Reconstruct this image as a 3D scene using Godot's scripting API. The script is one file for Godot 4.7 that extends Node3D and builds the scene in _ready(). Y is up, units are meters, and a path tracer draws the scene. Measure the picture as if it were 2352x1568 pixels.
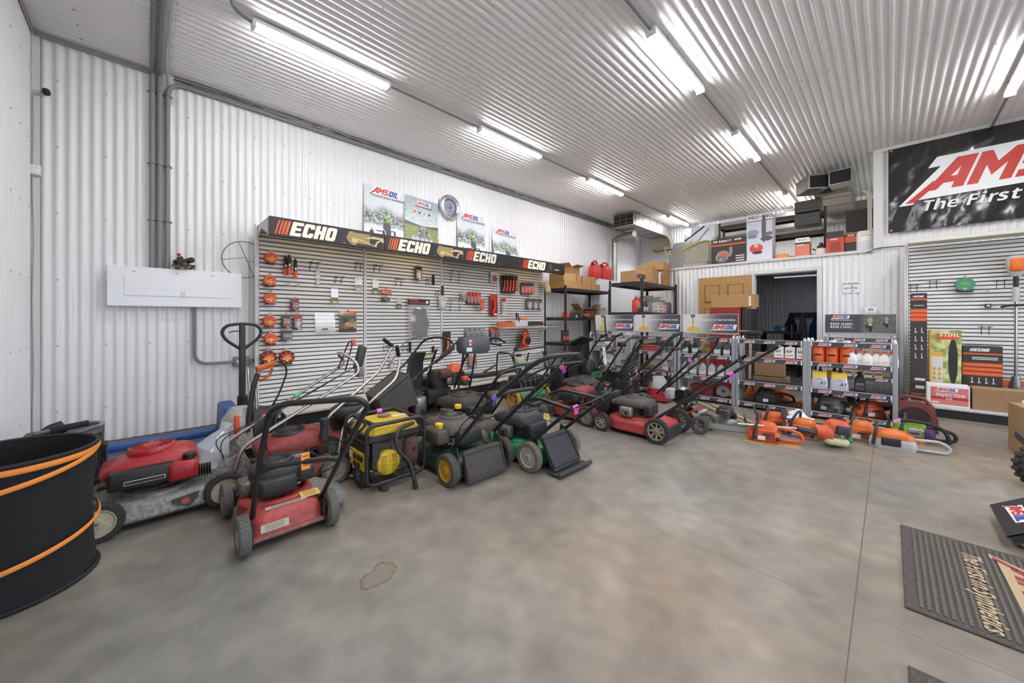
extends Node3D
# A lawn-equipment repair shop: corrugated white steel walls, slat-wall displays, rows of mowers, oil racks.
# World: x runs along the long wall, z towards the camera, the camera stands 1.2 m above the origin.

var M := {}
var counts := {}
var cache := {}
var rng := RandomNumberGenerator.new()
var T := Transform3D.IDENTITY
var font_bold: SystemFont
var font_plain: SystemFont
const PITCH := 0.0747
const WALL_Z := -5.287
const LEFT_X := -0.724
const CEIL := 3.74
const DOOR_X := 7.87
const FAR_X := 10.6
const FRONT_Z := 3.6
const SLAT_Z := -5.12

# ---------- materials ----------
func noise_tex(key: String, freq: float, lo: float, hi: float, oct := 4, cells := false, size := 512) -> NoiseTexture2D:
	if cache.has(key): return cache[key]
	var n := FastNoiseLite.new()
	n.seed = key.hash() % 1000
	n.noise_type = FastNoiseLite.TYPE_CELLULAR if cells else FastNoiseLite.TYPE_SIMPLEX_SMOOTH
	n.frequency = freq
	n.fractal_octaves = oct
	var t := NoiseTexture2D.new()
	t.width = size; t.height = size; t.seamless = true; t.noise = n
	var g := Gradient.new()
	g.set_color(0, Color(lo, lo, lo)); g.set_color(1, Color(hi, hi, hi))
	t.color_ramp = g
	cache[key] = t
	return t

func mat(key: String, col := "808080", rough := 0.6, metal := 0.0, spec := 0.5) -> StandardMaterial3D:
	if M.has(key): return M[key]
	var m := StandardMaterial3D.new()
	m.albedo_color = Color(col)
	m.roughness = rough; m.metallic = metal; m.metallic_specular = spec
	M[key] = m
	return m

func worn(key: String, col := "808080", rough := 0.6, metal := 0.0, lo := 0.55, scale := 2.2) -> StandardMaterial3D:
	# paint or plastic with patchy dust and grime of its own
	if M.has(key): return M[key]
	var m := mat(key, col, rough, metal)
	m.albedo_texture = noise_tex("grime%.2f" % lo, 0.03, lo + (1.0 - lo) * 0.15, 1.0, 6)
	m.uv1_triplanar = true
	m.uv1_scale = Vector3.ONE * scale
	return m

func glass(key: String, col: String, alpha: float) -> StandardMaterial3D:
	if M.has(key): return M[key]
	var m := mat(key, col, 0.08)
	m.albedo_color.a = alpha
	m.transparency = BaseMaterial3D.TRANSPARENCY_ALPHA
	return m

func img_mat(key: String, img: Image, rough := 0.5) -> StandardMaterial3D:
	var m := mat(key, "ffffff", rough)
	m.albedo_texture = ImageTexture.create_from_image(img)
	return m

# ---------- mesh tools (T is the current placing transform; faces given counter-clockwise from outside) ----------
func S() -> SurfaceTool:
	var st := SurfaceTool.new()
	st.begin(Mesh.PRIMITIVE_TRIANGLES)
	st.set_smooth_group(-1)
	return st

func at(x: float, y: float, z: float, ry := 0.0, rx := 0.0, rz := 0.0) -> Transform3D:
	return Transform3D(Basis.from_euler(Vector3(deg_to_rad(rx), deg_to_rad(ry), deg_to_rad(rz))), Vector3(x, y, z))

func tri(st: SurfaceTool, a: Vector3, b: Vector3, c: Vector3) -> void:
	st.add_vertex(T * a); st.add_vertex(T * c); st.add_vertex(T * b)

func quad(st: SurfaceTool, a: Vector3, b: Vector3, c: Vector3, d: Vector3) -> void:
	tri(st, a, b, c); tri(st, a, c, d)

func bx(st: SurfaceTool, c: Vector3, s: Vector3, bev := 0.0) -> void:
	st.set_smooth_group(-1)
	var h := s * 0.5
	var b := minf(bev, minf(h.x, minf(h.y, h.z)) * 0.95)
	if b <= 0.0:
		var v := []
		for i in 8: v.append(c + Vector3(h.x if i & 1 else -h.x, h.y if i & 2 else -h.y, h.z if i & 4 else -h.z))
		quad(st, v[0], v[2], v[3], v[1]); quad(st, v[4], v[5], v[7], v[6])
		quad(st, v[0], v[4], v[6], v[2]); quad(st, v[1], v[3], v[7], v[5])
		quad(st, v[0], v[1], v[5], v[4]); quad(st, v[2], v[6], v[7], v[3])
		return
	# chamfered: a loft of three-step rings
	var rings := []
	for e in [[-h.y, b], [-h.y + b, 0.0], [h.y - b, 0.0], [h.y, b]]:
		var x: float = h.x - e[1]
		var z: float = h.z - e[1]
		var q := maxf(b - e[1], 0.0) if e[1] < b else 0.0
		var k: float = b if e[1] == 0.0 else 0.0005
		rings.append([c + Vector3(x - k, e[0], z), c + Vector3(x, e[0], z - k), c + Vector3(x, e[0], -z + k), c + Vector3(x - k, e[0], -z), c + Vector3(-x + k, e[0], -z), c + Vector3(-x, e[0], -z + k), c + Vector3(-x, e[0], z - k), c + Vector3(-x + k, e[0], z)])
	loft(st, rings, true, true, false)

func loft(st: SurfaceTool, rings: Array, cap0 := true, cap1 := true, smooth := true) -> void:
	# rings run from bottom to top; each counter-clockwise seen from above (x towards -z)
	st.set_smooth_group(7 if smooth else -1)
	var n: int = rings[0].size()
	for i in rings.size() - 1:
		for j in n:
			var k := (j + 1) % n
			quad(st, rings[i][j], rings[i][k], rings[i + 1][k], rings[i + 1][j])
	st.set_smooth_group(-1)
	if cap0: fan(st, rings[0], true)
	if cap1: fan(st, rings[-1], false)

func fan(st: SurfaceTool, ring: Array, flip: bool) -> void:
	var c := Vector3.ZERO
	for p in ring: c += p
	c /= ring.size()
	for j in ring.size():
		var k := (j + 1) % ring.size()
		if flip: tri(st, c, ring[k], ring[j])
		else: tri(st, c, ring[j], ring[k])

func rr(w: float, d: float, y: float, r_front: float, r_back: float, cx := 0.0, cz := 0.0, seg := 5) -> Array:
	# rounded rectangle in plan: front is -z
	var out := []
	for q in [[1, 1, r_back, 0.0], [1, -1, r_front, 90.0], [-1, -1, r_front, 180.0], [-1, 1, r_back, 270.0]]:
		var r: float = minf(q[2], minf(w, d) * 0.5 - 0.0005)
		var o := Vector3(q[0] * (w * 0.5 - r), 0, q[1] * (d * 0.5 - r))
		for i in seg:
			var a := deg_to_rad(q[3] - 90.0 + 90.0 * i / (seg - 1))
			out.append(Vector3(cx + o.x + r * cos(a), y, cz + o.z - r * sin(a)))
	# start at +z corner: angles run from +z side to +x side
	return out

func rbox(st: SurfaceTool, c: Vector3, s: Vector3, r := 0.02, e := 0.01, seg := 4) -> void:
	# soft box: rounded plan corners and eased top and bottom
	var rings := []
	var h := s.y * 0.5
	var ee := minf(e, minf(h, minf(s.x, s.z) * 0.5) * 0.9)
	for q in [[-h, ee], [-h + ee * 0.3, ee * 0.3], [-h + ee, 0.0], [h - ee, 0.0], [h - ee * 0.3, ee * 0.3], [h, ee]]:
		rings.append(rr(s.x - 2 * q[1], s.z - 2 * q[1], c.y + q[0], maxf(r - q[1], 0.001), maxf(r - q[1], 0.001), c.x, c.z, seg))
	loft(st, rings)

func tube(st: SurfaceTool, pts: Array, r: float, sides := 8, caps := true) -> void:
	var P := []
	for p in pts:
		if P.is_empty() or (p - P[-1]).length() > 1e-5: P.append(p)
	if P.size() < 2: return
	var rings := []
	var up := Vector3.UP
	var d0: Vector3 = (P[1] - P[0]).normalized()
	if absf(d0.dot(up)) > 0.95: up = Vector3.RIGHT
	var u := d0.cross(up).normalized()
	for i in P.size():
		var d: Vector3
		if i == 0: d = P[1] - P[0]
		elif i == P.size() - 1: d = P[i] - P[i - 1]
		else: d = (P[i + 1] - P[i]).normalized() + (P[i] - P[i - 1]).normalized()
		d = d.normalized()
		u = (u - d * u.dot(d)).normalized()
		var v := d.cross(u)
		var ring := []
		for k in sides:
			var a := TAU * k / sides
			ring.append(P[i] + (u * cos(a) + v * sin(a)) * r)
		rings.append(ring)
	loft(st, rings, caps, caps)

func fil(pts: Array, rad := 0.06, n := 5) -> Array:
	# round the corners of a polyline
	var out := [pts[0]]
	for i in range(1, pts.size() - 1):
		var a: Vector3 = pts[i - 1] - pts[i]
		var b: Vector3 = pts[i + 1] - pts[i]
		var k := minf(rad, minf(a.length(), b.length()) * 0.48)
		var p: Vector3 = pts[i] + a.normalized() * k
		var q: Vector3 = pts[i] + b.normalized() * k
		for j in n + 1:
			var t := float(j) / n
			out.append(p * (1 - t) * (1 - t) + pts[i] * 2 * t * (1 - t) + q * t * t)
	out.append(pts[-1])
	return out

func lathe(st: SurfaceTool, prof: Array, seg := 20, smooth := false, close := true) -> void:
	# profile [radius, height] pairs from bottom to top about the y axis of T
	for i in prof.size() - 1:
		st.set_smooth_group(3 if smooth else 20 + i)
		var r0: float = prof[i][0]
		var r1: float = prof[i + 1][0]
		for k in seg:
			var a := TAU * k / seg
			var b := TAU * (k + 1) / seg
			var p0 := Vector3(r0 * cos(a), prof[i][1], -r0 * sin(a))
			var p1 := Vector3(r0 * cos(b), prof[i][1], -r0 * sin(b))
			var q0 := Vector3(r1 * cos(a), prof[i + 1][1], -r1 * sin(a))
			var q1 := Vector3(r1 * cos(b), prof[i + 1][1], -r1 * sin(b))
			if r0 > 1e-5: tri(st, p0, p1, q1)
			if r1 > 1e-5: tri(st, p0, q1, q0)
	st.set_smooth_group(-1)
	if close:
		for e in [[0, true], [prof.size() - 1, false]]:
			var r: float = prof[e[0]][0]
			if r < 1e-5: continue
			var ring := []
			for k in seg: ring.append(Vector3(r * cos(TAU * k / seg), prof[e[0]][1], -r * sin(TAU * k / seg)))
			fan(st, ring, e[1])

func cyl(st: SurfaceTool, a: Vector3, b: Vector3, r: float, seg := 12) -> void:
	tube(st, [a, b], r, seg)

func extr(st: SurfaceTool, poly: Array, z0: float, z1: float) -> void:
	# polygon in x,y pushed from z0 to z1 (z1 > z0, front is +z)
	st.set_smooth_group(-1)
	var p := PackedVector2Array(poly)
	if Geometry2D.is_polygon_clockwise(p): p.reverse()
	var ids := Geometry2D.triangulate_polygon(p)
	for i in range(0, ids.size(), 3):
		var q := [p[ids[i]], p[ids[i + 1]], p[ids[i + 2]]]
		if (q[1] - q[0]).cross(q[2] - q[0]) < 0: q = [q[0], q[2], q[1]]
		tri(st, Vector3(q[0].x, q[0].y, z1), Vector3(q[1].x, q[1].y, z1), Vector3(q[2].x, q[2].y, z1))
		tri(st, Vector3(q[0].x, q[0].y, z0), Vector3(q[2].x, q[2].y, z0), Vector3(q[1].x, q[1].y, z0))
	for i in p.size():
		var a := p[i]
		var b := p[(i + 1) % p.size()]
		quad(st, Vector3(a.x, a.y, z0), Vector3(b.x, b.y, z0), Vector3(b.x, b.y, z1), Vector3(a.x, a.y, z1))

func sheet(st: SurfaceTool, w: float, h: float, z := 0.0) -> void:
	# printed face with picture coordinates, facing +z, bottom left at the origin of T
	st.set_smooth_group(-1)
	var v := [Vector3(0, 0, z), Vector3(w, 0, z), Vector3(w, h, z), Vector3(0, h, z)]
	var uv := [Vector2(0, 1), Vector2(1, 1), Vector2(1, 0), Vector2(0, 0)]
	for i in [0, 2, 1, 0, 3, 2]:
		st.set_uv(uv[i]); st.add_vertex(T * v[i])

func done(st: SurfaceTool) -> ArrayMesh:
	st.generate_normals()
	return st.commit()

# ---------- objects ----------
func numbered(called: String) -> String:
	counts[called] = counts.get(called, 0) + 1
	return called if counts[called] == 1 else "%s_%03d" % [called, counts[called] - 1]

func thing(called: String, label: String, category: String, place := Transform3D.IDENTITY, group := "") -> Node3D:
	var o := Node3D.new()
	o.name = numbered(called)
	add_child(o)
	o.transform = place
	tag(o, label, category, group)
	return o

func tag(o: Node, label: String, category: String, group := "") -> Node:
	o.set_meta("label", label); o.set_meta("category", category)
	if group != "": o.set_meta("group", group)
	return o

func obj(called: String, st: SurfaceTool, m: Material, parent: Node = null, place := Transform3D.IDENTITY) -> MeshInstance3D:
	return inst(called, done(st), m, parent, place)

func inst(called: String, mesh: Mesh, m: Material, parent: Node = null, place := Transform3D.IDENTITY) -> MeshInstance3D:
	var o := MeshInstance3D.new()
	o.mesh = mesh
	if m: o.material_override = m
	o.name = numbered(called) if parent == null else called
	o.transform = place
	(self if parent == null else parent).add_child(o, true)
	return o

func single(called: String, st: SurfaceTool, m: Material, label: String, category: String, place := Transform3D.IDENTITY, group := "") -> MeshInstance3D:
	var o := obj(called, st, m, null, place)
	tag(o, label, category, group)
	return o

func struct(called: String) -> Node3D:
	var o := Node3D.new()
	o.name = numbered(called)
	add_child(o)
	o.set_meta("kind", "structure")
	return o

func box_part(called: String, m: Material, parent: Node, c: Vector3, s: Vector3, bev := 0.0) -> MeshInstance3D:
	var st := S(); bx(st, c, s, bev)
	return obj(called, st, m, parent)

func copy(o: Node3D, place: Transform3D, label := "", group := "") -> Node3D:
	var base := String(o.name).get_slice("_0", 0)
	var c: Node3D = o.duplicate()
	c.name = numbered(base)
	add_child(c)
	c.transform = place
	if label != "": c.set_meta("label", label)
	if group != "": c.set_meta("group", group)
	return c

# ---------- lettering ----------
func text(parent: Node, s: String, em: float, place: Transform3D, m: Material, shear := 0.0, wide := 1.0, bold := true, called := "lettering") -> MeshInstance3D:
	var key := "txt|%s|%.2f|%.2f|%s" % [s, shear, wide, bold]
	if not cache.has(key):
		var tm := TextMesh.new()
		tm.text = s
		tm.font = font_bold if bold else font_plain
		tm.font_size = 24; tm.pixel_size = 1.0 / 24.0
		tm.depth = 0.02; tm.curve_step = 4.0
		tm.horizontal_alignment = HORIZONTAL_ALIGNMENT_LEFT
		tm.vertical_alignment = VERTICAL_ALIGNMENT_BOTTOM
		var st := SurfaceTool.new()
		st.begin(Mesh.PRIMITIVE_TRIANGLES)
		st.append_from(tm, 0, Transform3D(Basis(Vector3(wide, 0, 0), Vector3(shear, 1, 0), Vector3(0, 0, 1)), Vector3.ZERO))
		cache[key] = st.commit()
	return inst(called, cache[key], m, parent, place * Transform3D(Basis.from_scale(Vector3(em, em, minf(em, 0.04))), Vector3.ZERO))

func sh(poly: Array, dx: float, k: float) -> Array:
	var out := []
	for p in poly: out.append(Vector2(p[0] + dx + p[1] * k, p[1]))
	return out

const LET := {
	"E": [[[0, 0], [.7, 0], [.7, .23], [.28, .23], [.28, .4], [.62, .4], [.62, .6], [.28, .6], [.28, .77], [.7, .77], [.7, 1], [0, 1]]],
	"C": [[[0, .1], [.1, 0], [.6, 0], [.7, .1], [.7, .34], [.42, .34], [.42, .23], [.28, .23], [.28, .77], [.42, .77], [.42, .66], [.7, .66], [.7, .9], [.6, 1], [.1, 1], [0, .9]]],
	"H": [[[0, 0], [.28, 0], [.28, .38], [.42, .38], [.42, 0], [.7, 0], [.7, 1], [.42, 1], [.42, .62], [.28, .62], [.28, 1], [0, 1]]],
	"O": [[[0, .1], [.1, 0], [.35, 0], [.35, .23], [.27, .23], [.27, .77], [.35, .77], [.35, 1], [.1, 1], [0, .9]], [[.35, 0], [.6, 0], [.7, .1], [.7, .9], [.6, 1], [.35, 1], [.35, .77], [.43, .77], [.43, .23], [.35, .23]]],
	"A": [[[0, 0], [.26, 0], [.66, .8], [.66, 1], [.4, 1]], [[.6, 0], [.86, 0], [.86, 1], [.6, 1]], [[.3, .2], [.62, .2], [.62, .4], [.4, .4]]],
	"M": [[[0, 0], [.24, 0], [.24, .55], [.45, .2], [.66, .55], [.66, 0], [.9, 0], [.9, 1], [.68, 1], [.45, .62], [.22, 1], [0, 1]]],
	"S": [[[0, 0], [.7, 0], [.7, .6], [.24, .6], [.24, .78], [.7, .78], [.7, 1], [0, 1], [0, .4], [.46, .4], [.46, .22], [0, .22]]],
	"I": [[[0, 0], [.25, 0], [.25, 1], [0, 1]]],
	"L": [[[0, 0], [.6, 0], [.6, .23], [.25, .23], [.25, 1], [0, 1]]]}

func block_word(st: SurfaceTool, word: String, x: float, k: float, z0: float, z1: float, gap := 0.09) -> float:
	for ch in word:
		var w := 0.0
		for poly in LET[ch]:
			extr(st, sh(poly, x, k), z0, z1)
			for p in poly: w = maxf(w, p[0])
		x += w + gap
	return x

func stripes_logo(parent: Node, place: Transform3D, h: float, letters: Material, bars: Material, called := "logo") -> void:
	# three slanted bars and a heavy block word; letter height h, width about 4.4 h
	var key := "stripes"
	if not cache.has(key):
		var st := S()
		for i in 4: extr(st, sh([[0, 0], [.1 + .02 * i, 0], [.1 + .02 * i, 1], [.06, 1], [0, .9]], i * 0.2, 0.26), 0, 0.03)
		var a := done(st)
		st = S()
		block_word(st, "ECHO", 0.9, 0.26, 0, 0.03, 0.08)
		cache[key] = [a, done(st)]
	var sc := Transform3D(Basis.from_scale(Vector3(h, h, minf(h, 0.05))), Vector3.ZERO)
	inst(called + "_bars", cache[key][0], bars, parent, place * sc)
	inst(called + "_letters", cache[key][1], letters, parent, place * sc)

func oil_logo(parent: Node, place: Transform3D, h: float, called := "logo", dark_outline := false) -> MeshInstance3D:
	# red and blue block word on a white outline; letter height h, width about 5.1 h
	if not cache.has("oil"):
		var st := S()
		extr(st, sh([[-.5, -.4], [-.15, -.4], [-.1, -.26], [4.75, -.14], [4.72, 1.14], [-.1, 1.14], [-.2, .8], [.1, .8]], 0, 0.34), 0, 0.02)
		st.generate_normals()
		var am := st.commit()
		st = S()
		extr(st, sh([[-.36, -.33], [-.12, -.33], [.16, .1], [.1, .35]], 0, 0.34), 0.02, 0.04)
		block_word(st, "AMS", 0.0, 0.34, 0.02, 0.04, 0.07)
		st.generate_normals(); am = st.commit(am)
		st = S()
		block_word(st, "OIL", 2.75, 0.34, 0.02, 0.04, 0.07)
		st.generate_normals(); am = st.commit(am)
		am.surface_set_material(0, mat("logo_white", "f0f0ee", 0.5))
		am.surface_set_material(1, mat("logo_red", "c8362b", 0.5))
		am.surface_set_material(2, mat("logo_blue", "2c4c9c", 0.5))
		cache["oil"] = am
	return inst(called, cache["oil"], null, parent, place * Transform3D(Basis.from_scale(Vector3(h, h, minf(h, 0.05))), Vector3.ZERO))

func _ready() -> void:
	rng.seed = 20240611
	font_bold = SystemFont.new(); font_bold.font_names = PackedStringArray(["Droid Sans"]); font_bold.font_weight = 700
	font_plain = SystemFont.new(); font_plain.font_names = PackedStringArray(["Droid Sans"])
	# camera: a level wide lens, shifted a little downwards
	var cam := Camera3D.new()
	cam.name = "camera"
	cam.projection = Camera3D.PROJECTION_FRUSTUM
	cam.near = 0.1; cam.far = 100.0
	cam.size = 0.1 * 1568.0 / 853.0
	cam.frustum_offset = Vector2(0, -0.1 * 53.0 / 853.0)
	cam.position = Vector3(0, 1.2, 0)
	cam.rotation_degrees = Vector3(0, -44.55, 0)
	add_child(cam)
	cam.current = true
	# bright overcast sky, seen only through the openings of the front wall
	var we := WorldEnvironment.new()
	we.name = "environment"
	var env := Environment.new()
	var sky := Sky.new()
	var pm := ProceduralSkyMaterial.new()
	pm.sky_top_color = Color("a9bdd6"); pm.sky_horizon_color = Color("dfe6ee")
	pm.ground_bottom_color = Color("7d7a74"); pm.ground_horizon_color = Color("b9b7b2")
	pm.sun_angle_max = 0.0
	sky.sky_material = pm
	env.background_mode = Environment.BG_SKY
	env.sky = sky
	env.background_energy_multiplier = 15.0
	env.tonemap_mode = Environment.TONE_MAPPER_LINEAR
	env.tonemap_exposure = 0.89
	env.sdfgi_enabled = true; env.ssao_enabled = true; env.ssil_enabled = true
	we.environment = env
	add_child(we)
	build_lights()
	build_shell()
	build_back_room()
	build_all()

const LAMP_ENERGY := 0.8
func build_lights() -> void:
	var st := S()
	T = at(0, 0, 0)
	# shallow rounded housing along x
	var rings := []
	for x in [-0.605, -0.59, 0.59, 0.605]:
		var w: float = 0.043 if absf(x) < 0.6 else 0.036
		var ring := []
		for p in [[-1, 0], [-1, .032], [1, .032], [1, 0]]: ring.append(Vector3(x, p[1] + 0.03, p[0] * w))
		rings.append(ring)
	loft(st, rings, true, true, false)
	var body := done(st)
	st = S()
	rings = []
	for x in [-0.585, -0.575, 0.575, 0.585]:
		var w: float = 1.0 if absf(x) < 0.58 else 0.8
		var ring := []
		for i in 9:
			var a := PI * i / 8
			ring.append(Vector3(x, 0.03 - sin(a) * 0.034 * w, -cos(a) * 0.04 * w))
		rings.append(ring)
	loft(st, rings)
	var lens := done(st)
	st = S()
	rbox(st, Vector3(0, 0.024, 0), Vector3(0.03, 0.062, 0.088), 0.008, 0.006)
	var caps := done(st)
	st = S()
	bx(st, Vector3(0, 0.0655, 0), Vector3(0.05, 0.009, 0.1))
	var clips := done(st)
	var glow := mat("lamp_glow", "ffffff", 0.4)
	glow.emission_enabled = true; glow.emission = Color("fbfaff"); glow.emission_energy_multiplier = 80.0
	var white := mat("lamp_white", "e6e6e4", 0.4)
	var rows := [["long wall", -3.765], ["middle of the ceiling", -1.445], ["entrance side", 0.935]]
	var nth := ["first", "second", "third", "last"]
	for row in rows:
		var k := 0
		for x in [1.245, 3.71, 6.2, 9.65]:
			if row[0] == "entrance side" and k == 3: break
			var t := thing("batten_light", "%s white tube batten light of the ceiling row nearest the %s" % [nth[k], row[0]], "ceiling light", at(x, CEIL - 0.085, row[1]), "tube lights in rows under the ceiling")
			inst("housing", body, white, t)
			inst("diffuser", lens, glow, t)
			for e in [-1, 1]:
				inst("end_cap", caps, white, t, at(e * 0.6, 0, 0))
				inst("mounting_clip", clips, mat("galv", "9c9c9a", 0.45, 0.7), t, at(e * 0.35, 0, 0))
			var l := AreaLight3D.new()
			l.name = "lamp"
			l.area_size = Vector2(1.16, 0.08)
			l.light_energy = LAMP_ENERGY
			l.light_color = Color("fbfaff")
			l.shadow_enabled = true
			l.area_range = 14.0
			l.position = Vector3(0, -0.006, 0)
			l.rotation_degrees = Vector3(-90, 0, 0)
			t.add_child(l)
			k += 1

# ---------- corrugated sheets ----------
func corr(st: SurfaceTool, o: Vector3, u: Vector3, v: Vector3, n: Vector3, width: float, height: float, amp := 0.0098) -> void:
	# a sheet from o, ribs side by side along u, running along v, bulging along n
	st.set_smooth_group(1)
	var steps := int(ceil(width / PITCH * 8.0))
	var prev: Vector3
	for i in steps + 1:
		var d := minf(i * PITCH / 8.0, width)
		var ph := fmod(d, PITCH) / PITCH
		var c := cos(TAU * ph)
		var p := o + u * d + n * (amp * signf(c) * pow(absf(c), 0.7))
		if i > 0:
			if u.cross(v).dot(n) > 0: quad(st, prev, p, p + v * height, prev + v * height)
			else: quad(st, p, prev, prev + v * height, p + v * height)
		prev = p
	st.set_smooth_group(-1)

func screws(o: Vector3, u: Vector3, v: Vector3, n: Vector3, width: float, heights: Array, parent: Node, every := 4) -> void:
	var st := S()
	for h in heights:
		var i := 2
		while i * PITCH < width:
			var c: Vector3 = o + u * (i * PITCH) + v * h + n * 0.009
			var ring0 := []
			var ring1 := []
			for k in 6:
				var a := TAU * k / 6
				ring0.append(c + (u * cos(a) + v * sin(a)) * 0.009)
				ring1.append(c + (u * cos(a) + v * sin(a)) * 0.006 + n * 0.006)
			if u.cross(v).dot(n) < 0:
				ring0.reverse(); ring1.reverse()
			loft(st, [ring0, ring1], false, true, false)
			i += every
	var o2 := obj("screws", st, mat("screw", "b9b9b8", 0.4, 0.2), parent)
	o2.set_meta("kind", "stuff")

func build_shell() -> void:
	T = Transform3D.IDENTITY
	var X := Vector3.RIGHT
	var Y := Vector3.UP
	var Z := Vector3.BACK
	var white := mat("steel_white", "e6e5e5", 0.34, 0.0, 0.5)
	var back := mat("backing", "9a9896", 0.8)
	var trim := mat("trim_white", "d6d5d3", 0.45)
	# floor: four slabs with sawn joints
	var fl := struct("floor")
	box_part("subfloor", mat("subfloor", "5d5851", 0.9), fl, Vector3(4.9, -0.16, -0.8), Vector3(11.8, 0.2, 9.4))
	var conc := mat("concrete", "ffffff", 0.42, 0.0, 0.45)
	conc.albedo_texture = floor_picture()
	conc.uv1_triplanar = true; conc.uv1_world_triplanar = true
	conc.uv1_scale = Vector3.ONE * (1.0 / 12.0)
	conc.uv1_offset = Vector3(0.0833, 0, 0.675)
	conc.detail_enabled = true
	conc.detail_blend_mode = BaseMaterial3D.BLEND_MODE_MUL
	conc.detail_albedo = noise_tex("concgrain", 0.16, 0.86, 1.0, 3)
	conc.roughness_texture = noise_tex("concrough", 0.02, 0.6, 1.0, 4)
	for q in [[LEFT_X, 2.068, WALL_Z, -0.1045], [2.0715, 10.7, WALL_Z, -0.1045], [LEFT_X, 2.068, -0.1015, FRONT_Z], [2.0715, 10.7, -0.1015, FRONT_Z]]:
		box_part("slab", conc, fl, Vector3((q[0] + q[1]) / 2, -0.03, (q[2] + q[3]) / 2), Vector3(q[1] - q[0], 0.06, q[3] - q[2]), 0.0015)
	box_part("joint_filler", mat("joint_dust", "a49a8b", 0.9), fl, Vector3(2.06975, -0.004, -0.8), Vector3(0.0035, 0.004, 9.0))
	box_part("joint_filler", mat("joint_dirt", "6a6257", 0.9), fl, Vector3(4.9, -0.0045, -0.103), Vector3(11.2, 0.004, 0.005))
	# long wall
	var w := struct("wall_back")
	var st := S(); corr(st, Vector3(LEFT_X, 0.02, WALL_Z), X, Y, Z, FAR_X - LEFT_X, CEIL - 0.02)
	obj("cladding", st, white, w)
	box_part("backing", back, w, Vector3((LEFT_X + FAR_X) / 2, CEIL / 2, WALL_Z - 0.09), Vector3(FAR_X - LEFT_X + 0.3, CEIL + 0.2, 0.15))
	screws(Vector3(LEFT_X, 0, WALL_Z), X, Y, Z, FAR_X - LEFT_X, [0.35, 0.95, 1.55, 2.15, 2.75, 3.35], w)
	# left wall
	w = struct("wall_left")
	st = S(); corr(st, Vector3(LEFT_X, 0.02, WALL_Z), Z, Y, X, FRONT_Z - WALL_Z, CEIL - 0.02)
	obj("cladding", st, white, w)
	box_part("backing", back, w, Vector3(LEFT_X - 0.09, CEIL / 2, -0.85), Vector3(0.15, CEIL + 0.2, 9.2))
	screws(Vector3(LEFT_X, 0, WALL_Z), Z, Y, X, FRONT_Z - WALL_Z, [0.35, 0.95, 1.55, 2.15, 2.75, 3.35], w)
	# ceiling, ribs along the room
	w = struct("ceiling")
	st = S(); corr(st, Vector3(LEFT_X, CEIL, WALL_Z), Z, X, -Y, FRONT_Z - WALL_Z, FAR_X - LEFT_X, 0.0048)
	obj("cladding", st, mat("steel_ceiling", "f3f2f1", 0.46, 0.0, 0.5), w)
	box_part("backing", back, w, Vector3((LEFT_X + FAR_X) / 2, CEIL + 0.09, -0.85), Vector3(FAR_X - LEFT_X + 0.3, 0.15, 9.3))
	var xs := []
	for i in 19: xs.append(0.3 + i * 0.6)
	screws(Vector3(LEFT_X, CEIL, WALL_Z), Z, X, -Y, FRONT_Z - WALL_Z, xs, w, 3)
	# far wall above the loft and at the end of the alcove
	w = struct("wall_far")
	st = S(); corr(st, Vector3(FAR_X, 0.02, WALL_Z), Z, Y, -X, FRONT_Z - WALL_Z, CEIL - 0.02)
	obj("cladding", st, white, w)
	box_part("backing", back, w, Vector3(FAR_X + 0.09, CEIL / 2, -0.85), Vector3(0.15, CEIL + 0.2, 9.2))
	screws(Vector3(FAR_X, 0, WALL_Z), Z, Y, -X, FRONT_Z - WALL_Z, [2.75, 3.35], w)
	# door wall (x = DOOR_X): pieces round the doorway, open above the loft
	w = struct("wall_right")
	st = S()
	var lo := 2.24
	corr(st, Vector3(DOOR_X, 0.02, -3.2), Z, Y, -X, 1.42, lo - 0.02)
	corr(st, Vector3(DOOR_X, 2.05, -1.78), Z, Y, -X, 1.02, lo - 2.05)
	corr(st, Vector3(DOOR_X, 0.02, -0.76), Z, Y, -X, 0.61, lo - 0.02)
	corr(st, Vector3(DOOR_X, 0.02, -0.15), Z, Y, -X, FRONT_Z + 0.15, CEIL - 0.02)
	obj("cladding", st, white, w)
	st = S()
	bx(st, Vector3(DOOR_X + 0.07, lo / 2, -2.46), Vector3(0.1, lo, 1.48))
	bx(st, Vector3(DOOR_X + 0.07, (2.0 + lo) / 2, -1.275), Vector3(0.1, lo - 2.0, 0.9))
	bx(st, Vector3(DOOR_X + 0.07, lo / 2, -0.48), Vector3(0.1, lo, 0.7))
	bx(st, Vector3(DOOR_X + 0.07, CEIL / 2, 1.73), Vector3(0.1, CEIL, FRONT_Z + 0.15))
	obj("core", st, back, w)
	screws(Vector3(DOOR_X, 0, -3.2), Z, Y, -X, 1.4, [2.12], w, 3)
	screws(Vector3(DOOR_X, 0, -0.76), Z, Y, -X, 1.2, [0.95, 1.4, 2.12], w, 3)
	# loft floor, its edge flashing and side wall
	w = struct("trim_1")
	st = S()
	bx(st, Vector3((DOOR_X + FAR_X) / 2 + 0.04, 2.2, 0.2), Vector3(FAR_X - DOOR_X - 0.08, 0.07, 6.8))
	obj("loft_deck", st, mat("loft_deck", "b0a898", 0.8), w)
	box_part("loft_edge_flashing", trim, w, Vector3(DOOR_X - 0.005, 2.243, -1.675), Vector3(0.05, 0.018, 3.06), 0.003)
	box_part("loft_edge_lip", trim, w, Vector3(DOOR_X - 0.022, 2.225, -1.675), Vector3(0.012, 0.035, 3.06), 0.002)
	w = struct("wall_alcove_side")
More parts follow.
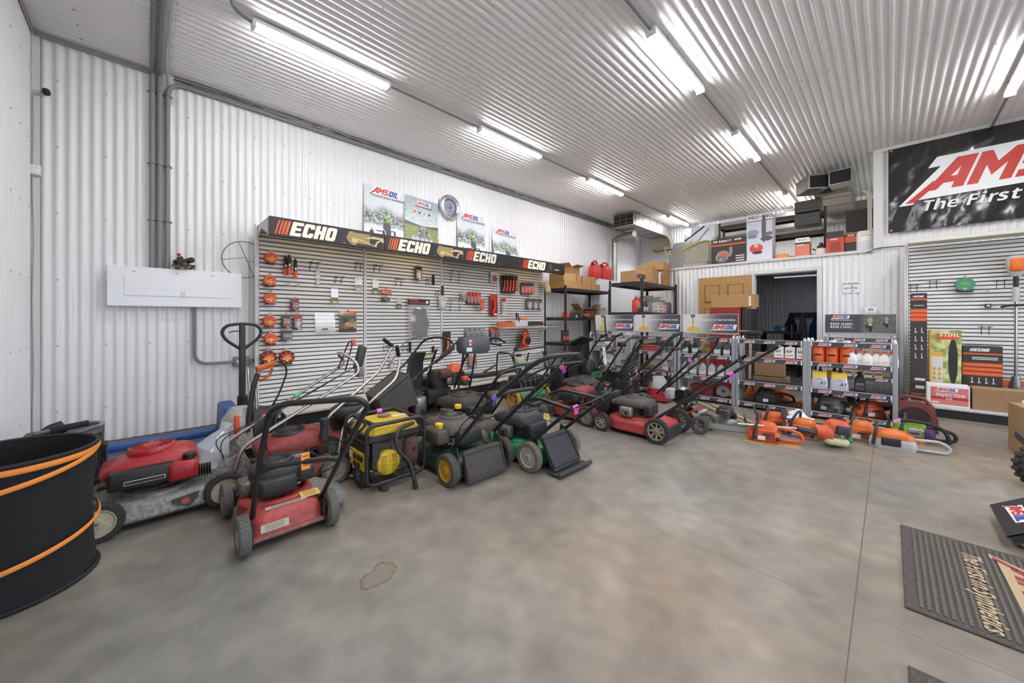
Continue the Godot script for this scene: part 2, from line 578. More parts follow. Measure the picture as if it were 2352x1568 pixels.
	st = S(); corr(st, Vector3(DOOR_X, 0.02, -3.2), X, Y, -Z, FAR_X - DOOR_X, 2.2)
	obj("cladding", st, white, w)
	box_part("core", back, w, Vector3((DOOR_X + FAR_X) / 2, 1.1, -3.14), Vector3(FAR_X - DOOR_X, 2.2, 0.08))
	# corner trims
	w = struct("trim_2")
	box_part("corner_angle", trim, w, Vector3(LEFT_X + 0.012, CEIL / 2, WALL_Z + 0.028), Vector3(0.006, CEIL - 0.03, 0.05))
	box_part("corner_angle", trim, w, Vector3(LEFT_X + 0.03, CEIL / 2, WALL_Z + 0.014), Vector3(0.045, CEIL - 0.03, 0.006))
	box_part("ceiling_angle", mat("trim_grey", "a8a6a2", 0.5), w, Vector3(-0.33, CEIL - 0.03, WALL_Z + 0.016), Vector3(0.76, 0.045, 0.008))
	box_part("ceiling_angle", mat("trim_grey"), w, Vector3(LEFT_X + 0.016, CEIL - 0.03, -0.8), Vector3(0.008, 0.045, 8.9))
	w = struct("trim_3")
	box_part("upper_wall_post", trim, w, Vector3(DOOR_X - 0.01, (CEIL + 2.25) / 2, -0.12), Vector3(0.05, CEIL - 2.25, 0.1), 0.004)
	box_part("upper_wall_cap", trim, w, Vector3(DOOR_X - 0.02, CEIL - 0.03, 1.7), Vector3(0.04, 0.06, 3.7), 0.003)
	# door casing
	w = struct("trim_4")
	box_part("casing_side", trim, w, Vector3(DOOR_X - 0.014, 1.02, -1.75), Vector3(0.03, 2.08, 0.066), 0.003)
	box_part("casing_side", trim, w, Vector3(DOOR_X - 0.014, 1.02, -0.797), Vector3(0.03, 2.08, 0.066), 0.003)
	box_part("casing_head", trim, w, Vector3(DOOR_X - 0.014, 2.027, -1.2735), Vector3(0.03, 0.066, 0.887), 0.003)
	box_part("jamb", trim, w, Vector3(DOOR_X + 0.065, 1.0, -1.722), Vector3(0.128, 2.0, 0.02))
	box_part("jamb", trim, w, Vector3(DOOR_X + 0.065, 1.0, -0.828), Vector3(0.128, 2.0, 0.02))
	box_part("jamb_head", trim, w, Vector3(DOOR_X + 0.065, 1.99, -1.275), Vector3(0.128, 0.02, 0.9))
	# front wall behind the camera: glazed entrance and two windows let daylight in
	w = struct("wall_front")
	st = S()
	var y1 := 2.6
	bx(st, Vector3(3.57, (y1 + CEIL) / 2, FRONT_Z + 0.08), Vector3(8.8, CEIL - y1, 0.16))
	for q in [[LEFT_X - 0.15, -0.2, 0.0], [1.5, 2.1, 0.0], [3.1, 3.6, 0.0], [6.4, DOOR_X, 0.0]]:
		bx(st, Vector3((q[0] + q[1]) / 2, y1 / 2, FRONT_Z + 0.08), Vector3(q[1] - q[0], y1, 0.16))
	bx(st, Vector3(0.65, 0.45, FRONT_Z + 0.08), Vector3(1.7, 0.9, 0.16))
	bx(st, Vector3(5.0, 0.45, FRONT_Z + 0.08), Vector3(2.8, 0.9, 0.16))
	obj("front_panels", st, white, w)
	var pane := glass("window_glass", "eef4f6", 0.08)
	var q4 := [[-0.2, 1.5, 0.9, "window_1"], [2.1, 3.1, 0.0, "window_2"], [3.6, 6.4, 0.9, "window_3"]]
	for q in q4:
		var wn := struct(q[3])
		var cx: float = (q[0] + q[1]) / 2
		box_part("pane", pane, wn, Vector3(cx, (q[2] + y1) / 2, FRONT_Z + 0.08), Vector3(q[1] - q[0], y1 - q[2], 0.008))
		for s in [q[0] + 0.03, cx, q[1] - 0.03]:
			box_part("window_frame", trim, wn, Vector3(s, (q[2] + y1) / 2, FRONT_Z + 0.08), Vector3(0.06, y1 - q[2], 0.07))
	# yard outside the windows
	var yard := struct("ground_outside")
	box_part("yard", mat("yard", "8f897d", 0.9), yard, Vector3(4, -0.3, 14), Vector3(60, 0.2, 20))

func floor_picture() -> ImageTexture:
	# mottled grey-beige concrete, 8 m wide
	var n := FastNoiseLite.new(); n.seed = 4; n.frequency = 0.011; n.fractal_octaves = 5; n.domain_warp_enabled = true; n.domain_warp_amplitude = 30.0
	var n2 := FastNoiseLite.new(); n2.seed = 9; n2.frequency = 0.004; n2.fractal_octaves = 3
	var n3 := FastNoiseLite.new(); n3.seed = 21; n3.frequency = 0.06; n3.fractal_octaves = 4
	var size := 768
	var data := PackedByteArray(); data.resize(size * size * 3)
	var a := Color("8f877b")
	var warm := Color("998775")
	var cool := Color("87847c")
	var i := 0
	for y in size:
		for x in size:
			var fx := float(x)
			var p := n.get_noise_2d(fx, y)
			var k := n2.get_noise_2d(fx, y) * 1.6
			var c := a.lerp(warm, clampf(k * 1.2, 0, 1)) if k > 0 else a.lerp(cool, clampf(-k * 1.6, 0, 1))
			var b := 1.0 + p * 0.14 + n3.get_noise_2d(fx, y) * 0.12
			data[i] = clampi(int(c.r8 * b), 0, 255); data[i + 1] = clampi(int(c.g8 * b), 0, 255); data[i + 2] = clampi(int(c.b8 * b), 0, 255)
			i += 3
	return ImageTexture.create_from_image(Image.create_from_data(size, size, false, Image.FORMAT_RGB8, data))

func build_back_room() -> void:
	T = Transform3D.IDENTITY
	var w := struct("wall_room")
	var white := mat("steel_white")
	var st := S()
	bx(st, Vector3((DOOR_X + FAR_X) / 2 + 0.06, 1.1, 0.72), Vector3(FAR_X - DOOR_X - 0.13, 2.2, 0.08))
	obj("partition", st, white, w)
	st = S()
	var t := thing("strip_light", "dim white strip light under the ceiling of the back room", "ceiling light", at(9.6, 2.08, -1.15, 90))
	rbox(st, Vector3(0, 0.03, 0), Vector3(1.2, 0.06, 0.12), 0.02, 0.01)
	obj("housing", st, mat("lamp_white"), t)
	st = S(); rbox(st, Vector3(0, -0.01, 0), Vector3(1.16, 0.02, 0.09), 0.01, 0.008)
	var off := mat("lamp_dim", "dfe3e6", 0.4)
	off.emission_enabled = true; off.emission = Color("dfe8ff"); off.emission_energy_multiplier = 0.6
	obj("diffuser", st, off, t)
	var l := AreaLight3D.new()
	l.name = "lamp"; l.area_size = Vector2(1.1, 0.08); l.light_energy = 0.22; l.light_color = Color("dfe8ff"); l.shadow_enabled = true; l.area_range = 6.0
	l.position = Vector3(0, -0.03, 0); l.rotation_degrees = Vector3(-90, 0, 0)
	t.add_child(l)
	for s in [-0.4, 0.4]: box_part("hanger", mat("galv", "9c9c9a", 0.45, 0.7), t, Vector3(s, 0.072, 0), Vector3(0.03, 0.024, 0.03))

# ---------- long wall: electrics, slat wall, signs, posters ----------
func pipe(called: String, pts: Array, r: float, m: Material, label: String, category := "conduit", rad := 0.12, group := "") -> MeshInstance3D:
	T = Transform3D.IDENTITY
	var st := S(); tube(st, fil(pts, rad, 6), r, 10)
	return single(called, st, m, label, category, Transform3D.IDENTITY, group)

func V(x: float, y: float, z: float) -> Vector3:
	return Vector3(x, y, z)

func build_electrics() -> void:
	var grey := mat("pvc_grey", "7f8083", 0.55)
	var g := "grey conduit pipes on the walls and ceiling"
	pipe("conduit", [V(0.043, 1.71, -5.24), V(0.043, CEIL - 0.035, -5.24), V(0.03, CEIL - 0.035, 2.0)], 0.022, grey, "grey conduit rising from the breaker panel, furthest from the slat wall", "conduit", 0.03, g)
	pipe("conduit", [V(0.098, 1.71, -5.236), V(0.098, CEIL - 0.04, -5.236), V(0.1, CEIL - 0.04, 2.0)], 0.024, grey, "middle grey conduit rising from the breaker panel to the ceiling", "conduit", 0.03, g)
	pipe("conduit", [V(0.157, 1.71, -5.24), V(0.157, 3.655, -5.24), V(9.9, 3.655, -5.24)], 0.021, grey, "grey conduit bending from the breaker panel along the ceiling edge", "conduit", 0.16, g)
	pipe("conduit", [V(0.37, 1.33, -5.245), V(0.37, 0.705, -5.245), V(0.71, 0.705, -5.245)], 0.016, grey, "thin grey conduit elbow dropping from the breaker panel to a box", "conduit", 0.13, g)
	pipe("conduit", [V(0.655, CEIL - 0.05, -3.765), V(0.5, CEIL - 0.04, -3.72), V(0.42, CEIL - 0.03, -3.4), V(0.42, CEIL - 0.03, -1.0)], 0.014, grey, "grey conduit curving away from the nearest long-wall light", "conduit", 0.12, g)
	for row in [[-3.765, "along the long-wall light row"], [-1.445, "along the middle light row"], [0.935, "along the entrance light row"]]:
		var xs := [1.87, 3.1, 4.33, 5.58, 6.83, 9.03]
		for i in 3:
			pipe("conduit", [V(xs[i * 2], CEIL - 0.045, row[0]), V(xs[i * 2 + 1], CEIL - 0.045, row[0])], 0.013, grey, "%s length of grey conduit between lights %s" % [["first", "second", "third"][i], row[1]], "conduit", 0.02, g)
	T = Transform3D.IDENTITY
	# cable bundles
	var st := S()
	for k in 4:
		var pts := []
		for i in 40:
			var x := 0.2 + i * 0.245
			pts.append(V(x, 3.685 + 0.012 * k - 0.01 * sin(i * 1.7 + k), -5.235 + 0.012 * sin(i * 0.9 + k * 2)))
		tube(st, pts, 0.004, 5)
	var cb := single("cable_bundle", st, mat("cable_dark", "4a4642", 0.6), "thin dark cables tied above the conduit along the ceiling edge", "cable")
	cb.set_meta("kind", "stuff")
	st = S()
	for k in 3:
		var pts := []
		for i in 22: pts.append(V(0.15 + 0.012 * sin(i * 1.3 + k * 2), 3.72 - 0.01 * k, 1.0 - i * 0.29))
		pts.append(V(0.155 + 0.01 * k, 3.7, -5.22)); pts.append(V(0.2 + k * 0.02, 3.5, -5.255)); pts.append(V(0.17, 3.4, -5.26))
		tube(st, pts, 0.004, 5)
	var cw := single("cable_bundle", st, mat("cable_white", "d9d7cf", 0.6), "white cables hanging beside the conduits at the ceiling corner", "cable")
	cw.set_meta("kind", "stuff")
	var n := 0
	for y in [2.2, 2.77, 3.5]:
		var t := thing("pipe_strap", "%s flat grey strap clamping the three conduits to the wall" % ["lowest", "middle", "uppermost"][n], "strap", at(0.1, y, -5.262), "straps holding the conduits")
		box_part("rail", mat("galv"), t, V(0, 0, 0), V(0.19, 0.014, 0.016), 0.002)
		for dx in [-0.057, -0.002, 0.057]:
			st = S(); T = at(dx, 0, 0.026); tube(st, [V(-0.028, 0, -0.02), V(-0.026, 0, 0.012), V(0, 0, 0.028), V(0.026, 0, 0.012), V(0.028, 0, -0.02)], 0.004, 6)
			obj("clamp", st, mat("galv"), t)
		T = Transform3D.IDENTITY
		n += 1
	# breaker panel
	var t := thing("breaker_panel", "white steel electrical breaker panel mounted sideways on the wall", "breaker panel", at(0.2545, 1.32, -5.2))
	var wp := mat("panel_white", "e9ebee", 0.35)
	st = S(); bx(st, V(0, 0.195, -0.035), V(1.0, 0.36, 0.07), 0.006); obj("box", st, wp, t)
	st = S(); bx(st, V(0, 0.195, 0.004), V(1.045, 0.39, 0.012), 0.005); obj("cover", st, wp, t)
	st = S(); bx(st, V(0.0, 0.2, 0.014), V(0.82, 0.19, 0.008), 0.003); var door := obj("door", st, wp, t)
	box_part("fold_line", mat("panel_shade", "c9ccd0", 0.5), door, V(0, 0.175, 0.0185), V(0.82, 0.002, 0.001))
	box_part("latch", mat("panel_latch", "d3d1cb", 0.5), door, V(0.02, 0.13, 0.021), V(0.035, 0.05, 0.008), 0.003)
	for x in [-0.34, -0.03, 0.26]: box_part("slot", mat("black_soft", "26262a", 0.6), t, V(x, 0.345, 0.0105), V(0.022, 0.005, 0.002))
	for x in [-0.4, 0.4]:
		for y in [0.02, 0.37]: box_part("screw", mat("screw"), t, V(x, y, 0.0115), V(0.008, 0.008, 0.004), 0.002)
	# figurine on the panel: a small camouflaged all-terrain vehicle toy
	t = thing("toy_vehicle", "small camouflage toy quad bike standing on the breaker panel", "toy", at(0.285, 1.712, -5.19, 25))
	st = S()
	for k in 16:
		T = at(0.1 * sin(k * 2.4) * (0.9 - k * 0.02), 0.012 + 0.01 * (k % 5), 0.028 * cos(k * 1.9), k * 40, k * 25)
		rbox(st, V(0, 0, 0), V(0.04, 0.018, 0.026), 0.008, 0.006, 3)
	T = Transform3D.IDENTITY
	obj("brush_base", st, worn("camo", "8d7a58", 0.9, 0, 0.3, 9), t)
	st = S(); T = at(-0.01, 0.09, 0, 0, 0, 18); rbox(st, V(0, 0, 0), V(0.11, 0.035, 0.05), 0.015, 0.01); rbox(st, V(-0.02, 0.03, 0), V(0.05, 0.04, 0.04), 0.015, 0.01); T = Transform3D.IDENTITY
	obj("body", st, worn("camo_dark", "5c5a3c", 0.8, 0, 0.4, 9), t)
	for q in [[0.045, 0.105, 0.03], [-0.055, 0.07, 0.03], [0.05, 0.1, -0.03], [-0.055, 0.07, -0.03]]:
		st = S(); T = at(q[0], q[1], q[2], 0, 90); lathe(st, [[0.012, -0.012], [0.028, -0.01], [0.03, 0], [0.028, 0.01], [0.012, 0.012]], 14); T = Transform3D.IDENTITY
		obj("wheel", st, mat("black_soft"), t)
	st = S(); T = at(-0.05, 0.15, 0); rbox(st, V(0, 0, 0), V(0.03, 0.03, 0.03), 0.012, 0.01); T = Transform3D.IDENTITY
	obj("red_cap", st, mat("toy_red", "a8322a", 0.6), t)
	# junction box at the end of the thin conduit
	t = thing("junction_box", "small grey junction box at the end of the thin conduit elbow", "junction box", at(0.78, 0.65, -5.25))
	st = S(); rbox(st, V(0, 0.055, 0), V(0.14, 0.11, 0.06), 0.008, 0.004); obj("body", st, grey, t)
	box_part("label_plate", mat("label_white", "e8e8e4", 0.6), t, V(-0.03, 0.06, 0.031), V(0.025, 0.03, 0.002))
	box_part("spigot", grey, t, V(0.095, 0.055, 0), V(0.05, 0.035, 0.035), 0.004)
	# alarm siren box and camera in the corner
	t = thing("alarm_box", "small white box in the corner trim below the camera", "alarm box", at(-0.69, 2.45, -5.235))
	st = S(); rbox(st, V(0, 0.045, 0), V(0.06, 0.085, 0.05), 0.006, 0.004); obj("body", st, mat("panel_white"), t)
	box_part("lid_line", mat("panel_shade"), t, V(0, 0.06, 0.0255), V(0.055, 0.002, 0.001))
	t = thing("corner_sensor", "small dark sensor with a white lead high in the corner", "sensor", at(-0.63, 3.2, -5.25))
	st = S(); T = at(0, 0, 0.03, 0, 60); lathe(st, [[0.008, -0.03], [0.022, -0.025], [0.026, 0.0], [0.022, 0.02], [0.0, 0.026]], 14, true); T = Transform3D.IDENTITY
	obj("head", st, mat("black_soft"), t)
	st = S(); tube(st, fil([V(-0.005, 0, 0.01), V(-0.03, -0.025, 0.0), V(-0.06, -0.03, -0.005), V(-0.085, -0.02, -0.01)], 0.02), 0.005, 6); obj("lead", st, mat("cable_white"), t)
	st = S(); T = Transform3D.IDENTITY
	var pts := []
	for i in 18: pts.append(V(LEFT_X + 0.02 + 0.003 * sin(i * 1.1), 3.15 - i * 0.18, -5.225 + 0.006 * sin(i * 0.7)))
	tube(st, pts, 0.004, 5); single("corner_cable", st, mat("trim_grey"), "thin grey cable running down the room corner", "cable")
	# wire hoop on the wall
	t = thing("wire_hoop", "round black wire hoop rack hung beside the slat wall", "wire rack", at(0.81, 1.88, -5.24))
	st = S(); pts = []
	for i in 29: pts.append(V(cos(TAU * i / 28) * 0.21, sin(TAU * i / 28) * 0.21, 0))
	tube(st, pts, 0.004, 6, false); obj("ring", st, mat("wire_black", "232325", 0.5), t)
	st = S(); tube(st, [V(-0.06, 0.2, 0), V(0.0, 0.03, 0.05), V(0.09, -0.19, 0)], 0.003, 5); obj("brace", st, mat("wire_black"), t)
	st = S(); tube(st, [V(-0.21, -0.02, 0), V(0.0, 0.02, 0.05), V(0.02, -0.03, 0.05), V(0.21, 0.03, 0)], 0.003, 5); obj("brace", st, mat("wire_black"), t)
	# leaf of an artificial plant reaching into view by the left wall
	t = thing("potted_plant", "green artificial plant with long leaves beside the left wall", "plant", at(-0.58, 0.0, -2.35))
	st = S(); lathe(st, [[0.07, 0], [0.1, 0.2], [0.105, 0.21], [0.09, 0.21], [0.085, 0.18]], 18, false); obj("pot", st, mat("pot_grey", "77726b", 0.7), t)
	for k in 13:
		st = S(); var a := k * 2.39
		var d := V(cos(a), 0, sin(a)) * (0.12 if k > 2 else 0.14)
		var h := 0.72 + 0.03 * (k % 5)
		var side := V(-sin(a), 0, cos(a)) * 0.016
		for i in 5:
			var f := i / 5.0
			var f2 := (i + 1) / 5.0
			var p := d * (f * f) + V(0, 0.18 + h * (f - 0.25 * f * f), 0)
			var q := d * (f2 * f2) + V(0, 0.18 + h * (f2 - 0.25 * f2 * f2), 0)
			quad(st, p - side * sin(PI * (0.15 + 0.8 * f)), p + side * sin(PI * (0.15 + 0.8 * f)), q + side * sin(PI * (0.15 + 0.8 * f2)), q - side * sin(PI * (0.15 + 0.8 * f2)))
			quad(st, p + side * sin(PI * (0.15 + 0.8 * f)), p - side * sin(PI * (0.15 + 0.8 * f)), q - side * sin(PI * (0.15 + 0.8 * f2)), q + side * sin(PI * (0.15 + 0.8 * f2)))
		obj("leaf", st, mat("leaf_green", "7f9f86", 0.5), t)

func slat_panel(t: Node3D, x0: float, w: float, rows: int, y0: float, slatm: Material) -> void:
	# one bay of horizontal slats standing clear of a dark back
	var key := "slat%.3f" % w
	if not cache.has(key):
		var st := S(); bx(st, V(0, 0, 0), V(w, 0.0365, 0.012), 0.0025)
		cache[key] = done(st)
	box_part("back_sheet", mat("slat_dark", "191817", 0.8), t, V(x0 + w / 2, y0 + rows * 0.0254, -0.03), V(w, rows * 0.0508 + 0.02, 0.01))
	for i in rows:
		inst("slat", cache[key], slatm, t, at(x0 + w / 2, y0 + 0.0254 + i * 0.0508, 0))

func upright(t: Node3D, x: float, h: float, m: Material) -> void:
	box_part("upright", m, t, V(x, h / 2, -0.005), V(0.034, h, 0.05), 0.002)
	var st := S()
	for i in int(h / 0.0254) - 4: bx(st, V(x, 0.1 + i * 0.0254, 0.0205), V(0.007, 0.016, 0.002))
	var o := obj("slots", st, mat("slat_dark"), t)
	o.set_meta("kind", "stuff")

func build_slat_wall() -> void:
	T = Transform3D.IDENTITY
	var cream := mat("slat_white", "e4e2de", 0.42)
	var t := thing("slat_wall", "long white slat wall display of four bays along the wall", "slat wall", at(0, 0, SLAT_Z))
	var xs := [0.909, 2.165, 3.42, 4.66, 5.93]
	for i in 5: upright(t, xs[i], 2.29, cream)
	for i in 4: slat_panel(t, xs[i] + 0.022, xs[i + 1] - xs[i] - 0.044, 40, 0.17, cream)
	box_part("rear_panel", cream, t, V(3.42, 1.15, -0.05), V(5.05, 2.25, 0.02))
	for i in 4:
		box_part("base_deck", worn("deck_white", "dad6cd", 0.5, 0, 0.75), t, V((xs[i] + xs[i + 1]) / 2, 0.145, 0.27), V(xs[i + 1] - xs[i] - 0.008, 0.03, 0.5), 0.004)
		box_part("kick_plate", mat("kick_black", "1d1c1c", 0.6), t, V((xs[i] + xs[i + 1]) / 2, 0.065, 0.48), V(xs[i + 1] - xs[i] - 0.008, 0.13, 0.02))
	# header signs with their canopies
	var orange := mat("sign_orange", "e2672f", 0.5)
	var lit := mat("sign_cream", "efe6c8", 0.5)
	lit.emission_enabled = true; lit.emission = Color("efe0b4"); lit.emission_energy_multiplier = 0.45
	var pale := mat("sign_pale", "d9d4c6", 0.5)
	var red := mat("sign_red", "dd4a2b", 0.5)
	var names := ["end header sign nearest the breaker panel, with gold engine picture", "second header sign with gold engine picture under the posters", "third header sign with red bars and plain letters", "far header sign partly hiding the cardboard boxes"]
	for i in 4:
		var w: float = xs[i + 1] - xs[i]
		var h := thing("header_sign", "black illuminated %s" % names[i], "sign", at(xs[i], 2.068, -4.53), "header signs above the slat wall")
		var st := S(); bx(st, V(w / 2, 0.102, -0.03), V(w - 0.006, 0.205, 0.06), 0.004); obj("box", st, mat("sign_black", "1a1718", 0.35), h)
		box_part("edge_strip", mat("sign_edge", "6a6866", 0.4, 0.5), h, V(w - 0.006, 0.102, 0.001), V(0.006, 0.2, 0.004))
		box_part("canopy_top", mat("canopy_white", "cfccc4", 0.5), h, V(w / 2, 0.19, -0.34), V(w - 0.01, 0.01, 0.56))
		st = S(); T = at(0.004, 0, -0.06, 90); extr(st, [Vector2(0, 0.02), Vector2(0.0, 0.2), Vector2(0.53, 0.2), Vector2(0.53, 0.06), Vector2(0.3, 0.14)], -0.003, 0.003); T = Transform3D.IDENTITY
		obj("bracket", st, mat("canopy_white"), h)
		stripes_logo(h, at(0.05, 0.026, 0.0015), 0.152, pale if i == 2 else lit, red if i >= 2 else orange)
		box_part("trademark_dot", pale, h, V(0.76, 0.03, 0.002), V(0.012, 0.012, 0.003), 0.003)
		if i < 2 or i == 3:
			var gold := mat("sign_gold", "a08a5a", 0.5)
			var gold2 := mat("sign_gold_light", "cdbb8c", 0.5)
			st = S(); T = at(0.87, 0.1, 0)
			var ring := []
			for k in 14: ring.append(Vector2(cos(TAU * k / 14) * (0.075 + 0.012 * (k % 2)), sin(TAU * k / 14) * (0.07 + 0.01 * (k % 3))))
			extr(st, ring, 0.0005, 0.002)
			extr(st, [Vector2(0.06, -0.06), Vector2(0.2, -0.06), Vector2(0.2, 0.07), Vector2(0.06, 0.07)], 0.0005, 0.0018)
			T = Transform3D.IDENTITY
			if i != 3: obj("engine_picture", st, gold, h)
			st = S(); T = at(0.87, 0.1, 0)
			extr(st, [Vector2(-0.02, -0.05), Vector2(0.05, -0.05), Vector2(0.05, 0.0), Vector2(-0.02, 0.0)], 0.002, 0.003)
			extr(st, [Vector2(0.06, -0.015), Vector2(0.26, -0.072), Vector2(0.27, -0.06), Vector2(0.06, 0.0)], 0.002, 0.003)
			extr(st, [Vector2(0.25, -0.07), Vector2(0.285, -0.075), Vector2(0.3, -0.02), Vector2(0.35, 0.01), Vector2(0.345, 0.03), Vector2(0.285, -0.005)], 0.002, 0.003)
			extr(st, [Vector2(0.14, 0.02), Vector2(0.24, 0.055), Vector2(0.37, 0.05), Vector2(0.39, 0.005), Vector2(0.36, -0.01), Vector2(0.34, 0.025), Vector2(0.2, 0.02)], 0.002, 0.003)
			T = Transform3D.IDENTITY
			if i != 3: obj("tool_picture", st, gold2, h)
			if i == 3:
				box_part("engine_picture", mat("sign_dim_gold", "4c4432", 0.5), h, V(0.83, 0.1, 0.0015), V(0.1, 0.12, 0.001))
				box_part("pale_mark", pale, h, V(1.02, 0.07, 0.0015), V(0.13, 0.02, 0.001))
		# warm canopy tube (lit in three bays)
		if i != 2:
			st = S(); T = at(w / 2, 0.16, -0.22, 0, 0, 90); lathe(st, [[0.013, -0.45], [0.013, 0.45]], 10, true); T = Transform3D.IDENTITY
			var tm := mat("canopy_glow", "fff2cf", 0.4)
			tm.emission_enabled = true; tm.emission = Color("ffd98a"); tm.emission_energy_multiplier = 3.0
			obj("canopy_tube", st, tm, h)
			var l := AreaLight3D.new()
			l.name = "canopy_lamp"; l.area_size = Vector2(0.9, 0.03); l.light_color = Color("ffcf7a")
			l.light_energy = [0.05, 0.16, 0.0, 0.1][i]
			l.shadow_enabled = true; l.area_range = 6.0
			l.position = V(w / 2, 0.144, -0.22); l.rotation_degrees = V(-90, 0, 0)
			h.add_child(l)

func paint_poster(kind: int) -> Image:
	var w := 168
	var h := 252
	var img := Image.create(w, h, false, Image.FORMAT_RGB8)
	var n := FastNoiseLite.new(); n.seed = 5 + kind; n.frequency = 0.05; n.fractal_octaves = 4
	for y in h:
		var v := float(y) / h
		for x in w:
			var u := float(x) / w
			var k := n.get_noise_2d(x, y)
			var c: Color
			if kind == 0:
				c = Color("d3d8da").lerp(Color("c2c9cb"), v * 0.6)
				var edge := 0.36 + 0.05 * sin(u * 9.0) + k * 0.1
				if v > edge and v < 0.74 + k * 0.12:
					c = c.lerp(Color("4d5549"), clampf((v - edge) * 7.0, 0, 0.85) * clampf(0.75 + k * 1.6, 0.15, 1.0))
				if v >= 0.68: c = c.lerp(Color("dfe5e6"), clampf((v - 0.68) * 5.0 + k * 0.8, 0, 0.95))
			else:
				c = Color("8b9a9c").lerp(Color("c4cdcc"), clampf(v * 1.8 + k * 0.5, 0, 1))
				if v > 0.52 + 0.05 * sin(u * 3.0): c = Color("3f4a33").lerp(Color("59623f"), clampf(k + 0.5, 0, 1))
				if v > 0.6: c = Color("8f9459").lerp(Color("6f7b46"), clampf(k + 0.5, 0, 1))
				var half := (v - 0.55) * 0.9
				if v > 0.58 and absf(u - 0.55) < half:
					c = Color("5b5f62").lerp(Color("787b7c"), clampf(k + 0.4, 0, 1))
					if absf(absf(u - 0.55) - half * 0.85) < 0.012: c = Color("d5d5cc")
					if absf(u - 0.57) < 0.006 + 0.012 * (v - 0.55): c = Color("d49a35")
			img.set_pixel(x, y, c)
	return img

func blob(img: Image, cx: float, cy: float, rx: float, ry: float, c: Color) -> void:
	for y in range(maxi(0, int(cy - ry)), mini(img.get_height(), int(cy + ry) + 1)):
		for x in range(maxi(0, int(cx - rx)), mini(img.get_width(), int(cx + rx) + 1)):
			if pow((x - cx) / rx, 2) + pow((y - cy) / ry, 2) <= 1.0: img.set_pixel(x, y, c)

func curl(st: SurfaceTool, w: float, h: float, lift: float) -> void:
	# a paper sheet hanging from its top edge, the foot curling away from the wall
	st.set_smooth_group(1)
	for i in 8:
		var a := i / 8.0
		var b := (i + 1) / 8.0
		var za := lift * pow(1 - a, 2.0)
		var zb := lift * pow(1 - b, 2.0)
		var v := [V(0, a * h, za), V(w, a * h, za * 1.2), V(w, b * h, zb * 1.2), V(0, b * h, zb)]
		var uv := [Vector2(0, 1 - a), Vector2(1, 1 - a), Vector2(1, 1 - b), Vector2(0, 1 - b)]
		for j in [0, 2, 1, 0, 3, 2]: st.set_uv(uv[j]); st.add_vertex(T * v[j])
	st.set_smooth_group(-1)

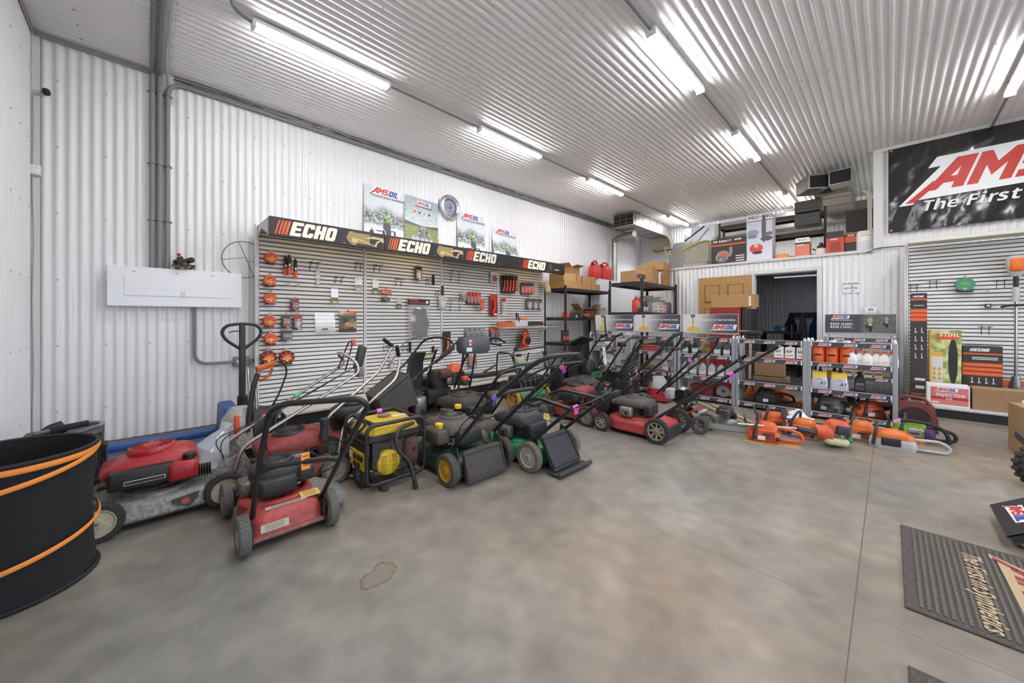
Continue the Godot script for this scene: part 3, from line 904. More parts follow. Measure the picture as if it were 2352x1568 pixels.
func build_posters() -> void:
	var ride := paint_poster(0)
	blob(ride, 92, 140, 8, 9, Color("7fc24a")); blob(ride, 92, 158, 14, 15, Color("6d9c3c")); blob(ride, 86, 156, 5, 9, Color("2e3a22"))
	blob(ride, 94, 188, 17, 22, Color("37393b")); blob(ride, 80, 222, 6, 16, Color("2b2b2d")); blob(ride, 100, 214, 12, 20, Color("303133"))
	blob(ride, 128, 216, 5, 12, Color("2a2b2c")); blob(ride, 114, 205, 18, 3, Color("2a2b2c")); blob(ride, 62, 214, 16, 3, Color("2a2b2c"))
	blob(ride, 30, 226, 9, 14, Color("3b3d40")); blob(ride, 32, 208, 4, 6, Color("e3a32c"))
	var road := paint_poster(1)
	for q in [[72, 160], [108, 163]]:
		blob(road, q[0], q[1], 4, 6, Color("3a3436")); blob(road, q[0], q[1] + 8, 7, 9, Color("857a76")); blob(road, q[0], q[1] + 14, 4, 7, Color("2b2a2b"))
	var ci := 0
	for c in ["c8542b", "5e4a3a", "b08a60", "54584f"]:
		blob(road, 46 + ci * 25, 76, 10, 10, Color("e6e4dc")); blob(road, 46 + ci * 25, 76, 8, 8, Color(c)); ci += 1
	ci = 0
	for c in ["d07a34", "c85040", "3c5ca0", "c86a40", "5a8f50"]:
		blob(road, 40 + ci * 22, 222, 9, 16, Color("aab6bb")); blob(road, 40 + ci * 22, 204, 4, 6, Color(c)); ci += 1
	var m0 := img_mat("poster_ride", ride, 0.4)
	var m1 := img_mat("poster_road", road, 0.4)
	var ink := mat("ink_grey", "54565a", 0.6)
	var data := [[2.2, 2.37, 0.61, 0.77, 0, -1.5, 0.1, "snow-rider poster furthest from the clock, larger logo", 0.094],
		[2.83, 2.37, 0.6, 0.76, 1, -2.5, 0.12, "poster of two motorcycles on an open road beside the clock", 0.052],
		[3.83, 2.33, 0.61, 0.75, 0, -1.0, 0.14, "snow-rider poster just past the round clock", 0.085],
		[4.63, 2.3, 0.63, 0.64, 0, -2.0, 0.3, "curling snow-rider poster at the far end, foot hidden by the header", 0.08]]
	for q in data:
		var t := thing("wall_poster", q[7], "poster", at(q[0], q[1], -5.27, 0, 0, q[5]), "advertising posters above the slat wall")
		var st := S(); T = Transform3D.IDENTITY; curl(st, q[2], q[3], q[6] * 0.5); obj("print", st, m0 if q[4] == 0 else m1, t)
		var lw: float = q[8]
		var z0: float = q[6] * 0.5 * pow(0.12, 2.0) + 0.004
		if q[4] == 0:
			oil_logo(t, at(q[2] * 0.19, q[3] * 0.87, z0, 0, 0, -1), lw * 0.95)
			text(t, "Protect your weekend", 0.062, at(q[2] * 0.17, q[3] * 0.775, z0 + 0.006), ink, 0, 0.86, false)
		else:
			oil_logo(t, at(q[2] * 0.33, q[3] * 0.86, z0), lw)
			text(t, "The First in Synthetics", 0.03, at(q[2] * 0.28, q[3] * 0.8, z0 + 0.004), mat("ink_blue", "2b3a6a", 0.6), 0.2)
	# clock
	var t := thing("wall_clock", "round chrome wall clock with a grey-blue face between the posters", "clock", at(3.672, 3.088, -5.26))
	var st := S(); T = at(0, 0, 0, 0, 90)
	lathe(st, [[0.2, 0], [0.207, 0.02], [0.2, 0.05], [0.185, 0.06], [0.172, 0.05], [0.165, 0.035], [0.15, 0.05], [0.138, 0.055], [0.128, 0.045], [0.125, 0.02]], 40, true)
	obj("chrome_ring", st, mat("chrome", "c9c9cb", 0.12, 1.0), t)
	st = S(); lathe(st, [[0.0, 0.018], [0.14, 0.018], [0.14, 0.02], [0.0, 0.02]], 36); obj("bezel", st, mat("clock_dark", "3a3336", 0.4), t)
	st = S(); lathe(st, [[0.0, 0.021], [0.118, 0.021], [0.118, 0.024], [0.0, 0.024]], 36); obj("face", st, mat("clock_face", "808a9c", 0.4), t)
	T = Transform3D.IDENTITY
	for k in 12: box_part("hour_mark", mat("label_white"), t, V(sin(TAU * k / 12) * 0.104, cos(TAU * k / 12) * 0.104, 0.025), V(0.007, 0.007, 0.002))
	st = S(); extr(st, [Vector2(-0.02, -0.03), Vector2(0.0, 0.0), Vector2(-0.012, 0.045), Vector2(0.012, 0.02), Vector2(0.05, -0.005), Vector2(0.015, -0.015), Vector2(0.02, -0.035)], 0.0245, 0.026); obj("bird_emblem", st, mat("clock_red", "7c2c2c", 0.5), t)
	st = S(); bx(st, V(-0.035, -0.005, 0.03), V(0.085, 0.005, 0.002)); obj("hour_hand", st, mat("clock_red"), t)
	st = S(); T = at(0, 0, 0, 0, 0, 78); bx(st, V(0.045, 0, 0.032), V(0.1, 0.004, 0.002)); T = Transform3D.IDENTITY; obj("minute_hand", st, mat("clock_red"), t)
	box_part("red_band", mat("clock_red2", "a53a36", 0.5), t, V(0.005, -0.072, 0.025), V(0.055, 0.012, 0.002))

# ---------- goods hanging on the slat wall ----------
func peg(parent: Node, x: float, y: float, z: float, depth: float, m: Material) -> void:
	# a single wire peg leaving the slats at z = 0 of the thing
	var st := S(); tube(st, [V(x, y, z - depth), V(x, y, z), V(x, y + 0.012, z + 0.012)], 0.0022, 5)
	obj("peg", st, m, parent)

func spool(x: float, y: float, r: float, big: bool, label: String) -> void:
	var t := thing("line_spool", label, "spool", at(x, y, SLAT_Z + 0.1 if not big else SLAT_Z + 0.07), "trimmer line spools hanging on pegs")
	var flange := mat("spool_black", "211d1d", 0.5) if big else mat("spool_orange", "e2512c", 0.5)
	var core := mat("spool_line_red", "c2402c", 0.5) if big else mat("spool_line", "c9553a", 0.55)
	var key := "spool%.3f%s" % [r, big]
	if not cache.has(key):
		var out := []
		var st := S(); T = at(0, 0, 0, 0, 90)
		lathe(st, [[r * 0.3, 0.016], [r * 0.97, 0.016], [r, 0.02], [r, 0.026], [r * 0.96, 0.03], [r * 0.3, 0.03]], 8 if not big else 22); out.append(done(st))
		st = S()
		var prof := []
		for i in 8: prof.append([r * (0.86 if i % 2 else 0.93), -0.07 + i * 0.0125])
		lathe(st, prof, 22); out.append(done(st))
		st = S(); lathe(st, [[0.0, 0.0305], [r * 0.62, 0.0305], [r * 0.62, 0.032], [0.0, 0.032]], 20); out.append(done(st))
		T = Transform3D.IDENTITY
		st = S(); extr(st, [Vector2(-r * 0.6, -r * 0.05), Vector2(r * 0.6, -r * 0.05), Vector2(r * 0.6, -r * 0.3), Vector2(-r * 0.6, -r * 0.3)], 0.032, 0.033)
		extr(st, [Vector2(-r * 0.5, r * 0.1), Vector2(r * 0.1, r * 0.02), Vector2(r * 0.55, r * 0.35), Vector2(r * 0.1, r * 0.25)], 0.032, 0.033)
		out.append(done(st))
		st = S(); rbox(st, V(0, -r * 0.98, -0.02), V(r * 1.5, 0.012, 0.09), 0.01, 0.004, 3); out.append(done(st))
		st = S(); lathe(st, [[0.001, 0.0], [0.002, 0.0]], 4); out.append(done(st))
		cache[key] = out
	var c: Array = cache[key]
	inst("flange", c[0], flange, t)
	inst("wound_line", c[1], core, t)
	inst("sticker", c[2], mat("spool_sticker", "c23a22", 0.5), t)
	inst("sticker_flash", c[3], mat("spool_yellow", "edb23a", 0.5), t)
	inst("foot", c[4], mat("spool_black", "211d1d", 0.5), t)
	box_part("white_patch", mat("label_white"), t, V(0, -r * 0.45, 0.0325), V(r * 0.3, r * 0.16, 0.001))
	if big:
		for k in 8:
			var a := TAU * k / 8 + 0.2
			var st := S(); T = at(cos(a) * r * 0.8, sin(a) * r * 0.8, 0.031, 0, 0, rad_to_deg(a)); bx(st, V(0, 0, 0), V(r * 0.2, r * 0.34, 0.003)); T = Transform3D.IDENTITY
			obj("window", st, mat("spool_line_red"), t)
	# hanging tab on its peg
	box_part("hang_tab", mat("tab_tan", "c9b48c", 0.6), t, V(0, r + 0.012, 0.0), V(0.03, 0.035, 0.003), 0.001)
	peg(t, 0, r + 0.02, 0.04, 0.135 if not big else 0.105, mat("peg_steel", "8c8a84", 0.35, 0.9))

func pack(x: float, y: float, w: float, h: float, head: String, card: String, prod: String, label: String, style := 0, d := 0.03, zoff := 0.06, group := "carded accessories on the slat wall") -> Node3D:
	# carded pack: backing card with coloured header, product under a clear blister
	var t := thing("hanging_pack", label, "package", at(x, y - h / 2, SLAT_Z + zoff), group)
	box_part("card", mat("pk_" + card, card, 0.55), t, V(0, h / 2, 0), V(w, h, 0.003), 0.001)
	box_part("header_band", mat("pk_" + head, head, 0.5), t, V(0, h * 0.86, 0.002), V(w * 0.98, h * 0.24, 0.002))
	var pm := mat("pk_" + prod, prod, 0.45)
	var st := S()
	if style == 0: rbox(st, V(0, h * 0.4, 0.002 + d / 2), V(w * 0.72, h * 0.5, d), 0.008, 0.006)
	elif style == 1:
		T = at(0, h * 0.4, d * 0.5); lathe(st, [[w * 0.2, -h * 0.28], [w * 0.26, -h * 0.2], [w * 0.24, h * 0.1], [w * 0.1, h * 0.2], [w * 0.1, h * 0.28]], 14); T = Transform3D.IDENTITY
	elif style == 2:
		for k in 3: rbox(st, V((k - 1) * w * 0.27, h * 0.42, 0.002 + d / 2), V(w * 0.2, h * 0.55, d), 0.006, 0.005)
	else:
		tube(st, fil([V(-w * 0.2, h * 0.12, d * 0.5), V(w * 0.05, h * 0.4, d * 0.6), V(-w * 0.02, h * 0.68, d * 0.5), V(w * 0.2, h * 0.7, d * 0.5)], 0.03), w * 0.12, 8)
	obj("product", st, pm, t)
	box_part("print_block", mat("label_white"), t, V(w * 0.22, h * 0.08, 0.0022), V(w * 0.4, h * 0.09, 0.001))
	if style != 3:
		st = S(); rbox(st, V(0, h * 0.42, 0.004 + d * 0.55), V(w * 0.84, h * 0.62, d * 1.1), 0.01, 0.008)
		obj("blister", st, glass("blister_clear", "f2f6f8", 0.16), t)
	box_part("hang_tab", mat("tab_tan"), t, V(0, h + 0.008, 0), V(0.028, 0.022, 0.002))
	peg(t, 0, h + 0.012, 0.035, zoff + 0.03, mat("peg_steel"))
	return t

func wire_hook(x: float, y: float, w: float, h: float, label: String) -> void:
	var t := thing("wire_hook", label, "hook", at(x, y, SLAT_Z + 0.012), "empty black wire hooks on the slat wall")
	var m := mat("wire_black", "232325", 0.5)
	for s in [-0.35, 0.35]:
		var st := S(); tube(st, fil([V(s * w, -h * 0.5, 0), V(s * w, h * 0.5, 0), V(s * w * 1.1, h * 0.4, 0.1), V(s * w * 1.1, h * 0.5, 0.13)], 0.012, 3), 0.003, 5); obj("arm", st, m, t)
		st = S(); tube(st, [V(s * w, -h * 0.45, 0.002), V(s * w * 1.05, h * 0.4, 0.09)], 0.0025, 5); obj("brace", st, m, t)
	var st2 := S(); tube(st2, [V(-w * 0.5, h * 0.45, 0.004), V(w * 0.5, h * 0.45, 0.004)], 0.003, 5); obj("cross_wire", st2, m, t)

func clear_card(x: float, y: float, w: float, h: float, tint: String, label: String) -> void:
	# nearly empty clear bag with a printed foot hanging from a slat
	var t := thing("clear_pouch", label, "pouch", at(x, y - h / 2, SLAT_Z + 0.03), "clear pouches with a printed foot")
	box_part("clear_sleeve", glass("sleeve_clear", "f4f4f0", 0.28), t, V(0, h / 2, 0), V(w, h, 0.002))
	box_part("printed_card", mat("pk_" + tint, tint, 0.6), t, V(0, h * 0.22, 0.002), V(w * 0.96, h * 0.42, 0.002))
	box_part("print_lines", mat("label_white"), t, V(0, h * 0.15, 0.0033), V(w * 0.6, h * 0.1, 0.0008))
	text(t, "ECHO", w * 0.26, at(-w * 0.32, h * 0.33, 0.0035), mat("black_soft"), 0.2)
	box_part("slat_clip", mat("panel_shade"), t, V(0, h * 0.98, -0.01), V(0.02, 0.02, 0.016))

func build_slat_goods() -> void:
	var i := 0
	for q in [[1.029, 1.898], [1.017, 1.636], [1.02, 1.43], [1.014, 1.169], [1.025, 0.966]]:
		spool(q[0], q[1], 0.064, false, "orange trimmer line spool stack, %s from the top of the column" % ["first", "second", "third", "fourth", "fifth"][i]); i += 1
	spool(1.009, 0.747, 0.08, true, "large black and red line spool nearest the panel end, bottom row")
	spool(1.194, 0.737, 0.08, true, "large black and red line spool beside another, bottom row")
	# grease and oil tubes
	i = 0
	for q in [[1.185, 1.835, 0.06], [1.215, 1.845, 0.1], [1.284, 1.807, 0.08]]:
		var t := thing("line_tube", ["rear orange and black line tube of the pair", "front orange and black line tube of the pair", "single orange and black line tube beside the pair"][i], "tube", at(q[0], q[1] - 0.12, SLAT_Z + q[2]), "tubes hanging near the top of the first bay")
		var st := S(); lathe(st, [[0.02, 0], [0.02, 0.08]], 14); obj("lower_sleeve", st, mat("tube_orange", "e0572c", 0.5), t)
		st = S(); lathe(st, [[0.0195, 0.08], [0.0195, 0.17]], 14); obj("dark_sleeve", st, mat("tube_dark", "2a2526", 0.5), t)
		st = S(); lathe(st, [[0.02, 0.17], [0.02, 0.2], [0.015, 0.205], [0.011, 0.23], [0.0, 0.235]], 14); obj("cap", st, mat("spool_black"), t)
		box_part("label_patch", mat("label_white"), t, V(0, 0.11, 0.0193), V(0.018, 0.03, 0.002))
		peg(t, 0, 0.235, 0.03, q[2] + 0.02, mat("peg_steel")); i += 1
	i = 0
	for q in [[1.505, 1.857, 0.12, 0.11, "paired empty wire hook near the top of the first bay"], [2.064, 1.909, 0.1, 0.11, "empty wire hook next to the first seam upright"], [1.803, 1.707, 0.11, 0.09, "empty wire hook above the olive pouch"], [2.33, 1.905, 0.11, 0.11, "empty wire hook high in the second bay"], [2.66, 1.73, 0.12, 0.11, "empty wire hook left of the harness bag"], [3.68, 1.905, 0.24, 0.2, "large square wire hook at the top of the third bay"], [3.68, 1.42, 0.27, 0.22, "large square wire hook low in the third bay"], [3.15, 1.77, 0.07, 0.1, "small wire hook beside the upper black bar"], [3.33, 1.6, 0.07, 0.1, "small wire hook beside the lower black bar"], [2.47, 0.76, 0.1, 0.1, "wire hook low in the second bay above the handle grips"], [2.77, 0.75, 0.1, 0.09, "wire hook low in the second bay by a black bar"]]:
		wire_hook(q[0], q[1], q[2], q[3], q[4])
	for q in [[1.194, 1.607, "bare steel peg with tan tab under the line tubes"], [1.299, 1.607, "bare steel peg with tan tab right of its twin"]]:
		var t := thing("bare_peg", q[2], "peg", at(q[0], q[1], SLAT_Z + 0.012), "bare pegs with tan tabs")
		peg(t, 0, 0, 0.13, 0.13, mat("peg_steel"))
		box_part("tab", mat("tab_tan"), t, V(0, -0.01, 0.12), V(0.03, 0.028, 0.003))
	for q in [[3.256, 1.809, 0.16, "upper black display bar in the second bay"], [3.427, 1.654, 0.15, "lower black display bar over the seam"], [2.56, 0.8, 0.08, "short black bar behind the orange throttle grip"], [2.844, 0.771, 0.156, "tall black bar low in the second bay"], [3.252, 0.71, 0.1, "short black bar low by the seam upright"]]:
		var st := S(); bx(st, V(0, 0, 0.02), V(0.034, q[2], 0.03), 0.004)
		var t := thing("display_bar", q[3], "display bar", at(q[0], q[1], SLAT_Z + 0.01), "black display bars on the slat wall")
		obj("bar", st, mat("spool_black"), t)
		box_part("hanger", mat("wire_black"), t, V(0, q[2] * 0.3, 0.0), V(0.02, 0.03, 0.014))
	for q in [[1.552, 1.733, 0.046, 0.22, "b9b8b2", "narrow clear pouch under the paired hook"], [1.755, 1.485, 0.09, 0.21, "857f4e", "clear pouch with olive printed foot"], [2.066, 1.669, 0.098, 0.19, "a8a8a8", "clear pouch with grey foot beside the first seam"], [2.307, 1.642, 0.089, 0.21, "7a7368", "clear pouch with brown-grey foot at the edge of the second bay"], [2.663, 1.42, 0.078, 0.14, "55604d", "small clear pouch with dark green foot"], [2.557, 0.581, 0.07, 0.22, "b0aea8", "clear pouch hanging low behind the mower handles"]]:
		clear_card(q[0], q[1], q[2], q[3], q[4], q[5])
	pack(1.284, 1.361, 0.088, 0.155, "9c3a30", "4a3230", "8e2a22", "red carded pack alone below the bare pegs")
	pack(1.19, 1.163, 0.095, 0.163, "5a4a48", "3c3634", "a53628", "carded pack with a red part, left of a pair")
	pack(1.312, 1.154, 0.1, 0.184, "b5382c", "3a2c2b", "c9c6c0", "red carded pack with a pale tool, right of a pair", 1)
	pack(1.196, 0.991, 0.113, 0.132, "4e4a48", "56504c", "2c2a2a", "grey carded pack with a black roll, bottom of its column")
	pack(2.971, 1.888, 0.122, 0.224, "2b2626", "4b3c36", "e0e0de", "tall black and orange pack hung high above the harness bag", 1)
	pack(2.45, 1.58, 0.16, 0.07, "d2492d", "d2492d", "c94a30", "flat red header card above a small black part", 0, 0.006)
	pack(2.444, 1.475, 0.131, 0.054, "2f2d2c", "3a3836", "2c2b2b", "small black part hung under the flat red card", 2, 0.02)
	pack(3.406, 1.453, 0.148, 0.206, "c4c6c8", "b9bbbd", "d6dadd", "shiny silver pouch below the lower black bar", 0, 0.03)
	pack(4.521, 1.95, 0.173, 0.198, "e4e2de", "d4d2ce", "b23a2c", "pale blister pack holding a round red part by the third seam", 1)
	pack(3.83, 1.581, 0.11, 0.128, "b8b6b2", "a5a3a0", "8c8c8c", "small grey blister pack left of a row of packs")
	for k in 4: pack(3.95 + k * 0.055, 1.545, 0.1, 0.21, "d8482a", "3b3636", "c9482e", "%s carded pack of the overlapping row in the third bay" % ["first", "second", "third", "fourth"][k], 0, 0.025, 0.04 + k * 0.025)
	pack(4.17, 1.427, 0.1, 0.2, "e2552c", "e2552c", "d8482a", "plain orange pack hanging below the overlapping row", 0, 0.015, 0.15)
	pack(4.515, 1.436, 0.19, 0.382, "c8352a", "8d1f1c", "d9452f", "long red and black pack holding a folding saw", 3, 0.04)
	for k in 5: pack(4.78 + k * 0.05, 1.84, 0.13, 0.34, "3a3434", "44403e", "e0562d", "%s dark pouch of the orange tool bundle in the far bay" % ["first", "second", "third", "fourth", "fifth"][k], 3, 0.05, 0.03 + k * 0.03)
	for k in 4: pack(5.3 + k * 0.07, 1.79, 0.12, 0.24, "5a5452", "4a4746", "d5502f", "%s carded pack of the upper row in the far bay" % ["first", "second", "third", "fourth"][k], 0, 0.03, 0.03 + k * 0.025)
	pack(4.765, 1.433, 0.09, 0.31, "b93127", "dcd9d2", "c9c6be", "long narrow white pack with a red top", 0, 0.02)
	for k in 3: pack(5.45 + k * 0.17, 1.489, 0.15, 0.22, "5b5553", "4d4a4a", "c9c6c2", "%s small bottle pack of the lower row in the far bay" % ["first", "second", "third"][k], 1, 0.05)
	pack(3.49, 0.798, 0.15, 0.369, "2a2626", "2c2828", "e0632c", "tall black pack with an orange pruner low by the seam", 3, 0.05)
	for k in 4: pack(3.93 + k * 0.095, 0.931, 0.12, 0.19, "8a8a8a", "6b6a69", "3c3c3e", "%s clear pack of safety glasses in the low row" % ["first", "second", "third", "fourth"][k], 0, 0.05, 0.04 + 0.02 * k)
	for k in 2: pack(4.48 + k * 0.11, 0.904, 0.11, 0.26, "e2582c", "2b2626", "3a3232", "%s orange and black glove pack under the white bracket shelf" % ["left-hand", "right-hand"][k])
	pack(4.02, 0.5, 0.2, 0.3, "c9c6c0", "5d6470", "c8462f", "checkered card of small parts hung low behind the snow thrower", 2, 0.03)
	# clear literature holder and a catalogue
	var t := thing("literature_holder", "empty clear literature holder with a small black logo", "holder", at(1.637, 1.017, SLAT_Z + 0.015))
	var cl := glass("holder_clear", "eef2f4", 0.2)
	box_part("back", cl, t, V(0, 0.127, 0.004), V(0.238, 0.253, 0.004))
	box_part("front", cl, t, V(0, 0.085, 0.035), V(0.238, 0.17, 0.003))
	box_part("base", cl, t, V(0, 0.002, 0.02), V(0.238, 0.004, 0.034))
	stripes_logo(t, at(-0.055, 0.035, 0.0375), 0.02, mat("black_soft"), mat("sign_orange"))
	t = thing("catalogue", "catalogue with an orange title and a photo of outdoor tools", "catalogue", at(1.927, 1.017, SLAT_Z + 0.02))
	var img := Image.create(96, 120, false, Image.FORMAT_RGB8)
	var n := FastNoiseLite.new(); n.seed = 77; n.frequency = 0.07
	for y in 120:
		for x in 96:
			var k := n.get_noise_2d(x, y)
			var c := Color("4d4a5a").lerp(Color("6b6f4a"), clampf(k * 2 + 0.5, 0, 1))
			if y < 26: c = Color("c8c3bc").lerp(Color("dd5a2c"), clampf((x - 20 + y) / 30.0, 0, 1)) if y < 22 else Color("8a8f6a")
			elif y > 60 and y < 100 and x > 30: c = Color("c9a878").lerp(Color("b08f62"), clampf(k + 0.5, 0, 1))
			elif y >= 100: c = Color("3c3536")
			img.set_pixel(x, y, c)
	blob(img, 55, 40, 14, 11, Color("3f6a3e")); blob(img, 30, 52, 16, 14, Color("3a3a48")); blob(img, 34, 92, 12, 9, Color("d0512c")); blob(img, 72, 58, 9, 16, Color("8a7a6a"))
	var st := S(); T = at(-0.112, 0, 0); sheet(st, 0.224, 0.28, 0.0075); T = Transform3D.IDENTITY; obj("cover", st, img_mat("catalogue_cover", img), t)
	box_part("pages", mat("label_white"), t, V(0, 0.14, 0.0035), V(0.222, 0.278, 0.006))
	text(t, "PRODUCTS", 0.032, at(-0.1, 0.235, 0.0085), mat("label_white"), 0.2)
	stripes_logo(t, at(-0.03, 0.045, 0.0085), 0.025, mat("black_soft"), mat("sign_orange"))
	box_part("hook", mat("wire_black"), t, V(0, 0.285, 0.0), V(0.02, 0.016, 0.014))
	# harness in a clear bag
	t = thing("harness_bag", "clear bag with a dark padded harness and black header card", "bag", at(2.975, 0.91, SLAT_Z + 0.05))
	st = S(); rbox(st, V(0.0, 0.25, 0.02), V(0.36, 0.5, 0.075), 0.03, 0.02); obj("clear_bag", st, glass("bag_clear", "eef1f3", 0.2), t)
	st = S()
	var rings := []
	for q in [[0.02, 0.2], [0.05, 0.25], [0.15, 0.25], [0.3, 0.23], [0.4, 0.21], [0.44, 0.17], [0.455, 0.1]]: rings.append(rr(q[1], 0.05, q[0], 0.022, 0.022, 0.02, 0.02))
	loft(st, rings); obj("padded_harness", st, worn("harness_grey", "4b4748", 0.8, 0, 0.6), t)
	st = S(); for s in [-1, 1]: tube(st, fil([V(0.02 + s * 0.11, 0.1, 0.03), V(0.02 + s * 0.145, 0.2, 0.03), V(0.02 + s * 0.12, 0.3, 0.03)], 0.05), 0.012, 6)
	obj("red_straps", st, mat("strap_red", "b5473f", 0.7), t)
	box_part("header_card", mat("header_card_black", "241f20", 0.5), t, V(0.0, 0.54, 0.02), V(0.376, 0.09, 0.008), 0.002)
	text(t, "Universal", 0.034, at(-0.165, 0.545, 0.0245), mat("sign_orange"))
	text(t, "Brushcutter Harness", 0.03, at(-0.165, 0.512, 0.0245), mat("sign_orange"))
	box_part("white_patch", mat("label_white"), t, V(0.14, 0.54, 0.0245), V(0.045, 0.04, 0.001))
	peg(t, 0, 0.595, 0.05, 0.085, mat("peg_steel"))
	# perforated bracket shelf with an orange chainsaw case kit
	t = thing("bracket_shelf", "white perforated metal shelf on brackets in the far bay", "shelf", at(5.22, 1.03, SLAT_Z))
	box_part("shelf_plate", mat("slat_white"), t, V(0.05, 0.0, 0.21), V(1.42, 0.012, 0.36), 0.002)
	st = S(); for k in 34: bx(st, V(-0.62 + k * 0.04, 0.0, 0.392), V(0.02, 0.012, 0.004))
	var hs := obj("front_holes", st, mat("shelf_hole", "6f6c68", 0.7), t); hs.set_meta("kind", "stuff")
	for s in [-0.6, 0.6]:
		st = S(); T = at(s, 0, 0, 90); extr(st, [Vector2(0, -0.006), Vector2(-0.34, -0.006), Vector2(-0.34, -0.02), Vector2(0, -0.1)], -0.004, 0.004); T = Transform3D.IDENTITY; obj("bracket", st, mat("slat_white"), t)

# ---------- oil racks, their goods, steel shelving ----------
const ORD := ["first", "second", "third", "fourth", "fifth", "sixth", "seventh", "eighth"]

func bottle_meshes(kind: String) -> Array:
	if cache.has("b_" + kind): return cache["b_" + kind]
	T = Transform3D.IDENTITY
	var body := S()
	var cap := S()
	var lab := S()
	match kind:
		"quart":
			loft(body, [rr(.088, .05, 0.0, .012, .012), rr(.095, .055, .006, .014, .014), rr(.095, .055, .13, .014, .014), rr(.09, .052, .145, .018, .018), rr(.045, .04, .185, .018, .018), rr(.032, .032, .19, .015, .015), rr(.032, .032, .2, .015, .015)])
			lathe(cap, [[.019, .198], [.02, .202], [.02, .226], [.017, .23]], 12)
			sheet_box(lab, .082, .085, .028, .055)
		"jug":
			loft(body, [rr(.17, .1, 0.0, .02, .02), rr(.18, .11, .01, .024, .024), rr(.18, .11, .2, .024, .024), rr(.16, .1, .225, .03, .03), rr(.07, .06, .262, .025, .025), rr(.045, .045, .265, .02, .02), rr(.045, .045, .275, .02, .02)])
			lathe(cap, [[.026, .273], [.027, .278], [.027, .3], [.023, .304]], 12)
			sheet_box(lab, .15, .12, .0555, .1)
		"can":
			lathe(body, [[.058, 0], [.06, .004], [.06, .226], [.057, .23]], 22, true)
			lathe(cap, [[.059, .228], [.06, .233], [.055, .234], [.03, .246], [.028, .27], [.0, .27]], 18)
			sheet_box(lab, .07, .07, .048, .16)
		"small":
			loft(body, [rr(.085, .055, 0.0, .016, .016), rr(.09, .06, .006, .02, .02), rr(.09, .06, .085, .02, .02), rr(.07, .05, .115, .022, .022), rr(.034, .034, .14, .016, .016), rr(.034, .034, .15, .016, .016)])
			lathe(cap, [[.025, .146], [.026, .15], [.026, .166], [.022, .17]], 12)
			sheet_box(lab, .05, .03, .0305, .045)
		"tin":
			bx(body, V(0, .085, 0), V(.095, .17, .07), .004)
			lathe(cap, [[.014, .17], [.014, .19], [.012, .194]], 10)
			sheet_box(lab, .094, .03, .0355, .02)
	cache["b_" + kind] = [done(body), done(cap), done(lab)]
	return cache["b_" + kind]

func sheet_box(st: SurfaceTool, w: float, h: float, z: float, cy: float) -> void:
	bx(st, V(0, cy, z), V(w, h, 0.002))

func bottle(kind: String, place: Transform3D, body: String, cap: String, lab: String, label: String, group: String, called := "oil_bottle", category := "bottle") -> Node3D:
	var t := thing(called, label, category, place, group)
	var m := bottle_meshes(kind)
	inst("body", m[0], mat("bt_" + body, body, 0.4), t)
	inst("cap", m[1], mat("bt_" + cap, cap, 0.4), t)
	inst("label_print", m[2], mat("bt_" + lab, lab, 0.5), t)
	if kind in ["quart", "jug"]:
		oil_logo(t, at(-.026, .082, .0292) if kind == "quart" else at(-.05, .135, .0568), .0115 if kind == "quart" else .02)
		var c2 := {"1f8a4a": "2c7a4c", "c83232": "c03a30", "2a4ea8": "3a5aa8"}
		box_part("label_stripe", mat("bt2_" + cap, c2.get(cap, "6b6d70"), 0.5), t, V(0, .03, .0295) if kind == "quart" else V(0, .06, .057), V(.08, .016, .001) if kind == "quart" else V(.14, .03, .001))
	return t

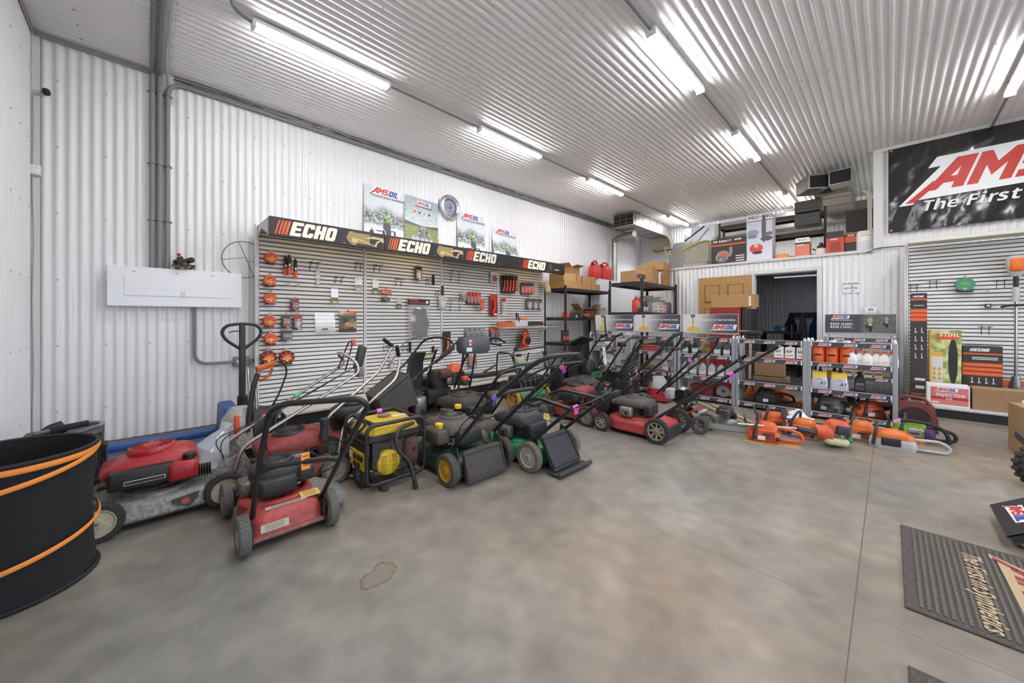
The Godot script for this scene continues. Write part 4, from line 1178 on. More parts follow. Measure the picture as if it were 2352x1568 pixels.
func oil_rack(zc: float, label: String, sign_kind: int) -> Node3D:
	# front faces the camera side of the shop: local x = world z, local z = world -x
	var x0 := 5.72 if sign_kind < 3 else 7.3
	var t := thing("oil_rack", label, "display rack", at(x0, 0, zc, -90), "aluminium oil display racks")
	var alu := mat("alu", "b3b8bd", 0.38, 0.55)
	var dark := mat("strip_dark", "47464b", 0.5)
	var w := 0.73
	for sx in [-1, 1]:
		for z in [-0.02, -0.31]:
			if not cache.has("post"):
				var st := S(); bx(st, V(0, 0.465, 0), V(0.04, 0.93, 0.035), 0.003); bx(st, V(0, 0.465, 0.019), V(0.008, 0.92, 0.004)); cache["post"] = done(st)
				st = S(); lathe(st, [[0.012, 0.93], [0.013, 0.95], [0.008, 0.955]], 8); cache["foot_cap"] = done(st)
			inst("post", cache["post"], alu, t, at(sx * (w / 2 - 0.0), 0, z))
			inst("post_cap", cache["foot_cap"], mat("label_white"), t, at(sx * (w / 2), 0, z))
		box_part("side_panel", mat("rack_side", "a9abad", 0.45), t, V(sx * w / 2, 0.45, -0.165), V(0.004, 0.86, 0.27))
	for y in [0.03, 0.31, 0.625, 0.865]:
		var top: bool = y > 0.8
		var s := box_part("shelf_strip", dark, t, V(0, y + 0.0275, 0.006), V(w - 0.04, 0.055, 0.012), 0.002)
		box_part("strip_edge", mat("label_white"), s, V(0, y + 0.056, 0.006), V(w - 0.04, 0.003, 0.013))
		for e in [-1, 1]: box_part("strip_end", mat("label_white"), s, V(e * (w / 2 - 0.028), y + 0.0275, 0.009), V(0.012, 0.05, 0.012))
		for k in 3: oil_logo(s, at(-0.27 + k * 0.225, y + 0.015, 0.0125), 0.023)
		if not top:
			box_part("shelf_deck", mat("deck_dark", "4a4848", 0.6), t, V(0, y + 0.035, -0.165), V(w - 0.045, 0.012, 0.32))
			var st := S()
			for h in [0.05, 0.115]: tube(st, [V(-w / 2 + 0.02, y + h, -0.3), V(w / 2 - 0.02, y + h, -0.3)], 0.002, 5)
			for k in 15: tube(st, [V(-w / 2 + 0.03 + k * 0.0475, y + 0.045, -0.3), V(-w / 2 + 0.03 + k * 0.0475, y + 0.115, -0.3)], 0.0018, 4)
			obj("wire_fence", st, mat("wire_grey", "9a9c9e", 0.4, 0.5), t)
	if sign_kind > 0:
		var z := -0.2 if sign_kind == 1 else -0.1
		var p := box_part("sign_board", mat("label_white"), t, V(0, 1.125, z), V(0.76, 0.275, 0.008), 0.002)
		box_part("sign_rail", alu, t, V(0, 0.978, z), V(0.76, 0.02, 0.02), 0.002)
		for e in [-0.33, 0.33]: box_part("sign_leg", alu, t, V(e, 0.95, z), V(0.02, 0.07, 0.015))
		var key := "rack_sign%d" % sign_kind
		if not M.has(key):
			var img := Image.create(192, 70, false, Image.FORMAT_RGB8)
			var n := FastNoiseLite.new(); n.seed = 31; n.frequency = 0.05
			for y in 70:
				for x in 192:
					var u := x / 192.0
					var c: Color
					if sign_kind == 1: c = Color("dcd9d4").lerp(Color("504e56"), smoothstep(0.2, 0.78, u + (y - 35) * 0.001))
					else:
						c = Color("48464b")
						if u > 0.48:
							c = c.lerp(Color("5e6054").lerp(Color("77756f"), clampf(n.get_noise_2d(x, y) + 0.5, 0, 1)), smoothstep(0.48, 0.6, u))
							if y > 34: c = c.lerp(Color("6e6d6c"), 0.6 * smoothstep(0.5, 0.65, u))
					img.set_pixel(x, y, c)
			if sign_kind == 1:
				blob(img, 38, 5, 9, 7, Color("5d6670")); blob(img, 38, 13, 3, 5, Color("8a6a4e")); blob(img, 38, 28, 2.2, 16, Color("c79a2f"))
				for q in [[28, 54], [38, 50], [48, 55], [33, 60], [44, 60], [54, 60], [23, 60]]: blob(img, q[0], q[1], 7, 6, Color("d3ad3c")); blob(img, q[0] - 2, q[1] - 2, 3, 2.2, Color("f0d97a"))
			else:
				for q in [[126, 38, 1.0], [168, 30, 0.75]]:
					var f: float = q[2]
					blob(img, q[0], q[1] - 16 * f, 7 * f, 10 * f, Color("9aa4ad")); blob(img, q[0], q[1] + 2, 12 * f, 10 * f, Color("6b5a4a")); blob(img, q[0], q[1], 5 * f, 5 * f, Color("d8c48a")); blob(img, q[0], q[1] + 15 * f, 5 * f, 12 * f, Color("2a2a2e")); blob(img, q[0] - 9 * f, q[1] + 8 * f, 5 * f, 8 * f, Color("3a3a40"))
			img_mat(key, img, 0.4)
		var st := S(); T = at(-0.378, 0.99, z + 0.0045); sheet(st, 0.756, 0.27, 0.0008); T = Transform3D.IDENTITY; obj("print", st, M[key], p)
		if sign_kind == 1:
			text(p, "DEVOTED TO PROTECTION.", 0.036, at(-0.13, 1.155, z + 0.006), mat("label_white"), 0, 1.05)
			oil_logo(p, at(0.05, 1.04, z + 0.006), 0.062)
		else:
			oil_logo(p, at(-0.29, 1.2, z + 0.006), 0.038)
			text(p, "The First in Synthetics", 0.022, at(-0.31, 1.162, z + 0.006), mat("label_white"), 0.2)
			text(p, "RIDE HARD.", 0.046, at(-0.32, 1.09, z + 0.006), mat("label_white"), 0, 1.05)
			text(p, "RUN COOL.", 0.046, at(-0.32, 1.045, z + 0.006), mat("label_white"), 0, 1.05)
	return t

func on_rack(zc: float, lx: float, y: float, lz: float, x0 := 5.72) -> Transform3D:
	return at(x0 - lz, y, zc + lx, -90)

func build_racks() -> void:
	T = Transform3D.IDENTITY
	var zs := [-3.435, -2.655, -1.865, -1.09, -0.32]
	oil_rack(zs[0], "oil rack under the sign furthest from the doorway, next to the steel shelving", 1)
	oil_rack(zs[1], "oil rack under the middle oil-splash sign", 1)
	oil_rack(zs[2], "oil rack under the oil-splash sign nearest the red cabinet", 1)
	oil_rack(zs[3], "signless oil rack with square tins in front of the doorway", 0)
	oil_rack(zs[4], "signless oil rack with orange cans and silver pouches", 0)
	oil_rack(-0.31, "oil rack against the door wall under the motorcycle sign", 3)
	var d1 := 0.352
	var d2 := 0.667
	# rack 1
	for k in 4: bottle("quart", on_rack(zs[0], -0.25 + k * 0.1, d2, -0.14), "c9cbcd", "2a4ea8", "e4e4e0", "%s blue-capped grey bottle on the rack furthest from the doorway" % ORD[k], "blue-capped bottles")
	bottle("jug", on_rack(zs[0], 0.02, d2, -0.05), "6d6e70", "33343a", "dcdcd8", "grey jug in front of the blue-capped bottles", "grey oil jugs", "oil_jug", "jug")
	bottle("jug", on_rack(zs[0], -0.02, d1, -0.1), "b9bbbd", "33343a", "d4d5d4", "pale grey jug on the middle shelf of the furthest rack", "grey oil jugs", "oil_jug", "jug")
	# rack 2
	for k in 4: bottle("quart", on_rack(zs[1], 0.06 + k * 0.1, d2, -0.12), "3c3d42", "2b2b2e", "6a6c70", "%s dark bottle at the right of the middle sign rack" % ORD[k], "dark oil bottles")
	for k in 2: bottle("quart", on_rack(zs[1], 0.2 + k * 0.1, d1, -0.08 - 0.06 * k), "9b9da0", "c83232", "c9c4c0", "%s red-capped grey bottle low on the middle sign rack" % ["front", "rear"][k], "red-capped oil bottles")
	var t := thing("wire_basket", "red and grey wire basket standing on the middle sign rack", "basket", on_rack(zs[1], -0.05, d2, -0.14))
	var st := S(); for k in 9: tube(st, [V(-0.14 + k * 0.035, 0, 0.08), V(-0.14 + k * 0.035, 0.1, 0.085)], 0.002, 4)
	for h in [0.004, 0.05, 0.1]: tube(st, [V(-0.14, h, 0.082), V(0.14, h, 0.082)], 0.0025, 4)
	obj("front_grid", st, mat("wire_grey"), t)
	box_part("red_liner", mat("basket_red", "b02a28", 0.5), t, V(0, 0.05, 0.0), V(0.27, 0.095, 0.14), 0.004)
	# rack 3
	for k in 4: bottle("quart", on_rack(zs[2], -0.28 + (k % 2) * 0.14, d2, -0.06 - (k / 2) * 0.08), "2d2e30", "1f8a4a", "b9c4bc", "%s green-capped black bottle, %s row of the red-cabinet rack" % [["left", "right"][k % 2], ["front", "back"][k / 2]], "green-capped black bottles")
	for k in 4: bottle("quart", on_rack(zs[2], 0.16 + (k % 2) * 0.12, d2, -0.05 - (k / 2) * 0.08), "4a4b4f", "242427", "c4c6c8", "%s black-capped bottle, %s row of the red-cabinet rack" % [["left", "right"][k % 2], ["front", "back"][k / 2]], "black-capped bottles")
	for k in 2: bottle("quart", on_rack(zs[2], -0.29 + k * 0.12, d1, -0.06), "8d9194", "1f8a4a", "bfc9c2", "%s green-capped grey bottle on the middle shelf, red-cabinet rack" % ORD[k], "green-capped grey bottles")
	for k in 4: bottle("quart", on_rack(zs[2], -0.04 + (k % 2) * 0.12, d1, -0.06 - (k / 2) * 0.08), "a3a6a9", "c83232", "d0c4c0", "%s red-capped grey bottle, %s row on the red-cabinet rack" % [["left", "right"][k % 2], ["front", "back"][k / 2]], "red-capped oil bottles")
	for k in 2: bottle("quart", on_rack(zs[2], 0.2 + k * 0.11, d1, -0.06), "9da0a3", "3a3a3e", "cfd0d0", "%s dark-capped grey bottle at the end of the middle shelf" % ORD[k], "dark-capped grey bottles")
	# rack 4
	for k in 3:
		var tin := bottle("tin", on_rack(zs[3], 0.1 + k * 0.115, d2, -0.06), "e8e6e0", "c9c6bd", "b8322c", "%s white and red square tin on the doorway rack" % ORD[k], "square tins", "square_tin", "tin")
		text(tin, "MP", 0.042, at(-0.036, 0.09, 0.0352), mat("black_soft"))
		box_part("name_lines", mat("ink_grey"), tin, V(0, 0.066, 0.0356), V(0.07, 0.008, 0.001))
	# rack 5
	for k in 6:
		var can := bottle("can", on_rack(zs[4], -0.28 + (k % 3) * 0.125, d2, -0.08 - (k / 3) * 0.13), "e0622f", "d8d5cc", "2f7a45", "%s orange can with green window, %s row" % [ORD[k % 3], ["front", "back"][k / 3]], "orange cans", "orange_can", "can")
		box_part("dark_band", mat("tube_dark", "2a2526", 0.5), can, V(0, 0.1, 0.0485), V(0.065, 0.02, 0.026))
	for k in 6: bottle("small", on_rack(zs[4], 0.02 + k * 0.063 + (0.012 if k > 2 else 0.0), d2, -0.05 - 0.02 * (k % 2)), "ecebe8", "e2703a", "d9cfc6", "%s small white bottle with an orange cap, counted from the cans" % ORD[k], "small white bottles", "small_bottle")
	for k in 3:
		t = thing("spout_pouch", "silver and yellow spouted pouch, %s" % ["left front", "right front", "half hidden behind the right front one"][k], "pouch", on_rack(zs[4], [-0.27, -0.09, -0.15][k], d1, [-0.06, -0.05, -0.16][k]), "silver spouted pouches")
		st = S(); loft(st, [rr(.16, .075, 0, .02, .02), rr(.175, .085, .01, .03, .03), rr(.165, .07, .09, .03, .03), rr(.14, .05, .15, .02, .02), rr(.135, .025, .185, .008, .008), rr(.13, .008, .215, .002, .002)])
		obj("pouch", st, mat("pouch_silver", "c6c9cd", 0.3, 0.3), t)
		st = S(); loft(st, [rr(.142, .054, .15, .02, .02), rr(.138, .03, .186, .008, .008), rr(.134, .012, .218, .002, .002)]); obj("yellow_top", st, mat("pouch_yellow", "e8c53a", 0.45), t)
		st = S(); T = at(0.01, 0.215, 0); lathe(st, [[.02, 0], [.02, .02], [.013, .024], [.013, .05], [.008, .055]], 12); T = Transform3D.IDENTITY; obj("spout", st, mat("spool_black"), t)
		oil_logo(t, at(-0.035, 0.12, 0.037, 0, -14), 0.014)
		text(t, "AT", 0.05, at(0.0, 0.05, 0.041, 0, -8), mat("ink_blue", "2b3a6a", 0.6), 0.3)
		st = S(); T = at(0, 0, 0); bx(st, V(0.05, 0.006, 0.036), V(0.07, 0.014, 0.016), 0.003); obj("blue_corner", st, mat("pouch_blue", "2b52a8", 0.45), t)
	bottle("quart", on_rack(zs[4], 0.08, d1, -0.2), "35353a", "242427", "6a5e5c", "single dark bottle on the middle shelf beside the pouches", "dark oil bottles")
	# back rack
	for k in 7:
		var up: bool = k == 6
		t = thing("filter_box", "%s small tan filter box on the rack against the door wall" % ORD[k] if not up else "small blue and grey box on the upper shelf of the back rack", "box", on_rack(-0.31, -0.32 + k * 0.105 if not up else -0.12, 0.352 if not up else 0.667, -0.05, 7.3), "filter boxes")
		box_part("carton", mat("filter_blue", "5a6078", 0.5) if up else mat("filter_tan", "b59a6c", 0.6), t, V(0, 0.045, 0), V(0.085, 0.09, 0.085), 0.002)
		box_part("print", mat("filter_print", "4c4054", 0.6), t, V(0, 0.062, 0.0432), V(0.07, 0.03, 0.001))
	for k in 3: bottle("quart", on_rack(-0.31, -0.28 + k * 0.13, 0.667, -0.2, 7.3), "3d4a78", "2a4ea8", "5a6aa0", "%s blue bottle behind the top strip of the back rack" % ORD[k], "blue bottles on the back rack")

func shelf_unit(place: Transform3D, w: float, d: float, h: float, levels: Array, label: String) -> Node3D:
	# black boltless shelving: local x along the long side, front is +z
	var t := thing("steel_shelving", label, "shelving", place, "black steel shelving units")
	var blk := mat("shelf_black", "27272a", 0.5)
	var st := S()
	bx(st, V(0, h / 2, -0.0175), V(0.004, h, 0.038)); bx(st, V(0.019, h / 2, 0), V(0.038, h, 0.004))
	var post := done(st)
	st = S(); for i in int(h / 0.05) - 1: bx(st, V(0.024, 0.05 + i * 0.05, 0.0025), V(0.007, 0.013, 0.001)); bx(st, V(-0.0025, 0.05 + i * 0.05, -0.024), V(0.001, 0.013, 0.007))
	var holes := done(st)
	for q in [[-1, 1, 0], [1, 1, 90], [1, -1, 180], [-1, -1, 270]]:
		var pt := at(q[0] * w / 2, 0, q[1] * d / 2, -q[2] if q[2] in [90, 270] else q[2])
		inst("post", post, blk, t, pt)
		inst("key_holes", holes, mat("shelf_hole_pale", "8d8d8c", 0.6), t, pt).set_meta("kind", "stuff")
	for y in levels:
		for s in [-1, 1]:
			box_part("beam", blk, t, V(0, y - 0.03, s * (d / 2 - 0.006)), V(w - 0.02, 0.065, 0.012), 0.002)
			box_part("end_beam", blk, t, V(s * (w / 2 - 0.006), y - 0.03, 0), V(0.012, 0.065, d - 0.02), 0.002)
		box_part("board", mat("chipboard", "a08d70", 0.9), t, V(0, y - 0.004, 0), V(w - 0.03, 0.014, d - 0.03))
	return t

func carton(place: Transform3D, s: Vector3, label: String, tone := "b58d5e", open := 0.0, group := "", tape := true) -> Node3D:
	# cardboard box: body, tape seam, optional raised flaps
	var t := thing("cardboard_box", label, "box", place, group)
	var m := worn("card_" + tone, tone, 0.85, 0, 0.86, 1.5)
	if open <= 0.0:
		box_part("body", m, t, V(0, s.y / 2, 0), s, 0.003)
		if tape: box_part("tape", mat("tape_tan", "c4a77a", 0.35), t, V(0, s.y * 0.5 + 0.0005, 0), V(s.x * 0.97, s.y + 0.0015, 0.045))
	else:
		var k := 0.005
		box_part("base", m, t, V(0, k / 2, 0), V(s.x, k, s.z))
		for e in [-1, 1]:
			box_part("wall", m, t, V(e * (s.x / 2 - k / 2), s.y / 2, 0), V(k, s.y, s.z))
			box_part("wall", m, t, V(0, s.y / 2, e * (s.z / 2 - k / 2)), V(s.x - 2 * k, s.y, k))
			var st := S(); T = at(e * s.x / 2, s.y, 0, 0, 0, -e * open); bx(st, V(0, s.x * 0.22, 0), V(k, s.x * 0.44, s.z * 0.98)); T = Transform3D.IDENTITY; obj("flap", st, m, t)
			st = S(); T = at(0, s.y, e * s.z / 2, 0, e * (open + 20)); bx(st, V(0, s.z * 0.2, 0), V(s.x * 0.97, s.z * 0.4, k)); T = Transform3D.IDENTITY; obj("flap", st, m, t)
	return t

func build_shelving() -> void:
	T = Transform3D.IDENTITY
	# unit by the slat wall (front towards the room), and the unit by the racks
	shelf_unit(at(6.82, 0, -4.83), 1.62, 0.52, 1.87, [0.2, 0.7, 1.22, 1.82], "black steel shelving unit at the end of the slat wall")
	var u2 := at(6.98, 0, -3.37, 3.2)
	shelf_unit(u2, 1.64, 0.6, 1.9, [0.2, 0.75, 1.31, 1.85], "black steel shelving unit behind the oil racks, with oil cartons")
	# cartons on top of the first unit
	var g := "small plain cartons on the first shelving unit"
	carton(at(6.3, 1.824, -4.84), V(0.48, 0.16, 0.4), "long pale carton at the bottom end of the carton pile", "c09a5c", 0.0, g)
	carton(at(6.28, 1.985, -4.85), V(0.44, 0.15, 0.38), "long pale carton on top of another, behind the far header sign", "c4a066", 0.0, g)
	var k := 0
	for q in [[6.64, 1.824], [6.82, 1.824], [7.0, 1.824], [7.18, 1.824], [7.36, 1.824], [6.62, 1.975], [6.82, 1.975], [7.0, 1.975], [7.18, 1.975]]:
		carton(at(q[0], q[1], -4.82, (k * 37) % 7 - 3), V(0.165, 0.15, 0.3), "small tan carton in the %s row of the pile, %s from the slat wall" % ["lower" if q[1] < 1.9 else "upper", ORD[k if k < 5 else k - 5]], "b98f60", 0.0, g, k % 2 == 0); k += 1
	carton(at(6.55, 2.126, -4.86, 4), V(0.3, 0.17, 0.3), "open-flapped carton topping the pile by the header sign", "b78f62", 55.0, g)
	# mid shelf of unit 1
	carton(at(7.0, 1.224, -4.75, -8), V(0.46, 0.16, 0.22), "crumpled brown open carton on the middle shelf", "8f6a42", 50.0)
	var t := thing("ear_muff_box", "black and orange box showing two orange discs, on the middle shelf", "box", at(6.86, 1.224, -4.63, 4))
	box_part("carton", mat("echo_dark", "3a3331", 0.55), t, V(0, 0.07, 0), V(0.2, 0.14, 0.04), 0.002)
	for s in [-1, 1]:
		var st := S(); T = at(s * 0.05, 0.055, 0.02, 0, 90); lathe(st, [[0.02, 0], [0.04, 0.001], [0.04, 0.004], [0.02, 0.005]], 18); T = Transform3D.IDENTITY; obj("disc_print", st, mat("sign_orange"), t)
	box_part("orange_band", mat("sign_orange"), t, V(0, 0.12, 0.0205), V(0.2, 0.012, 0.001))
	t = thing("ear_muff_box", "black and orange box with round discs low on the shelving end", "box", at(6.03, 0.704, -4.6, 4))
	box_part("carton", mat("echo_dark"), t, V(0, 0.13, 0), V(0.22, 0.26, 0.05), 0.002)
	for s in [-1, 1]:
		var st := S(); T = at(s * 0.05, 0.1, 0.025, 0, 90); lathe(st, [[0.02, 0], [0.042, 0.001], [0.042, 0.004], [0.02, 0.005]], 18); T = Transform3D.IDENTITY; obj("disc_print", st, mat("sign_orange"), t)
	box_part("orange_band", mat("sign_orange"), t, V(0, 0.2, 0.0255), V(0.22, 0.012, 0.001))
	for q in [[6.12, 1.224, "lower orange and grey string trimmer head lying on the shelf end"], [6.14, 1.275, "upper orange and grey string trimmer head lying on the shelf end"]]:
		t = thing("tool_pack", q[2], "tool", at(q[0], q[1], -4.66, -6))
		var st := S(); loft(st, [rr(.2, .06, 0, .02, .02), rr(.21, .07, .02, .02, .02), rr(.18, .05, .05, .02, .02)]); obj("orange_body", st, mat("tube_orange"), t)
		st = S(); cyl(st, V(0.1, 0.025, 0), V(0.3, 0.03, 0.0), 0.02); obj("dark_shaft", st, mat("black_soft"), t)
	t = thing("plastic_wrap", "crumpled clear plastic wrap spread over the middle shelf", "wrap", at(6.6, 1.224, -4.82))
	var st := S(); wrinkled(st, 0.75, 0.4, 0.07, 3); obj("sheet", st, mat("wrap_pale", "c9c8c4", 0.25), t)
	t = thing("cap_hat", "black ball cap with a yellow badge on the middle shelf", "cap", at(6.62, 1.225, -4.62))
	st = S(); lathe(st, [[0.085, 0], [0.088, 0.03], [0.07, 0.075], [0.03, 0.095], [0, 0.098]], 18, true); obj("crown", st, mat("black_soft"), t)
	st = S(); loft(st, [rr(0.12, 0.16, 0.0, 0.05, 0.05, 0.09, 0.02), rr(0.12, 0.16, 0.008, 0.05, 0.05, 0.09, 0.02)]); obj("peak", st, mat("black_soft"), t)
	box_part("badge", mat("spool_yellow"), t, V(0.03, 0.05, 0.075), V(0.04, 0.03, 0.006))
	# top of unit 2
	var on2 := func(x: float, y: float, z: float, r := 0.0) -> Transform3D: return u2 * at(x, y, z, r)
	t = carton(on2.call(-0.62, 1.853, 0.05, -4), V(0.42, 0.2, 0.3), "low cardboard box with a black striped logo on the second shelving unit", "bd9366")
	stripes_logo(t, at(-0.19, 0.06, 0.1515), 0.082, mat("black_soft"), mat("ink_grey"))
	t = carton(on2.call(-0.05, 1.853, 0.06, 8), V(0.4, 0.34, 0.3), "tall cardboard box with sideways black lettering and open end", "b98e60")
	text(t, "AMSOIL", 0.05, at(0.02, 0.09, 0.1512, 0, 0, 90), mat("black_soft"), 0.2)
	box_part("plastic_filling", mat("wrap_pale"), t, V(0.202, 0.17, 0.0), V(0.004, 0.24, 0.22))
	t = thing("red_leaflet_box", "narrow red and white box between two large cartons", "box", on2.call(0.27, 1.853, 0.2, 5))
	box_part("carton", mat("label_white"), t, V(0, 0.13, 0), V(0.1, 0.26, 0.05), 0.002)
	box_part("red_panel", mat("leaflet_red", "b23a30", 0.5), t, V(0, 0.13, 0.0255), V(0.085, 0.23, 0.001))
	carton(on2.call(0.58, 1.853, 0.02, 6), V(0.44, 0.32, 0.4), "large cardboard box, lower of two stacked on the second unit", "ae8352")
	carton(on2.call(0.56, 2.173, 0.02, 2), V(0.46, 0.16, 0.42), "flattened cardboard box topping the large carton, flap hanging", "b58a58")
	t = thing("metal_tray", "thin grey metal tray at the end of the second unit", "tray", on2.call(0.86, 1.86, -0.05))
	box_part("tray", mat("galv"), t, V(0, 0.02, 0), V(0.12, 0.03, 0.3), 0.003)
	box_part("tray_rim", mat("galv"), t, V(0, 0.038, 0), V(0.13, 0.006, 0.31), 0.002)
	# middle shelf of unit 2
	for i in 2: bottle("quart", on2.call(-0.6 + i * 0.11, 1.313, 0.22), "303136", ["d9d7d2", "2a4ea8"][i], "c9c9c8", "black oil bottle with a %s cap on the second shelving unit" % ["white", "blue"][i], "bottles on the second shelving unit")
	for i in 2: bottle("jug", on2.call(-0.5 + i * 0.2, 1.313, 0.05), "e0503a", "c9c6c0", "d9cfcb", "%s tall red jug on the second shelving unit" % ["half-hidden", "nearer"][i], "red jugs", "red_jug", "jug")
	for i in 2: bottle("quart", on2.call(-0.13 + i * 0.085, 1.313, 0.22), "a5a8a8", "1f8a4a", "c5c8c4", "%s green-capped bottle beside the white oil carton" % ORD[i], "bottles on the second shelving unit")
	for q in [[0.2, 0.34, 0.21, 0.22, "white oil carton with open flaps on the second shelving unit", 40.0], [0.48, 0.26, 0.17, 0.2, "lower white and red oil carton beside the spray cans", 35.0]]:
		t = carton(on2.call(q[0], 1.313, 0.1, -3), V(q[1], q[2], q[3]), q[4], "dedad4", q[5])
		oil_logo(t, at(0.03, q[2] * 0.7, q[3] / 2 + 0.001), 0.017)
		text(t, "SMALL ENGINE OIL", 0.024, at(-0.02, q[2] * 0.45, q[3] / 2 + 0.001), mat("black_soft"), 0, 0.8)
		box_part("red_panel", mat("leaflet_red"), t, V(0.08, q[2] * 0.17, q[3] / 2 + 0.001), V(0.14, 0.02, 0.001))
	k = 0
	for c in ["b8322c", "b8322c", "2f4a86", "c9b03a", "4a5866"]:
		bottle("can", on2.call(0.64 + k * 0.04, 1.313, 0.2 - 0.05 * (k % 2)) * Transform3D(Basis.from_scale(V(0.5, 0.8, 0.5)), Vector3.ZERO), c, "2b2b2e", "cfcfcc", "%s slim spray can at the end of the second shelving unit" % ORD[k], "slim spray cans", "spray_can", "can"); k += 1
	t = carton(at(7.55, 1.224, -4.8, 3), V(0.26, 0.24, 0.3), "white engine oil carton at the far end of the first unit", "d8d5cf")
	text(t, "AMSOIL", 0.045, at(-0.09, 0.16, 0.1512), mat("black_soft"), 0.2)
	# red fuel cans on the ledge behind the shelving
	k = 0
	for q in [[7.72, -4.98, "nearer red plastic fuel can on a white stand by the far pipe"], [8.17, -4.98, "further red plastic fuel can partly behind its twin"]]:
		t = thing("fuel_can", q[2], "fuel can", at(q[0], 2.14, q[1], 10 - 14 * k), "red fuel cans")
		st = S(); loft(st, [rr(.36, .2, 0, .05, .05), rr(.38, .22, .02, .06, .06), rr(.38, .22, .26, .06, .06), rr(.3, .18, .34, .06, .06), rr(.2, .12, .37, .05, .05)])
		obj("tank", st, mat("fuel_red", "c8332f", 0.45), t)
		st = S(); tube(st, fil([V(-0.12, 0.34, 0), V(-0.1, 0.44, 0), V(0.08, 0.44, 0), V(0.17, 0.3, 0)], 0.06), 0.022, 8); obj("handle", st, mat("fuel_red"), t)
		st = S(); T = at(-0.15, 0.34, 0, 0, 0, 30); lathe(st, [[0.03, 0], [0.03, 0.05], [0.02, 0.06]], 12); T = Transform3D.IDENTITY; obj("cap", st, mat("black_soft"), t); k += 1
	t = thing("white_stand", "tall white cabinet under the red fuel cans in the alcove", "cabinet", at(8.15, 0, -4.98))
	box_part("body", mat("panel_white"), t, V(0, 1.07, 0), V(1.0, 2.14, 0.34), 0.004)
	box_part("door_gap", mat("panel_shade"), t, V(0, 1.0, 0.171), V(0.006, 1.9, 0.002))

func wrinkled(st: SurfaceTool, w: float, d: float, amp: float, sd: int) -> void:
	var n := FastNoiseLite.new(); n.seed = sd; n.frequency = 6.0; n.noise_type = FastNoiseLite.TYPE_SIMPLEX
	st.set_smooth_group(-1)
	var k := 14
	var p := func(i: int, j: int) -> Vector3:
		var x := (float(i) / k - 0.5) * w
		var z := (float(j) / k - 0.5) * d
		var e := minf(minf(i, k - i), minf(j, k - j)) / float(k) * 4.0
		return Vector3(x + n.get_noise_2d(z * 2, x) * 0.03, maxf(0.002, (n.get_noise_2d(x, z) * 0.6 + 0.5) * amp * clampf(e, 0, 1)), z + n.get_noise_2d(x * 2, z + 9) * 0.03)
	for i in k:
		for j in k: quad(st, p.call(i, j), p.call(i, j + 1), p.call(i + 1, j + 1), p.call(i + 1, j))

# ---------- walk-behind machines ----------
func wheel_meshes(r: float, w: float, style: String) -> Array:
	var key := "wheel%.3f_%.3f_%s" % [r, w, style]
	if cache.has(key): return cache[key]
	# axis along x, outer face at +x
	var st := S(); T = at(0, 0, 0, 0, 0, -90)
	var rim := r * 0.7
	if style == "knob": rim = r * 0.5
	lathe(st, [[rim, -w / 2], [r * 0.93, -w / 2], [r * 0.985, -w * 0.36], [r * 0.985, w * 0.36], [r * 0.93, w / 2], [rim, w / 2]], 28, false, false)
	T = Transform3D.IDENTITY
	if style == "knob":
		for k in 18:
			for s in [-1, 1]:
				T = at(0, 0, 0, 0, (k + (0.5 if s > 0 else 0.0)) * 20); bx(st, V(s * w * 0.24, r * 1.0, 0), V(w * 0.44, r * 0.12, r * 0.17), 0.004)
	elif style == "diamond":
		for k in 26:
			for s in [-1, 0, 1]:
				T = at(0, 0, 0, 0, (k + (0.5 if s == 0 else 0.0)) * 360.0 / 26); T = T * at(s * w * 0.3, r * 0.992, 0, 45); bx(st, V(0, 0, 0), V(w * 0.24, r * 0.03, w * 0.24))
	elif style != "plain":
		for k in 34:
			for s in [-1, 1]:
				T = at(0, 0, 0, 0, (k + (0.5 if s > 0 else 0.0)) * 360.0 / 34); T = T * at(s * w * 0.23, r * 0.99, 0, s * 16); bx(st, V(0, 0, 0), V(w * 0.42, r * 0.04, r * 0.085))
	T = Transform3D.IDENTITY
	var tire := done(st)
	st = S(); T = at(0, 0, 0, 0, 0, -90)
	if style == "spoke" or style == "star":
		lathe(st, [[rim * 0.88, -w * 0.3], [rim * 1.01, -w * 0.45], [rim * 1.01, w * 0.47], [rim * 0.93, w * 0.5], [rim * 0.88, w * 0.3]], 28, false, false)
		lathe(st, [[rim * 0.3, -w * 0.3], [rim * 0.3, w * 0.3], [rim * 0.2, w * 0.42]], 14)
		var n := 8 if style == "spoke" else 5
		for k in n:
			T = at(0, 0, 0, 0, k * 360.0 / n)
			var tw := 0.45 if style == "spoke" else 0.16
			bx(st, V(w * 0.1, rim * 0.6, 0), V(w * 0.2, rim * 0.66, rim * tw * 0.6), 0.003)
	else:
		lathe(st, [[0.0, -w * 0.3], [rim * 1.01, -w * 0.42], [rim * 1.01, w * 0.46], [rim * 0.92, w * 0.48], [rim * 0.84, w * 0.3], [rim * 0.36, w * 0.34], [rim * 0.3, w * 0.5], [rim * 0.14, w * 0.52], [rim * 0.12, w * 0.42], [0, w * 0.42]], 28, false, false)
		if style == "ribbed" or style == "diamond":
			for k in 6: T = at(0, 0, 0, 0, k * 60); bx(st, V(w * 0.33, rim * 0.6, 0), V(w * 0.08, rim * 0.5, rim * 0.06))
		if style == "dimple":
			for k in 8: T = at(0, 0, 0, 0, k * 45); bx(st, V(w * 0.33, rim * 0.68, 0), V(w * 0.06, rim * 0.16, rim * 0.16), 0.004)
	T = Transform3D.IDENTITY
	var hub := done(st)
	st = S(); T = at(0, 0, 0, 0, 0, -90); lathe(st, [[r * 0.06, w * 0.3], [r * 0.06, w * 0.54], [r * 0.04, w * 0.57]], 8); T = Transform3D.IDENTITY
	cache[key] = [tire, hub, done(st)]
	return cache[key]

